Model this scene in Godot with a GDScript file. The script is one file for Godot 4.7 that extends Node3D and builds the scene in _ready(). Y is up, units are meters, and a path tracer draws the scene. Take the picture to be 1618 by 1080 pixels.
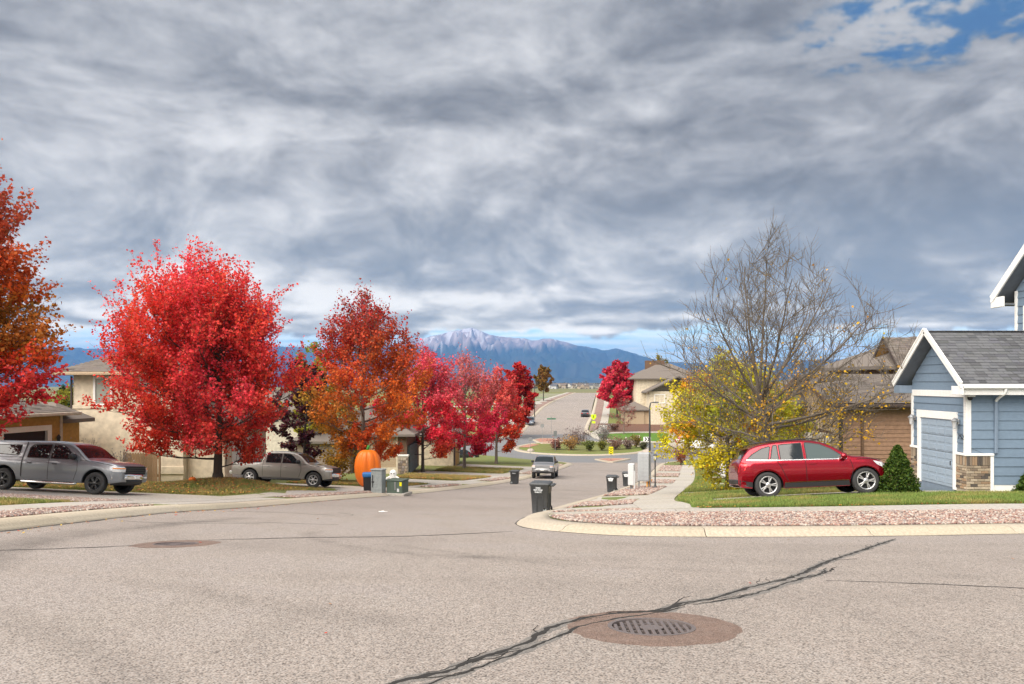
extends Node3D
# An autumn street that falls away from the camera to a roundabout, a snow-dusted mountain far behind.
# Plan coordinates are (x, d): metres to the right of and ahead of the camera; world z = -d. EYE is the camera's height.
const EYE := 1.75
var rng := RandomNumberGenerator.new()
var used := {}
var M := {}
var T := {}
var ink := Color.WHITE

func _ready():
	rng.seed = 11
	view()
	make_textures()
	make_materials()
	ground_sheet()
	roads()
	verges()
	mountains()
	suburb()
	blue_house()
	brown_house()
	right_far_houses()
	left_houses()
	trees()
	vehicles()
	street_furniture()
	small_things()
	loose_cover()

# ---------------------------------------------------------------- camera, sky, sun, exposure
func view():
	var cam := Camera3D.new()
	cam.name = "camera"
	add_child(cam)
	cam.position = Vector3(0, EYE, 0)
	cam.set_frustum(0.1 * 1080.0 / 1250.0, Vector2(0, 0.1 * 62.0 / 1250.0), 0.1, 60000.0)
	cam.current = true
	var env := Environment.new()
	env.background_mode = Environment.BG_SKY
	var sky := Sky.new()
	var pan := PanoramaSkyMaterial.new()
	pan.panorama = sky_picture()
	sky.sky_material = pan
	env.sky = sky
	env.background_energy_multiplier = SKY_PEAK / EXPOSURE
	env.tonemap_mode = Environment.TONE_MAPPER_LINEAR
	env.tonemap_exposure = EXPOSURE
	env.sdfgi_enabled = true
	env.ssao_enabled = true
	env.ssil_enabled = true
	env.fog_enabled = true
	env.fog_density = FOG
	env.fog_light_color = Color(0.485, 0.71, 1.0)
	var we := WorldEnvironment.new()
	we.name = "world_environment"
	we.environment = env
	add_child(we)
	var sun := DirectionalLight3D.new()
	sun.name = "sun"
	sun.light_energy = 0.5
	sun.light_angular_distance = 75.0
	sun.light_color = Color(1.0, 0.965, 0.92)
	sun.shadow_enabled = true
	add_child(sun)
	sun.look_at_from_position(Vector3(-25, 42, 27), Vector3.ZERO)

func fbm(sd: int, freq: float, octaves: int, gain := 0.5) -> FastNoiseLite:
	var n := FastNoiseLite.new()
	n.seed = sd
	n.noise_type = FastNoiseLite.TYPE_SIMPLEX_SMOOTH
	n.frequency = freq
	n.fractal_type = FastNoiseLite.FRACTAL_FBM
	n.fractal_octaves = octaves
	n.fractal_gain = gain
	return n

const FOG := 0.000058
const EXPOSURE := 5.4
const SKY_W := 4096
const SKY_H := 2048
func sky_picture() -> ImageTexture:
	var rows := []
	rows.resize(SKY_H / 2)
	var job := func(r: int): rows[r] = sky_row(r)
	var id := WorkerThreadPool.add_group_task(job, SKY_H / 2)
	WorkerThreadPool.wait_for_group_task_completion(id)
	var bytes := PackedByteArray()
	for r in SKY_H / 2:
		bytes.append_array(rows[r])
	var low := PackedByteArray()
	low.resize(SKY_W * 3)
	for i in SKY_W:
		low[i * 3] = 96; low[i * 3 + 1] = 92; low[i * 3 + 2] = 86
	for r in SKY_H / 2:
		bytes.append_array(low)
	var im := Image.create_from_data(SKY_W, SKY_H, false, Image.FORMAT_RGB8, bytes)
	return ImageTexture.create_from_image(im)

const SKY_PEAK := 3.0  # the sky's brightest value, as a share of the white of the picture
const HAZE := Vector3(0.125, 0.275, 0.56)  # what the blue air in front of the sky adds where it is deep
func sky_row(r: int) -> PackedByteArray:
	# a broken deck of stratocumulus seen from below, in the perspective of a flat layer; clear air under it at the horizon
	var big := fbm(31, 0.40, 3)
	var mid := fbm(5, 1.0, 6, 0.55)
	var fine := fbm(77, 2.6, 6, 0.62)
	var puff := fbm(50, 9.0, 5, 0.6)
	var warp := fbm(9, 0.8, 3)
	var far := fbm(3, 7.0, 5, 0.55)
	var out := PackedByteArray()
	out.resize(SKY_W * 3)
	var up := (0.5 - (r + 0.5) / SKY_H) * PI
	var step := 1 if up < 0.62 else (2 if up < 1.0 else 8)
	var sy := sin(up)
	var cy := cos(up)
	var deg := rad_to_deg(up)
	var clear_air := exp(-FOG * minf(21000.0, 1330.0 / maxf(sy, 0.01)))
	for i in range(0, SKY_W, step):
		var az := TAU * (i + 0.5) / SKY_W
		if az > PI: az -= TAU
		var dx := sin(az) * cy
		var dz := -cos(az) * cy
		var k := 1.0 / (sy + 0.04)
		var far_scale := lerpf(0.5, 1.0, smoothstep(2.0, 17.0, deg))  # the banks in the distance merge into broader ones
		var px := dx * k * far_scale
		var pz := dz * k * far_scale
		var wx := warp.get_noise_2d(px, pz) * 0.18
		var wz := warp.get_noise_2d(px + 40.0, pz - 17.0) * 0.18
		var b := big.get_noise_2d(px * 0.8 + wx, pz * 0.95 + wz + 3.0)
		var m := mid.get_noise_2d(px * 0.72 + wx, pz * 0.9 + wz)
		var m2 := mid.get_noise_2d(px * 0.72 + wx, pz * 0.9 + wz + 0.22)  # the same cloud a little nearer: its lit and shaded flanks
		var f := fine.get_noise_2d(px * 0.85 + wx, pz * 1.0 + wz)
		var g := puff.get_noise_2d(az * 1.5 + wx * 0.3, up * 2.6 + wz * 0.2)
		var v := 0.54 + b * 0.32 + m * (0.18 + 0.22 * smoothstep(16.0, 7.0, deg)) + (m - m2) * 0.24 + f * 0.20 + g * 0.16
		v += 0.09 * smoothstep(14.0, 5.0, deg)
		v = clampf(v, 0.0, 1.0)
		v = lerpf(v, v * v * (3.0 - 2.0 * v), 0.8)
		var cr := lerpf(0.47, 0.90, v)
		var cg := lerpf(0.495, 0.905, v)
		var cb := lerpf(0.545, 0.92, v)
		var far_blue := smoothstep(17.0, 5.0, deg) * (1.0 - v) * 1.1
		cr = lerpf(cr, 0.54, far_blue); cg = lerpf(cg, 0.605, far_blue); cb = lerpf(cb, 0.69, far_blue)
		# the torn hole high on the right
		var hx := az - 0.50
		var hy := up - 0.385 - hx * 0.04
		var hole := exp(-(hx * hx) / 0.018 - (hy * hy) / 0.0017)
		var gap := 0.9 * smoothstep(0.22, 1.15, hole * 1.05 - (f * 1.5 + m * 0.5 + g * 1.6) * minf(hole * 2.0, 1.0)) * smoothstep(0.06, 0.3, hole)
		cr = lerpf(cr, 0.31, gap); cg = lerpf(cg, 0.48, gap); cb = lerpf(cb, 0.68, gap)
		# the far edge of the deck, 3 to 4 degrees up, and the clear strip with thin streaks below it
		var edge := 3.5 + 0.7 * warp.get_noise_2d(az * 6.0, 3.0) + 0.6 * mid.get_noise_2d(az * 14.0, 9.0) + 0.35 * fine.get_noise_2d(az * 9.0, deg * 0.5)
		var clear := smoothstep(edge + 0.14, edge - 0.2, deg)
		var t := clampf(deg / 4.0, 0.0, 1.0)
		var streak := clampf(0.42 + 0.9 * far.get_noise_2d(az * 1.1, deg * 0.42), 0.0, 1.0)
		cr = lerpf(cr, lerpf(lerpf(0.76, 0.62, t), 0.92, streak), clear)
		cg = lerpf(cg, lerpf(lerpf(0.87, 0.81, t), 0.945, streak), clear)
		cb = lerpf(cb, lerpf(lerpf(0.95, 0.94, t), 0.97, streak), clear)
		# take off what the air in front will add
		var lin := Color(cr, cg, cb).srgb_to_linear()
		var c := Color(maxf((lin.r - HAZE.x * (1.0 - clear_air)) / clear_air, 0.05), maxf((lin.g - HAZE.y * (1.0 - clear_air)) / clear_air, 0.06), maxf((lin.b - HAZE.z * (1.0 - clear_air)) / clear_air, 0.08))
		c = (c / SKY_PEAK).linear_to_srgb()
		for j in mini(step, SKY_W - i):
			var o := (i + j) * 3
			out[o] = int(clampf(c.r, 0, 1) * 255.0)
			out[o + 1] = int(clampf(c.g, 0, 1) * 255.0)
			out[o + 2] = int(clampf(c.b, 0, 1) * 255.0)
	return out

# ---------------------------------------------------------------- building helpers
func numbered(called: String) -> String:
	var n: int = used.get(called, 0)
	used[called] = n + 1
	return called if n == 0 else "%s_%03d" % [called, n]

func tag(o: Node, label: String, category := "", group := "", kind := "") -> Node:
	if label: o.set_meta("label", label)
	if category: o.set_meta("category", category)
	if group: o.set_meta("group", group)
	if kind: o.set_meta("kind", kind)
	return o

func thing(called: String, label: String, category: String, at: Vector3, turn := 0.0, group := "") -> Node3D:
	var o := Node3D.new()
	o.name = numbered(called)
	add_child(o)
	o.position = at
	o.rotation.y = turn
	tag(o, label, category, group)
	return o

func S(smooth := false) -> SurfaceTool:
	var st := SurfaceTool.new()
	st.begin(Mesh.PRIMITIVE_TRIANGLES)
	st.set_smooth_group(0 if smooth else -1)
	st.set_color(Color.WHITE)
	return st

func mesh_of(st: SurfaceTool) -> ArrayMesh:
	st.generate_normals()
	st.index()
	return st.commit()

func put(called: String, what: Variant, m: Material, parent: Node = self) -> MeshInstance3D:
	var o := MeshInstance3D.new()
	o.name = numbered(called) if parent == self else called
	o.mesh = mesh_of(what) if what is SurfaceTool else what
	o.material_override = m
	parent.add_child(o, true)
	return o

func struct(called: String, what: Variant, m: Material, label := "") -> MeshInstance3D:
	var o := put(called, what, m)
	tag(o, label, "", "", "structure")
	return o

func struct_root(called: String, label := "") -> Node3D:
	var o := Node3D.new()
	o.name = numbered(called)
	add_child(o)
	tag(o, label, "", "", "structure")
	return o

func tri(st: SurfaceTool, a: Vector3, b: Vector3, c: Vector3):  # counter-clockwise seen from outside
	st.add_vertex(a); st.add_vertex(c); st.add_vertex(b)

func quad(st: SurfaceTool, a: Vector3, b: Vector3, c: Vector3, d: Vector3):
	tri(st, a, b, c); tri(st, a, c, d)

func ctri(st: SurfaceTool, a: Vector3, b: Vector3, c: Vector3, inside: Vector3):
	if (b - a).cross(c - a).dot((a + b + c) / 3.0 - inside) < 0: tri(st, a, c, b)
	else: tri(st, a, b, c)

func cquad(st: SurfaceTool, a: Vector3, b: Vector3, c: Vector3, d: Vector3, inside: Vector3):
	ctri(st, a, b, c, inside); ctri(st, a, c, d, inside)

func box(st: SurfaceTool, c: Vector3, s: Vector3, b := 0.0, x := Transform3D.IDENTITY):
	var h := s * 0.5
	b = minf(b, minf(h.x, minf(h.y, h.z)) * 0.9)
	var o := x * c
	if b <= 0.0:
		var k := PackedVector3Array()
		for i in 8:
			k.append(x * (c + Vector3(h.x if i & 1 else -h.x, h.y if i & 2 else -h.y, h.z if i & 4 else -h.z)))
		for f in [[0, 1, 3, 2], [4, 5, 7, 6], [0, 1, 5, 4], [2, 3, 7, 6], [0, 2, 6, 4], [1, 3, 7, 5]]:
			cquad(st, k[f[0]], k[f[1]], k[f[2]], k[f[3]], o)
		return
	var p := {}
	for sx in [-1, 1]:
		for sy in [-1, 1]:
			for sz in [-1, 1]:
				p[[sx, sy, sz, 0]] = x * (c + Vector3(sx * h.x, sy * (h.y - b), sz * (h.z - b)))
				p[[sx, sy, sz, 1]] = x * (c + Vector3(sx * (h.x - b), sy * h.y, sz * (h.z - b)))
				p[[sx, sy, sz, 2]] = x * (c + Vector3(sx * (h.x - b), sy * (h.y - b), sz * h.z))
				ctri(st, p[[sx, sy, sz, 0]], p[[sx, sy, sz, 1]], p[[sx, sy, sz, 2]], o)
	for s1 in [-1, 1]:
		cquad(st, p[[s1, -1, -1, 0]], p[[s1, 1, -1, 0]], p[[s1, 1, 1, 0]], p[[s1, -1, 1, 0]], o)
		cquad(st, p[[-1, s1, -1, 1]], p[[1, s1, -1, 1]], p[[1, s1, 1, 1]], p[[-1, s1, 1, 1]], o)
		cquad(st, p[[-1, -1, s1, 2]], p[[1, -1, s1, 2]], p[[1, 1, s1, 2]], p[[-1, 1, s1, 2]], o)
		for s2 in [-1, 1]:
			cquad(st, p[[s1, s2, -1, 0]], p[[s1, s2, 1, 0]], p[[s1, s2, 1, 1]], p[[s1, s2, -1, 1]], o)
			cquad(st, p[[s1, -1, s2, 0]], p[[s1, 1, s2, 0]], p[[s1, 1, s2, 2]], p[[s1, -1, s2, 2]], o)
			cquad(st, p[[-1, s1, s2, 1]], p[[1, s1, s2, 1]], p[[1, s1, s2, 2]], p[[-1, s1, s2, 2]], o)

func bar(st: SurfaceTool, a: Vector3, b: Vector3, w: float, h: float, bevel := 0.0, up := Vector3.UP):
	var z := (b - a).normalized()
	var xx := up.cross(z)
	xx = (xx if xx.length() > 0.01 else Vector3.RIGHT.cross(z)).normalized()
	box(st, Vector3.ZERO, Vector3(w, h, a.distance_to(b)), bevel, Transform3D(Basis(xx, z.cross(xx), z), (a + b) / 2))

func tube(st: SurfaceTool, pts: PackedVector3Array, radii: PackedFloat32Array, sides: int, caps := false):
	var n := pts.size()
	var prev := PackedVector3Array()
	var u := Vector3.ZERO
	for i in n:
		var d := (pts[mini(i + 1, n - 1)] - pts[maxi(i - 1, 0)]).normalized()
		if i == 0:
			u = d.cross(Vector3(0.3, 0.1, 0.9) if absf(d.y) > 0.8 else Vector3.UP).normalized()
		else:
			u = (u - d * u.dot(d)).normalized()
		var w := d.cross(u)
		var ring := PackedVector3Array()
		for k in sides:
			var a := TAU * k / sides
			ring.append(pts[i] + (u * cos(a) + w * sin(a)) * radii[i])
		if i > 0:
			for k in sides:
				var k2 := (k + 1) % sides
				quad(st, prev[k], prev[k2], ring[k2], ring[k])
		if caps and (i == 0 or i == n - 1):
			for k in sides:
				var k2 := (k + 1) % sides
				if i == 0: tri(st, pts[i], ring[k2], ring[k])
				else: tri(st, pts[i], ring[k], ring[k2])
		prev = ring

func lathe(st: SurfaceTool, prof: Array, sides: int, x := Transform3D.IDENTITY):  # prof: (radius, height), going up on the outside
	for i in prof.size() - 1:
		for k in sides:
			var a := TAU * k / sides
			var b := TAU * (k + 1) / sides
			var p0 := x * Vector3(prof[i].x * cos(a), prof[i].y, -prof[i].x * sin(a))
			var p1 := x * Vector3(prof[i].x * cos(b), prof[i].y, -prof[i].x * sin(b))
			var p2 := x * Vector3(prof[i + 1].x * cos(b), prof[i + 1].y, -prof[i + 1].x * sin(b))
			var p3 := x * Vector3(prof[i + 1].x * cos(a), prof[i + 1].y, -prof[i + 1].x * sin(a))
			if prof[i].x > 1e-5: tri(st, p0, p1, p2)
			if prof[i + 1].x > 1e-5: tri(st, p0, p2, p3)

func area2(p: PackedVector2Array) -> float:
	var s := 0.0
	for i in p.size():
		s += p[i].cross(p[(i + 1) % p.size()])
	return s

func prism(st: SurfaceTool, poly: PackedVector2Array, z0: float, z1: float, x := Transform3D.IDENTITY):
	var p := poly
	if area2(p) < 0: p.reverse()
	var t := Geometry2D.triangulate_polygon(p)
	for i in range(0, t.size(), 3):
		var a := p[t[i]]
		var b := p[t[i + 1]]
		var c := p[t[i + 2]]
		if (b - a).cross(c - a) < 0:
			var q := b
			b = c
			c = q
		tri(st, x * Vector3(a.x, a.y, z1), x * Vector3(b.x, b.y, z1), x * Vector3(c.x, c.y, z1))
		tri(st, x * Vector3(a.x, a.y, z0), x * Vector3(c.x, c.y, z0), x * Vector3(b.x, b.y, z0))
	for i in p.size():
		var a := p[i]
		var b := p[(i + 1) % p.size()]
		quad(st, x * Vector3(a.x, a.y, z0), x * Vector3(b.x, b.y, z0), x * Vector3(b.x, b.y, z1), x * Vector3(a.x, a.y, z1))

func loft(st: SurfaceTool, rows: Array, flip := false, closed := false):
	for i in rows.size() - 1:
		var p: PackedVector3Array = rows[i]
		var q: PackedVector3Array = rows[i + 1]
		for k in p.size() - (0 if closed else 1):
			var k2 := (k + 1) % p.size()
			if flip: quad(st, p[k], q[k], q[k2], p[k2])
			else: quad(st, p[k], p[k2], q[k2], q[k])

func xf(at: Vector3, rx := 0.0, ry := 0.0, rz := 0.0) -> Transform3D:
	return Transform3D(Basis.from_euler(Vector3(rx, ry, rz)), at)

func pg(a: Array) -> PackedVector2Array:
	var p := PackedVector2Array()
	for i in range(0, a.size(), 2):
		p.append(Vector2(a[i], a[i + 1]))
	return p

class Curve1:  # a smooth line through points that never overshoots
	var x := PackedFloat32Array()
	var y := PackedFloat32Array()
	var m := PackedFloat32Array()
	func _init(a: Array):
		for i in range(0, a.size(), 2):
			x.append(a[i]); y.append(a[i + 1])
		var n := x.size()
		m.resize(n)
		for i in n:
			if i == 0: m[i] = (y[1] - y[0]) / (x[1] - x[0])
			elif i == n - 1: m[i] = (y[i] - y[i - 1]) / (x[i] - x[i - 1])
			else:
				var d0 := (y[i] - y[i - 1]) / (x[i] - x[i - 1])
				var d1 := (y[i + 1] - y[i]) / (x[i + 1] - x[i])
				m[i] = 0.0 if d0 * d1 <= 0 else 2.0 * d0 * d1 / (d0 + d1)
	func at(v: float) -> float:
		var n := x.size()
		if v <= x[0]: return y[0]
		if v >= x[n - 1]: return y[n - 1]
		var i := clampi(x.bsearch(v, false) - 1, 0, n - 2)
		var w := x[i + 1] - x[i]
		var t := (v - x[i]) / w
		var t2 := t * t
		var t3 := t2 * t
		return y[i] * (2 * t3 - 3 * t2 + 1) + m[i] * w * (t3 - 2 * t2 + t) + y[i + 1] * (3 * t2 - 2 * t3) + m[i + 1] * w * (t3 - t2)

# ---------------------------------------------------------------- textures and materials
func grain(sd: int, freq: float, octaves: int, lo: float, hi: float, size := 512, cell := false) -> ImageTexture:
	var n := fbm(sd, freq, octaves)
	if cell:
		n.noise_type = FastNoiseLite.TYPE_CELLULAR
		n.fractal_type = FastNoiseLite.FRACTAL_NONE
		n.cellular_return_type = FastNoiseLite.RETURN_CELL_VALUE
	var im := n.get_seamless_image(size, size)
	im.convert(Image.FORMAT_L8)
	var d := im.get_data()
	var lut := PackedByteArray()
	for i in 256:
		var v := lerpf(lo, hi, i / 255.0)
		lut.append(int(255.0 * minf(Color(v, v, v).linear_to_srgb().r, 1.0)))
	for i in d.size():
		d[i] = lut[d[i]]
	return ImageTexture.create_from_image(Image.create_from_data(size, size, false, Image.FORMAT_L8, d))

func asphalt_picture() -> ImageTexture:  # chips of grey, tan and pink stone in worn binder
	var n := FastNoiseLite.new()
	n.seed = 4
	n.noise_type = FastNoiseLite.TYPE_CELLULAR
	n.frequency = 0.25
	n.cellular_return_type = FastNoiseLite.RETURN_CELL_VALUE
	var im := n.get_seamless_image(1024, 1024)
	im.convert(Image.FORMAT_L8)
	var d := im.get_data()
	var r2 := RandomNumberGenerator.new()
	r2.seed = 5
	var pal := []
	for i in 256:
		var v := r2.randf()
		var c := Color(0.58, 0.56, 0.535)
		if v < 0.22: c = Color(0.15, 0.14, 0.13)
		elif v < 0.42: c = Color(0.84, 0.78, 0.72)
		elif v < 0.55: c = Color(0.74, 0.655, 0.60)
		elif v < 0.70: c = Color(1.0, 0.98, 0.95)
		c = c * r2.randf_range(0.88, 1.1)
		pal.append(c.linear_to_srgb())
	var out := PackedByteArray()
	out.resize(d.size() * 3)
	for i in d.size():
		var c: Color = pal[d[i]]
		out[i * 3] = int(minf(c.r, 1) * 255)
		out[i * 3 + 1] = int(minf(c.g, 1) * 255)
		out[i * 3 + 2] = int(minf(c.b, 1) * 255)
	return ImageTexture.create_from_image(Image.create_from_data(1024, 1024, false, Image.FORMAT_RGB8, out))

func make_textures():
	T.asphalt = asphalt_picture()
	T.soft = grain(1, 0.012, 5, 0.72, 1.08)
	T.faint = grain(1, 0.012, 5, 0.9, 1.02)
	T.mottle = grain(2, 0.03, 5, 0.6, 1.15)
	T.fine = grain(3, 0.22, 3, 0.7, 1.1)
	T.speck = grain(8, 0.45, 2, 0.0, 1.0)
	T.leafy = grain(12, 0.06, 5, 0.35, 1.35)
	T.chips = grain(14, 0.12, 1, 0.45, 1.2, 512, true)

func mat(c: Color, rough := 0.8, o := {}) -> StandardMaterial3D:
	var m := StandardMaterial3D.new()
	m.albedo_color = c.linear_to_srgb()
	m.roughness = rough
	m.metallic = o.get("metal", 0.0)
	m.metallic_specular = o.get("spec", 0.5)
	m.vertex_color_use_as_albedo = o.get("vc", false)
	if o.has("tex"):
		m.albedo_texture = o.tex
		m.uv1_triplanar = true
		m.uv1_world_triplanar = true
		m.uv1_scale = Vector3.ONE * float(o.get("scale", 1.0))
	if o.has("bump"):
		m.heightmap_enabled = true
		m.heightmap_texture = o.bump
		m.heightmap_scale = o.get("depth", 0.5)
		if not o.has("tex"):
			m.uv1_triplanar = true
			m.uv1_world_triplanar = true
			m.uv1_scale = Vector3.ONE * float(o.get("scale", 1.0))
	if o.has("coat"):
		m.clearcoat_enabled = true
		m.clearcoat = o.coat
		m.clearcoat_roughness = 0.04
	if o.has("back"):
		m.backlight_enabled = true
		m.backlight = o.back
	if o.has("glass"):
		m.transparency = BaseMaterial3D.TRANSPARENCY_ALPHA
		m.albedo_color.a = o.glass
	return m

func make_materials():
	var W := Color.WHITE
	M.asphalt = mat(Color(0.425, 0.393, 0.378), 0.93, {"tex": T.asphalt, "scale": 1.0 / 7.6, "vc": true, "bump": T.asphalt, "depth": 0.8})
	M.dark_asphalt = mat(Color(0.185, 0.19, 0.20), 0.9, {"tex": T.mottle, "scale": 0.25, "vc": true})
	M.tar = mat(Color(0.055, 0.052, 0.05), 0.85, {"tex": T.fine, "scale": 3.0, "bump": T.speck, "depth": 0.6})
	M.crack = mat(Color(0.022, 0.02, 0.018), 0.95, {"tex": T.fine, "scale": 4.0})
	M.crumble = mat(Color(0.20, 0.185, 0.17), 0.95, {"tex": T.chips, "scale": 2.2})
	M.kerb = mat(Color(0.475, 0.418, 0.33), 0.88, {"tex": T.mottle, "scale": 0.95, "bump": T.fine, "depth": 0.25, "vc": true})
	M.walk = mat(Color(0.45, 0.42, 0.375), 0.9, {"tex": T.mottle, "scale": 0.5, "bump": T.fine, "depth": 0.12, "vc": true})
	M.gravel_bed = mat(Color(0.30, 0.20, 0.165), 0.95, {"tex": T.chips, "scale": 1.6, "bump": T.chips, "depth": 3.0})
	M.gravel = mat(W, 0.85, {"vc": true, "tex": T.fine, "scale": 5.0})
	M.soil = mat(Color(0.17, 0.14, 0.085), 0.95, {"tex": T.leafy, "scale": 0.25})
	M.ground = mat(Color(0.20, 0.18, 0.10), 0.95, {"tex": T.leafy, "scale": 0.08, "vc": true})
	M.lawn = mat(Color(0.165, 0.185, 0.05), 0.95, {"tex": T.leafy, "scale": 0.45, "vc": true})
	M.blade = mat(W, 0.8, {"vc": true, "back": Color(0.25, 0.3, 0.08)})
	M.leaf = mat(W, 0.62, {"vc": true, "back": Color(0.85, 0.85, 0.85), "spec": 0.3})
	M.litter = mat(W, 0.8, {"vc": true})
	M.bark = mat(Color(0.075, 0.06, 0.048), 0.9, {"tex": T.mottle, "scale": 1.4, "bump": T.fine, "depth": 0.6})
	M.bark_pale = mat(Color(0.20, 0.165, 0.135), 0.9, {"tex": T.mottle, "scale": 1.4})
	M.bark_grey = mat(Color(0.15, 0.125, 0.10), 0.9, {"tex": T.mottle, "scale": 1.2, "bump": T.fine, "depth": 0.5})
	M.hill = mat(W, 1.0, {"vc": true, "spec": 0.1})
	M.white = mat(Color(0.86, 0.86, 0.84), 0.55, {"tex": T.faint, "scale": 0.8})
	M.blue_board = mat(Color(0.18, 0.25, 0.335), 0.6, {"tex": T.faint, "scale": 0.9, "vc": true, "bump": T.fine, "depth": 0.05})
	M.blue_trim = mat(Color(0.19, 0.25, 0.33), 0.55, {"tex": T.faint, "scale": 0.7})
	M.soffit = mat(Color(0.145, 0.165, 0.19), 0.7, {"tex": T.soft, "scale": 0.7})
	M.door_blue = mat(Color(0.30, 0.38, 0.47), 0.5, {"tex": T.faint, "scale": 0.7})
	M.shingle = mat(Color(0.125, 0.13, 0.14), 0.95, {"tex": T.fine, "scale": 2.0, "vc": true})
	M.brown_shingle = mat(Color(0.172, 0.147, 0.128), 0.95, {"tex": T.fine, "scale": 2.0, "vc": true})
	M.brick = mat(W, 0.9, {"tex": T.fine, "scale": 6.0, "vc": true})
	M.mortar = mat(Color(0.42, 0.37, 0.30), 0.95, {"tex": T.fine, "scale": 4.0})
	M.brown_board = mat(Color(0.36, 0.215, 0.14), 0.75, {"tex": T.soft, "scale": 0.6, "vc": true})
	M.brown_trim = mat(Color(0.15, 0.085, 0.05), 0.7, {"tex": T.soft, "scale": 0.6})
	M.dark_trim = mat(Color(0.045, 0.03, 0.025), 0.6)
	M.ochre = mat(Color(0.52, 0.30, 0.075), 0.75, {"tex": T.soft, "scale": 0.6, "vc": true})
	M.cream = mat(Color(0.72, 0.63, 0.48), 0.9, {"tex": T.soft, "scale": 0.3})
	M.pale = mat(Color(0.58, 0.53, 0.44), 0.85, {"tex": T.soft, "scale": 0.4})
	M.tan = mat(Color(0.47, 0.36, 0.24), 0.85, {"tex": T.mottle, "scale": 0.8})
	M.taupe = mat(Color(0.30, 0.235, 0.19), 0.8, {"tex": T.soft, "scale": 0.5})
	M.teal = mat(Color(0.10, 0.135, 0.14), 0.7, {"tex": T.soft, "scale": 0.5})
	M.stone = mat(W, 0.9, {"tex": T.mottle, "scale": 3.0, "vc": true})
	M.wood = mat(Color(0.30, 0.19, 0.10), 0.85, {"tex": T.mottle, "scale": 2.0, "vc": true})
	M.pane = mat(Color(0.03, 0.04, 0.05), 0.06, {"spec": 0.7})
	M.blind = mat(Color(0.33, 0.35, 0.31), 0.25)
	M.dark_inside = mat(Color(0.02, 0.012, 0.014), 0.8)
	M.black_plastic = mat(Color(0.018, 0.018, 0.02), 0.55)
	M.rubber = mat(Color(0.028, 0.028, 0.029), 0.8)
	M.under = mat(Color(0.01, 0.01, 0.011), 0.95)
	M.chrome = mat(Color(0.72, 0.72, 0.72), 0.16, {"metal": 1.0})
	M.steel = mat(Color(0.42, 0.43, 0.44), 0.4, {"metal": 0.8})
	M.alloy = mat(Color(0.60, 0.60, 0.60), 0.28, {"metal": 0.85})
	M.black_rim = mat(Color(0.012, 0.012, 0.013), 0.3, {"coat": 0.5})
	M.car_glass = mat(Color(0.010, 0.014, 0.016), 0.03, {"spec": 0.6})
	M.car_glass_clear = mat(Color(0.075, 0.10, 0.10), 0.03, {"spec": 0.6})
	M.lamp_glass = mat(Color(0.62, 0.64, 0.66), 0.08, {"coat": 1.0})
	M.amber = mat(Color(0.75, 0.24, 0.02), 0.15, {"coat": 1.0})
	M.red_lens = mat(Color(0.55, 0.012, 0.012), 0.1, {"coat": 1.0})
	M.paint_grey = mat(Color(0.205, 0.223, 0.25), 0.3, {"metal": 0.35, "coat": 1.0})
	M.paint_tan = mat(Color(0.32, 0.305, 0.28), 0.3, {"metal": 0.35, "coat": 1.0})
	M.paint_silver = mat(Color(0.21, 0.21, 0.22), 0.3, {"metal": 0.35, "coat": 1.0})
	M.paint_red = mat(Color(0.36, 0.003, 0.018), 0.25, {"metal": 0.75, "coat": 0.8})
	M.paint_dark = mat(Color(0.03, 0.034, 0.045), 0.3, {"metal": 0.3, "coat": 1.0})
	M.paint_blue = mat(Color(0.14, 0.17, 0.21), 0.3, {"metal": 0.4, "coat": 1.0})
	M.bin = mat(Color(0.068, 0.073, 0.078), 0.5, {"tex": T.soft, "scale": 1.5})
	M.print = mat(Color(0.75, 0.78, 0.80), 0.6)
	M.iron = mat(Color(0.19, 0.16, 0.155), 0.6, {"metal": 0.35, "tex": T.mottle, "scale": 4.0})
	M.collar = mat(Color(0.27, 0.20, 0.172), 0.95, {"tex": T.asphalt, "scale": 0.25, "bump": T.asphalt, "depth": 0.4, "vc": true})
	M.orange = mat(Color(0.85, 0.19, 0.012), 0.45, {"back": Color(0.5, 0.2, 0.02)})
	M.green_stem = mat(Color(0.03, 0.25, 0.03), 0.6)
	M.util_grey = mat(Color(0.30, 0.335, 0.34), 0.55, {"tex": T.soft, "scale": 1.0})
	M.util_green = mat(Color(0.085, 0.12, 0.095), 0.6, {"tex": T.soft, "scale": 1.0})
	M.blue_tarp = mat(Color(0.03, 0.16, 0.42), 0.6)
	M.cabinet = mat(Color(0.62, 0.64, 0.65), 0.5, {"tex": T.faint, "scale": 1.0})
	M.cabinet_dark = mat(Color(0.40, 0.42, 0.435), 0.5, {"tex": T.faint, "scale": 1.0})
	M.hydrant = mat(Color(0.78, 0.36, 0.02), 0.5)
	M.pole = mat(Color(0.075, 0.08, 0.085), 0.5, {"metal": 0.4})
	M.galv = mat(Color(0.32, 0.33, 0.34), 0.5, {"metal": 0.6})
	M.sign_yellow = mat(Color(0.80, 0.72, 0.0), 0.45)
	M.sign_lime = mat(Color(0.62, 0.85, 0.01), 0.45)
	M.sign_black = mat(Color(0.015, 0.015, 0.015), 0.5)
	M.sign_red = mat(Color(0.55, 0.02, 0.03), 0.45)
	M.sign_green = mat(Color(0.02, 0.16, 0.08), 0.5)
	M.frosted = mat(Color(0.72, 0.74, 0.76), 0.3)
	M.paver = mat(Color(0.42, 0.21, 0.15), 0.9, {"tex": T.chips, "scale": 0.8})
	M.rock = mat(Color(0.42, 0.36, 0.31), 0.9, {"tex": T.mottle, "scale": 1.2})
	M.house = mat(W, 0.85, {"vc": true})
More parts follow.
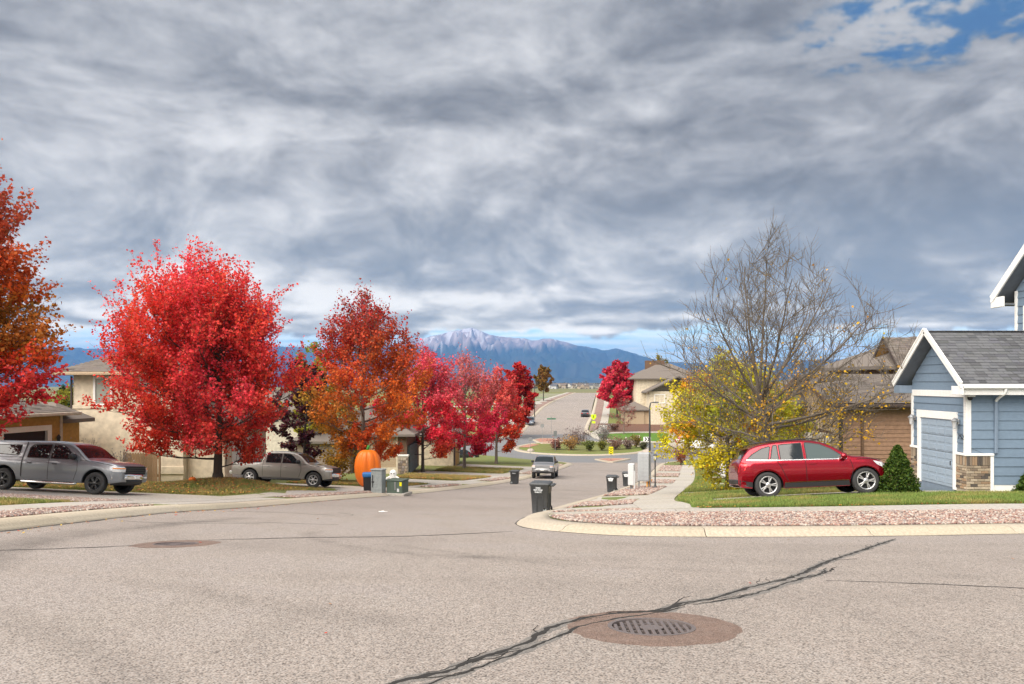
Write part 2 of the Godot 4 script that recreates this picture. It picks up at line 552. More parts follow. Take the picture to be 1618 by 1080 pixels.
	M.paper = mat(Color(0.78, 0.78, 0.76), 0.8)
	M.road_paint = mat(Color(0.62, 0.60, 0.56), 0.8, {"tex": T.mottle, "scale": 1.0})

# ---------------------------------------------------------------- the lie of the land
var fall := Curve1.new([-30, -0.2, 0, -1.25, 3, -1.56, 5.8, -1.855, 11.6, -2.45, 15, -2.86, 20, -3.5, 27, -4.5, 38, -5.75, 50, -7.0, 73, -8.95, 95, -10.25, 114, -10.85, 125, -10.8, 145, -10.0, 170, -7.9, 201, -6.5, 260, -5.9, 390, -5.7, 600, -9, 1500, -14, 4000, -30, 11000, -80, 26000, -120])

func H(x: float, d: float) -> float:  # road level
	var a := 0.2 * d - 8.0 if d < 125 else 17 + 0.125 * (d - 125)
	return EYE + fall.at(d + 0.2 * maxf(minf(x - a, 0), -30) * (1 - smoothstep(90, 120, d)))

func G(x: float, d: float) -> float:  # the lots beside it
	var y := H(x, d) + 0.14
	if d < 125:
		var q := x - (0.2 * d - 3.4)
		if q > 0: y += smoothstep(-3, 12, q) * 0.068 * clampf(d - 15.5, 0, 9) * (1 - smoothstep(30, 60, d))
		var p := 0.2 * d - 12.6 - x
		if p > 0: y += minf(0.02 * maxf(p - 4.5, 0.0), 0.2)
		y += 0.5 * exp(-((x + 14.0) * (x + 14.0) + (d - 39.0) * (d - 39.0)) / 7.0)
	return y

func at(x: float, d: float, up := 0.0) -> Vector3: return Vector3(x, G(x, d) + up, -d)
func at_road(x: float, d: float, up := 0.0) -> Vector3: return Vector3(x, H(x, d) + up, -d)

func curve_path(a: Array, step := 0.5) -> PackedVector2Array:  # a smooth path through points, in even steps
	var c := Curve2D.new()
	c.bake_interval = step
	var p := pg(a)
	for i in p.size():
		var t := (p[mini(i + 1, p.size() - 1)] - p[maxi(i - 1, 0)])
		var l0 := 0.0 if i == 0 else p[i].distance_to(p[i - 1]) / 3.0
		var l1 := 0.0 if i == p.size() - 1 else p[i].distance_to(p[i + 1]) / 3.0
		c.add_point(p[i], -t.normalized() * l0, t.normalized() * l1)
	var out := PackedVector2Array()
	var n := int(c.get_baked_length() / step)
	for i in n + 1:
		out.append(c.sample_baked(c.get_baked_length() * i / n))
	return out

func path_dir(p: PackedVector2Array, i: int) -> Vector2:
	return (p[mini(i + 1, p.size() - 1)] - p[maxi(i - 1, 0)]).normalized()

func aside(p: PackedVector2Array, i: int, o: float) -> Vector2:  # o metres to the right of the path
	var t := path_dir(p, i)
	return p[i] + Vector2(t.y, -t.x) * o

var holes: Array[PackedVector2Array] = []
func drape(st: SurfaceTool, poly: PackedVector2Array, up: float, cell: float, on_road := false, tint = null):
	var lo := poly[0]
	var hi := poly[0]
	for p in poly:
		lo = lo.min(p); hi = hi.max(p)
	var ni := int(ceil((hi.x - lo.x) / cell))
	var nj := int(ceil((hi.y - lo.y) / cell))
	var inside := []
	for j in nj + 1:
		var row := PackedByteArray()
		for i in ni + 1:
			row.append(1 if Geometry2D.is_point_in_polygon(lo + Vector2(i, j) * cell, poly) else 0)
		inside.append(row)
	var edge := {}  # cells an outline passes through
	for k in poly.size():
		var a := (poly[k] - lo) / cell
		var b := (poly[(k + 1) % poly.size()] - lo) / cell
		var n := int(a.distance_to(b) * 4) + 1
		for s in n + 1:
			var q := a.lerp(b, float(s) / n)
			for e in [Vector2(-0.3, -0.3), Vector2(0.3, -0.3), Vector2(-0.3, 0.3), Vector2(0.3, 0.3)]:
				edge[Vector2i(int(floor(q.x + e.x)), int(floor(q.y + e.y)))] = true
	var place := func(p: Vector2) -> Vector3: return at_road(p.x, p.y, up) if on_road else at(p.x, p.y, up)
	for j in nj:
		for i in ni:
			var c0 := lo + Vector2(i, j) * cell
			var sq := PackedVector2Array([c0, c0 + Vector2(cell, 0), c0 + Vector2(cell, cell), c0 + Vector2(0, cell)])
			var pieces := []
			if edge.has(Vector2i(i, j)):
				pieces = Geometry2D.intersect_polygons(sq, poly)
			elif inside[j][i] and inside[j + 1][i + 1]:
				pieces = [sq]
			if on_road and c0.y < 20:
				for hl in holes:
					if hl[0].distance_to(c0) > 2.0: continue
					var left_over := []
					for pc in pieces: left_over.append_array(Geometry2D.clip_polygons(pc, hl))
					pieces = left_over
			for pc in pieces:
				if absf(area2(pc)) < 1e-5: continue
				var t := Geometry2D.triangulate_polygon(pc)
				for k in range(0, t.size(), 3):
					var a: Vector2 = pc[t[k]]
					var b: Vector2 = pc[t[k + 1]]
					var c: Vector2 = pc[t[k + 2]]
					if (b - a).cross(c - a) > 0:
						var w := b
						b = c
						c = w
					for v in [a, b, c]:  # clockwise in plan seen from above (d runs away)
						if tint != null: st.set_color(tint.call(v))
						st.add_vertex(place.call(v))

var left_kerb := curve_path([-9.3, -14, -9.05, 0, -8.96, 13.85, -9.06, 17.4, -9.2, 23.3, -9.2, 28, -8.6, 32.4, -7.45, 37.4, -5.81, 42.95, -4.29, 49.15, -2.21, 56.45, 0.3, 66.5, 2.4, 75.5, 5.2, 88, 7.2, 97, 7.6, 99.5, 6.6, 102.5, 3.2, 106.5, -2.5, 112.3, -9, 115.5, -40, 116.5])
var right_kerb := curve_path([60, 20.5, 40, 18, 14, 15.2, 9.42, 14.55, 7.2, 14.05, 4.85, 13.75, 3.2, 13.75, 1.92, 14.05, 1.08, 14.9, 0.45, 15.9, 0.14, 17.2, 0.12, 18.4, 0.36, 21.4, 1.43, 29.35, 3.83, 39.6, 6.6, 51, 9.5, 62, 12.7, 75, 16.6, 92, 18.6, 99.5, 20.6, 103.5, 26, 110, 33, 114, 70, 119])

func cut(p: PackedVector2Array, d0: float, d1: float, after_corner := true) -> PackedVector2Array:
	var out := PackedVector2Array()
	var turned := not after_corner
	for i in p.size():
		if p[i].y > 18.2 and p[i].x < 5.0: turned = true
		if turned and p[i].y >= d0 and p[i].y <= d1: out.append(p[i])
	return out

func band(p: PackedVector2Array, o0: float, o1: float) -> PackedVector2Array:
	var a := PackedVector2Array()
	var b := PackedVector2Array()
	for i in range(0, p.size(), 2):
		a.append(aside(p, i, o0)); b.append(aside(p, i, o1))
	b.reverse()
	a.append_array(b)
	return a

func ground_sheet():
	var ds := [-40.0]
	var d := -40.0
	while d < 26000:
		d += 4.0 if d < 420 else d * 0.14
		ds.append(d)
	var st := S(true)
	var tone := fbm(21, 0.01, 4)
	var road_at := func(x: float, dd: float) -> bool:
		if dd < 22 and x > -13: return true
		if dd < 100: return x > 0.24 * dd - 22 and x < 0.22 * dd + 4
		if dd < 150: return absf(x - 11) < 32 or dd < 136
		return absf(x - (6.5 + 0.125 * (dd - 143))) < 12 and dd < 420
	var prev := PackedVector3Array()
	var pc := PackedColorArray()
	for r in ds.size():
		d = ds[r]
		var half := maxf(90.0, absf(d) * 0.95)
		var row := PackedVector3Array()
		var col := PackedColorArray()
		for i in 61:
			var x := lerpf(-half, half, i / 60.0) + 0.1 * maxf(d, 0.0)
			var y := G(x, d) - 0.08
			if road_at.call(x, d): y = H(x, d) - 0.5
			elif d < 420: y -= 0.05
			if d > 900: y += 6.0 * tone.get_noise_2d(x * 0.12, d * 0.12)
			row.append(Vector3(x, y, -d))
			var n := 0.5 + 0.5 * tone.get_noise_2d(x * 0.6 + 90, d * 0.6)
			col.append(Color(0.95, 0.9, 0.75).lerp(Color(0.85, 1.0, 0.55), n))
		if r > 0:
			for i in 60:
				for v in [[prev, pc, i], [row, col, i], [row, col, i + 1], [prev, pc, i], [row, col, i + 1], [prev, pc, i + 1]]:
					st.set_color(v[1][v[2]]); st.add_vertex(v[0][v[2]])
		prev = row
		pc = col
	struct("ground", st, M.ground)

func seg_dist(p: Vector2, l: PackedVector2Array) -> float:
	var best := 1e9
	for i in l.size() - 1:
		var q := Geometry2D.get_closest_point_to_segment(p, l[i], l[i + 1])
		best = minf(best, p.distance_squared_to(q))
	return sqrt(best)

func roads():
	for g in [Vector2(1.07, 6.08), Vector2(-5.25, 12.35)]:
		var ho := PackedVector2Array()
		for k in 28: ho.append(g + Vector2(cos(TAU * k / 28), sin(TAU * k / 28)) * 0.345)
		holes.append(ho)
	# the street: worn pale asphalt
	var tone := fbm(41, 0.11, 4)
	var streaks := fbm(42, 0.5, 3)
	var marks := [[pg([-3.79, 23.8, -3.93, 18.25, -3.92, 15.85, -3.66, 14.25, -3.06, 12.8, -2.1, 11.45, -0.92, 10.6, 0.17, 10.35, 1.6, 10.4]), 0.10, 0.28],
		[pg([-6.28, 9.25, -6.88, 10.9, -7.22, 12.05, -7.32, 12.9, -7.35, 14.6, -7.1, 16.8, -6.6, 19.5]), 0.32, 0.42],
		[pg([-6.4, 8.6, -7.3, 10.9, -7.75, 12.6, -7.9, 14.6]), 0.28, 0.30],
		[pg([-4.35, 8.5, -3.22, 7.9, -2.36, 7.2, -1.78, 6.75, -0.96, 6.35]), 0.18, 0.24],
		[pg([-4.37, 6.75, -3.57, 5.95, -2.81, 5.25, -2.34, 4.8, -2.0, 4.2]), 0.22, 0.24],
		[pg([-1.85, 12.25, -0.41, 10.5, 0.71, 9.7, 2.01, 9.25, 3.18, 9.0, 5, 8.8]), 0.10, 0.22],
		[pg([-8.0, 20, -7.2, 16, -5.6, 13.2, -3.0, 11.2, 0.5, 10.2, 5, 9.9, 10, 10.2]), 0.35, 0.10], [pg([-6.2, 21, -5.4, 17, -3.8, 14.6, -1.5, 13.1, 1.5, 12.3, 6, 12.0, 10, 12.3]), 0.35, 0.10], [pg([-1.5, 30, -1.8, 22, -1.4, 17, 0.2, 13.5, 3, 11.6, 8, 10.9]), 0.25, 0.09], [pg([-5.6, 9.2, -3.2, 8.8, 0.5, 8.3, 4, 7.4, 8, 6.8]), 0.4, 0.09]]
	var rough := func(p: Vector2) -> Color:
		var s := 1.0 + 0.16 * tone.get_noise_2d(p.x, p.y) + 0.09 * streaks.get_noise_2d(p.x * 2.0, p.y * 0.6)
		if p.y < 30:
			for m in marks:
				var q := seg_dist(p, m[0])
				if q < m[1] * 2.5:
					s -= 0.95 * m[2] * exp(-pow(q / m[1], 2.0)) * (0.75 + 0.5 * streaks.get_noise_2d(p.x * 5, p.y * 5))
		else:
			var a := 0.24 * p.y - 10.7
			var off := p.x - a
			s -= 0.05 * exp(-pow((absf(off - 2.6) - 0.8) / 0.4, 2.0)) + 0.05 * exp(-pow((absf(off + 2.4) - 0.8) / 0.4, 2.0))
			s -= 0.05 * smoothstep(0.35, 0.7, streaks.get_noise_2d(p.x * 0.25, p.y * 2.2))
		var wide := 0.5 + 0.5 * tone.get_noise_2d(p.x * 0.4 + 60, p.y * 0.4)
		return Color(s, s * lerpf(0.985, 1.0, wide), s * lerpf(0.955, 0.995, wide))
	var outline := PackedVector2Array([Vector2(60, -14)])
	for p in right_kerb:
		if p.y < 102.6: outline.append(p)
	outline.append(Vector2(19.6, 103)); outline.append(Vector2(6.0, 103))
	for i in range(left_kerb.size() - 1, -1, -1):
		if left_kerb[i].y < 102.6: outline.append(left_kerb[i])
	var st := S(true)
	for zone in [[-14.0, 3.0, 1.0], [3.0, 26.0, 0.25], [26.0, 103.5, 1.0]]:
		for pc in Geometry2D.intersect_polygons(outline, pg([-70, zone[0], 70, zone[0], 70, zone[1], -70, zone[1]])):
			drape(st, pc, 0.0, zone[2], true, rough)
	struct("street_road", st, M.asphalt)
	# the roundabout and its arms: newer, darker asphalt
	var ring := pg([19.6, 103.0])
	for p in right_kerb:
		if p.y > 103.0 and p.x > 18: ring.append(p)
	ring.append_array(pg([70, 133, 34, 135, 28, 137.5, 23, 141, 18, 144, 13.2, 147.5]))
	ring.append_array(pg([1.6, 146.5, -1.5, 142.5, -7, 137, -14, 134, -40, 132, -40, 116.5]))
	for i in range(left_kerb.size() - 1, -1, -1):
		if left_kerb[i].y > 103.0: ring.append(left_kerb[i])
	ring.append(Vector2(6.0, 103.0))
	if area2(ring) < 0: ring.reverse()
	st = S(true)
	drape(st, ring, 0.0, 2.0, true, rough)
	struct("roundabout_road", st, M.dark_asphalt)
	# the far street climbs away
	st = S(true)
	drape(st, pg([1.6, 146.5, 13.2, 147.5, 17.8, 178, 42, 392, 31.6, 392]), 0.0, 4.0, true, rough)
	struct("far_road", st, M.asphalt)
	cracks()
	kerbs()
	islands()

func ribbon(st: SurfaceTool, a: Array, w: float, up: float, ragged: float, sd: int, step := 0.06):
	var p := curve_path(a, step)
	var n := fbm(sd, 3.2, 4, 0.55)
	var rows := []
	for i in p.size():
		var s := i * step
		var ends := minf(1.0, minf(i, p.size() - 1 - i) / 12.0)
		var ww := w * (1.0 + ragged * n.get_noise_2d(s, 3.0)) * maxf(ends, 0.12)
		var off := ragged * 0.035 * n.get_noise_2d(s * 1.2, 40.0)
		var l := aside(p, i, off - ww * 0.5)
		var m := aside(p, i, off)
		var r := aside(p, i, off + ww * 0.5)
		rows.append(PackedVector3Array([at_road(l.x, l.y, up - 0.004), at_road(m.x, m.y, up), at_road(r.x, r.y, up - 0.004)]))
	loft(st, rows, true)

func cracks():
	var main := [-0.9, 4.1, -0.62, 4.55, -0.41, 4.75, -0.2, 5.1, 0.09, 5.5, 0.19, 5.8, 0.4, 6.2, 0.79, 6.55, 1.24, 6.7, 1.5, 7.05, 1.89, 7.35, 2.34, 7.9, 2.93, 8.5, 3.21, 8.85, 3.87, 9.85, 4.76, 11.0, 6.45, 13.3]
	var second := [-0.72, 4.15, -0.33, 4.68, -0.08, 5.03, 0.13, 5.38, 0.28, 5.63, 0.46, 5.97, 0.66, 6.22, 0.99, 6.48, 1.29, 6.66, 1.5, 6.9]
	var third := [1.6, 7.0, 1.85, 7.17, 2.32, 7.57, 2.73, 8.07, 3.1, 8.5, 3.46, 8.9, 3.73, 9.4]
	var root := struct_root("road_crack", "long ragged crack running past the round grate across the pale asphalt")
	var st := S(true)
	ribbon(st, main, 0.13, 0.004, 0.6, 51, 0.03)
	ribbon(st, second, 0.08, 0.004, 0.7, 52, 0.03)
	ribbon(st, third, 0.12, 0.004, 0.9, 53, 0.03)
	put("worn_edge", st, M.crumble, root)
	st = S(true)
	ribbon(st, main, 0.042, 0.008, 0.9, 54, 0.025)
	ribbon(st, second, 0.026, 0.008, 0.9, 55, 0.025)
	ribbon(st, third, 0.030, 0.008, 1.0, 56, 0.025)
	ribbon(st, [2.95, 8.35, 3.3, 8.75, 3.6, 9.05, 3.87, 9.5], 0.024, 0.008, 1.6, 57, 0.025)
	ribbon(st, [0.5, 6.35, 0.9, 6.62, 1.3, 6.78, 1.66, 7.16], 0.016, 0.008, 1.6, 58, 0.025)
	# short offshoots
	var mp := curve_path(main, 0.1)
	for k in 26:
		var i := rng.randi_range(3, mp.size() - 8)
		var dir := path_dir(mp, i).rotated(rng.randf_range(-0.55, 0.55)) * rng.randf_range(0.15, 0.55)
		var q := mp[i] + Vector2(rng.randf_range(-0.05, 0.05), rng.randf_range(-0.05, 0.05))
		ribbon(st, [q.x, q.y, q.x + dir.x * 0.5, q.y + dir.y * 0.5 + rng.randf_range(-0.03, 0.03), q.x + dir.x, q.y + dir.y], rng.randf_range(0.008, 0.016), 0.007, 1.4, 400 + k, 0.03)
	put("gap", st, M.crack, root)
	st = S(true)
	ribbon(st, [-0.5, 4.72, -0.25, 5.02, 0.05, 5.37], 0.03, 0.006, 1.4, 60, 0.03)
	ribbon(st, [3.2, 8.85, 3.6, 9.4, 4.0, 10.0, 4.4, 10.55], 0.03, 0.006, 1.4, 61, 0.03)
	put("tar_seal", st, M.tar, root)
	st = S(true)
	ribbon(st, [3.33, 8.4, 4.2, 8.2, 5.11, 7.9, 6.55, 7.5, 8.5, 7.1], 0.018, 0.007, 0.9, 62)
	struct("hairline_crack", st, M.tar, "thin dark hairline crack on the right half of the foreground asphalt")
	st = S(true)
	ribbon(st, [-5.0, 13.0, -4.06, 13.4, -3.36, 13.6, -1.88, 13.9, 0.0, 15.15], 0.06, 0.008, 0.8, 63)
	ribbon(st, [-5.6, 12.1, -6.12, 11.65, -6.74, 11.25, -7.6, 10.8], 0.04, 0.008, 1.2, 64)
	struct("sealed_seam", st, M.tar, "tar sealed seam that leads from the far grate towards the kerb corner")
	st = S(true)
	for k in 4:
		var x0 := rng.randf_range(-6.5, -1.0)
		var d0 := rng.randf_range(14.0, 24.0)
		var an := rng.randf() * TAU
		var pts := []
		for j in 5:
			pts.append_array([x0, d0])
			an += rng.randf_range(-0.5, 0.5)
			x0 = clampf(x0 + cos(an) * 0.9, -8.6, 8.0 if d0 < 13 else -0.5)
			d0 = clampf(d0 + sin(an) * 0.9, 4.5, 26.0 if x0 < -0.4 else 13.0)
		ribbon(st, pts, rng.randf_range(0.010, 0.016), 0.006, 1.0, 500 + k, 0.08)
	struct("hairline_crack", st, M.tar, "faint wandering hairline cracks across the worn asphalt")
	st = S(true)
	for e in [[left_kerb, -14.0, 96.0, 0.05], [right_kerb, 10.0, 96.0, -0.05]]:
		var kp: PackedVector2Array = e[0]
		var rows := []
		for i in kp.size():
			if kp[i].y < e[1] or kp[i].y > e[2] or kp[i].x > 22.0: continue
			var w := 0.09 * (1.0 + 0.7 * sin(i * 1.7) * sin(i * 0.37)) * (0.4 if kp[i].x > -1.0 and kp[i].y < 21 else 1.0)
			var sd := signf(e[3])
			var a0 := aside(kp, i, sd * -0.01)
			var a1 := aside(kp, i, sd * w)
			rows.append(PackedVector3Array([at_road(a0.x, a0.y, 0.006), at_road(a1.x, a1.y, 0.004)]))
		loft(st, rows, e[3] > 0)
	struct("gutter_dirt", st, M.tar, "dark dirt along the foot of both kerbs")
	st = S(true)
	for k in 5:
		var x0 := 0.24 * (40 + k * 11) - 10.5
		ribbon(st, [x0, 41.0 + k * 11 + sin(k * 2.0), x0 + 4, 40 + k * 11, x0 + 9.5, 39.2 + k * 11 - cos(k * 3.0)], 0.07, 0.02, 0.9, 70 + k, 0.25)
	struct("transverse_crack", st, M.tar, "thin cracks across the street further down the slope")

const KERB := [Vector2(-0.03, -0.12), Vector2(0.0, 0.012), Vector2(0.09, 0.04), Vector2(0.16, 0.095), Vector2(0.25, 0.135), Vector2(0.5, 0.146), Vector2(0.75, 0.15), Vector2(0.76, -0.12)]
func kerb_line(root: Node3D, p: PackedVector2Array, side: float, seg: int, prof := KERB):
	var i := 0
	while i < p.size() - 1:
		var j := mini(i + seg, p.size() - 1)
		var st := S(true)
		var rows := []
		var v := rng.randf_range(0.90, 1.06)
		var c := Color(v, v * rng.randf_range(0.975, 1.0), v * rng.randf_range(0.93, 1.0))
		st.set_color(c)
		var inner := PackedInt32Array(range(i, j + 1))
		for k in inner:
			var row := PackedVector3Array()
			for q in prof:
				var a := aside(p, k, q.x * side)
				if k == i: a += path_dir(p, k) * 0.008
				if k == j: a -= path_dir(p, k) * 0.008
				row.append(at_road(a.x, a.y, q.y))
			rows.append(row)
		loft(st, rows, side > 0)
		st.set_smooth_group(-1)
		for e in [0, rows.size() - 1]:
			var row: PackedVector3Array = rows[e]
			for k in range(1, row.size() - 1):
				if (e == 0) == (side > 0): tri(st, row[0], row[k + 1], row[k])
				else: tri(st, row[0], row[k], row[k + 1])
		put("kerb_stone", st, M.kerb, root)
		i = j

func kerbs():
	kerb_line(struct_root("left_kerb", "cream concrete kerb along the left side of the street"), left_kerb, -1, 6)
	kerb_line(struct_root("right_kerb", "cream concrete kerb round the corner and down the right side of the street"), right_kerb, 1, 6)
	var far := struct_root("far_kerb", "pale kerbs along both sides of the far street")
	kerb_line(far, curve_path([-40, 132, -14, 134, -7, 137, -1.5, 142.5, 1.6, 147, 5, 172, 10, 214, 31.6, 392], 4.0), -1, 6)
	kerb_line(far, curve_path([70, 133, 34, 135, 28, 137.5, 20, 142.5, 14.6, 146.5, 13.6, 150, 17.8, 178, 23.3, 224, 42, 392], 4.0), 1, 6)

func islands():
	# the planted middle of the roundabout and the two splitter islands
	var c := Vector2(11, 126)
	var p := PackedVector2Array()
	for k in 73:
		p.append(c + Vector2(cos(TAU * k / 72.0), sin(TAU * k / 72.0)) * 10.8)
	kerb_line(struct_root("island_kerb", "round concrete kerb of the planted roundabout"), p, -1, 6, [Vector2(0, -0.1), Vector2(0.02, 0.12), Vector2(0.1, 0.15), Vector2(0.9, 0.17), Vector2(0.92, 0.0)])
	var inner := PackedVector2Array()
	for k in 48: inner.append(c + Vector2(cos(TAU * k / 48.0), sin(TAU * k / 48.0)) * 9.95)
	var st := S(true)
	drape(st, inner, 0.12, 1.5, true, func(v: Vector2) -> Color:
		var s := 1.0 + 0.35 * sin(v.x * 1.3 + sin(v.y * 2.1) * 2.0)
		return Color(1.15, 1.0, 0.8) * s if v.distance_to(c) < 8 else Color(0.9, 1.15, 0.6))
	tag(put("island_lawn", st, M.lawn), "", "", "", "structure")
	st = S(true)
	var apron := PackedVector2Array()
	for k in 13: apron.append(c + Vector2(cos(PI * 0.78 + 0.55 * k / 12.0), sin(PI * 0.78 + 0.55 * k / 12.0)) * 10.0)
	for k in 13: apron.append(c + Vector2(cos(PI * 0.78 + 0.55 - 0.55 * k / 12.0), sin(PI * 0.78 + 0.55 - 0.55 * k / 12.0)) * 8.2)
	drape(st, apron, 0.16, 1.0, true)
	struct("paved_apron", st, M.paver)
	for q in [[[11.3, 108.5, 12.4, 103.2, 13.2, 103.0, 16.4, 109.2, 14.5, 109.8, 13.2, 110], "near_splitter"], [[3.6, 138.6, 4.9, 132.6, 7.4, 133.0, 8.6, 138.4, 7.2, 140.5, 5.0, 140.8], "far_splitter"]]:
		var o := pg(q[0])
		var root := struct_root(q[1], "low traffic island paved in red brick with a pale rim")
		st = S()
		var ins: PackedVector2Array = Geometry2D.offset_polygon(o, -0.35)[0]
		drape(st, ins, 0.15, 1.0, true)
		put("paving", st, M.paver, root)
		var cl := PackedVector2Array(o)
		cl.append(o[0])
		if area2(o) < 0: cl.reverse()
		var dense := PackedVector2Array()
		for i in cl.size() - 1:
			for k in 4: dense.append(cl[i].lerp(cl[i + 1], k / 4.0))
		dense.append(cl[0])
		kerb_line(root, dense, -1, 4, [Vector2(0, -0.1), Vector2(0.02, 0.12), Vector2(0.06, 0.15), Vector2(0.4, 0.17), Vector2(0.42, 0.0)])

# ---------------------------------------------------------------- pavements, driveways, lawns, gravel
func slab_row(root: Node3D, p: PackedVector2Array, o0: float, o1: float, seg: int, up := 0.026):
	var i := 0
	while i < p.size() - 1:
		var j := mini(i + seg, p.size() - 1)
		var st := S()
		var v := rng.randf_range(0.90, 1.08)
		st.set_color(Color(v, v * rng.randf_range(0.98, 1.01), v * rng.randf_range(0.94, 1.02)))
		var rows := []
		for k in range(i, j + 1):
			var t := path_dir(p, k) * (0.008 if k == i else (-0.008 if k == j else 0.0))
			var a := aside(p, k, o0) + t
			var b := aside(p, k, o1) + t
			rows.append(PackedVector3Array([at(a.x, a.y, -0.1), at(a.x, a.y, up), at(b.x, b.y, up), at(b.x, b.y, -0.1)]))
		loft(st, rows, o1 > o0)
		for e in [0, rows.size() - 1]:
			var ro: PackedVector3Array = rows[e]
			cquad(st, ro[0], ro[1], ro[2], ro[3], rows[rows.size() / 2][1].lerp(rows[rows.size() / 2][3], 0.5))
		put("slab", st, M.walk, root)
		i = j

func slab_quad(root: Node3D, c: PackedVector2Array, nu: int, nv: int, up := 0.024):  # c: four corners; nu by nv slabs with joints
	hard.append(c)
	for i in nu:
		for j in nv:
			var st := S()
			var v := rng.randf_range(0.92, 1.07)
			st.set_color(Color(v, v * 0.99, v * rng.randf_range(0.94, 1.0)))
			var rows := []
			for a in 4:
				var row := PackedVector3Array()
				for b in 4:
					var u := (i + clampf(a / 3.0, 0.003, 0.997)) / nu
					var w := (j + clampf(b / 3.0, 0.003, 0.997)) / nv
					var q := c[0].lerp(c[1], u).lerp(c[3].lerp(c[2], u), w)
					row.append(at(q.x, q.y, up))
				rows.append(row)
			var flip := (c[1] - c[0]).cross(c[3] - c[0]) > 0
			loft(st, rows, flip)
			put("slab", st, M.walk, root)

var hard: Array[PackedVector2Array] = []
var gravel_beds: Array[PackedVector2Array] = []
func verges():
	var n := fbm(61, 0.16, 4)
	var n2 := fbm(62, 0.9, 3)
	var turf := func(v: Vector2) -> Color:
		var g := clampf(0.5 + 0.9 * n.get_noise_2d(v.x, v.y) + 0.4 * n2.get_noise_2d(v.x, v.y), 0, 1)
		if v.x > 3 and v.y < 60: g = clampf(g + 0.30, 0, 1)
		return Color(1.75, 1.15, 1.0).lerp(Color(0.85, 1.12, 0.8), g)
	# whole yards
	var left := band(cut(left_kerb, -20, 116.8, false), -0.74, -0.74)
	left = PackedVector2Array()
	for i in left_kerb.size(): left.append(aside(left_kerb, i, -0.74))
	left.append(Vector2(-70, 114)); left.append(Vector2(-70, -14))
	var st := S(true)
	drape(st, left, 0.0, 2.0, false, turf)
	struct("left_lawn", st, M.lawn)
	var right := PackedVector2Array()
	for i in right_kerb.size(): right.append(aside(right_kerb, i, 0.74))
	right.append(Vector2(70, 21))
	st = S(true)
	for zone in [[0.0, 30.0, 0.5], [30.0, 130.0, 2.0]]:
		for pc in Geometry2D.intersect_polygons(right, pg([-70, zone[0], 75, zone[0], 75, zone[1], -70, zone[1]])):
			drape(st, pc, 0.0, zone[2], false, turf)
	struct("right_lawn", st, M.lawn)
	# right: the pavement along the side street, round to the one that runs down the street
	var root := struct_root("side_pavement", "pale concrete pavement in front of the blue house")
	slab_row(root, curve_path([1.0, 18.9, 3.5, 19.3, 6.3, 18.7, 8.4, 18.5, 11.65, 18.6, 20, 19.0, 40, 21.2]), -0.67, 0.67, 3)
	root = struct_root("street_pavement", "pale concrete pavement running down the right side of the street")
	slab_row(root, cut(right_kerb, 20.4, 97), 3.05, 4.5, 3)
	root = struct_root("left_pavement", "grey concrete pavement along the left side of the street")
	slab_row(root, cut(left_kerb, -12, 97, false), -3.3, -1.95, 3)
	# driveways and aprons
	root = struct_root("blue_house_driveway", "concrete driveway under the red car")
	slab_quad(root, pg([5.9, 23.0, 13.4, 23.3, 13.4, 26.9, 6.5, 26.9]), 4, 2)
	var apron := func(d0: float, d1: float, p: PackedVector2Array, o0: float, o1: float, who: String):
		var r := struct_root("driveway_apron", who)
		slab_row(r, cut(p, d0, d1), o0, o1, 4, 0.02)
	for a in [[21.8, 27.0], [33.5, 38.5], [56, 61], [68, 73], [80, 84]]:
		apron.call(a[0], a[1], right_kerb, 0.76, 3.04, "pale driveway apron crossing the gravel on the right of the street")
	for a in [[23.3, 33.0], [43.5, 49.5], [56, 61.5], [70, 76], [86, 91]]:
		apron.call(a[0], a[1], left_kerb, -1.94, -0.76, "pale driveway apron at the left kerb")
	root = struct_root("yard_path", "narrow concrete strip across the lawn behind the red car")
	slab_quad(root, pg([6.4, 29.4, 15, 29.6, 15, 30.5, 6.6, 30.3]), 5, 1)
	root = struct_root("brown_house_driveway", "concrete driveway of the brown house")
	slab_quad(root, pg([7.4, 34.6, 13.0, 35.2, 13.0, 39.5, 8.4, 38.6]), 3, 2)
	for k in 3:
		var d0: float = [56.0, 68.0, 80.0][k]
		root = struct_root("right_driveway", "concrete driveway further down the right side of the street")
		slab_quad(root, pg([0.235 * d0 + 0.9, d0, 0.235 * d0 + 10, d0 + 0.5, 0.235 * d0 + 11.0, d0 + 5, 0.235 * d0 + 2.1, d0 + 4.7]), 2, 1)
	root = struct_root("left_driveway", "wide concrete driveway under the grey pickup")
	slab_quad(root, pg([-12.55, 26.4, -25.0, 27.0, -25.0, 32.6, -12.0, 32.6]), 4, 2)
	root = struct_root("middle_driveway", "concrete driveway under the tan pickup")
	slab_quad(root, pg([-9.0, 43.2, -17.2, 42.9, -17.2, 48.4, -7.5, 48.8]), 3, 2)
	root = struct_root("third_driveway", "pale concrete driveway beyond the orange pumpkin")
	slab_quad(root, pg([-5.6, 56.2, -10.5, 57.0, -10.0, 62.0, -4.2, 61.4]), 2, 1)
	root = struct_root("fourth_driveway", "pale concrete driveway beside the second crimson tree")
	slab_quad(root, pg([-2.2, 70.2, -9.1, 71.2, -8.6, 77, -0.8, 76]), 2, 1)
	root = struct_root("fifth_driveway", "pale concrete driveway before the roundabout on the left")
	slab_quad(root, pg([1.5, 86.2, -6.3, 88, -6.0, 93, 2.8, 91]), 2, 1)
	# gravel beds
	var corner_bed := PackedVector2Array()
	for i in range(0, right_kerb.size()):
		if right_kerb[i].x < 40.0 and (right_kerb[i].y < 18.3): corner_bed.append(aside(right_kerb, i, 0.765))
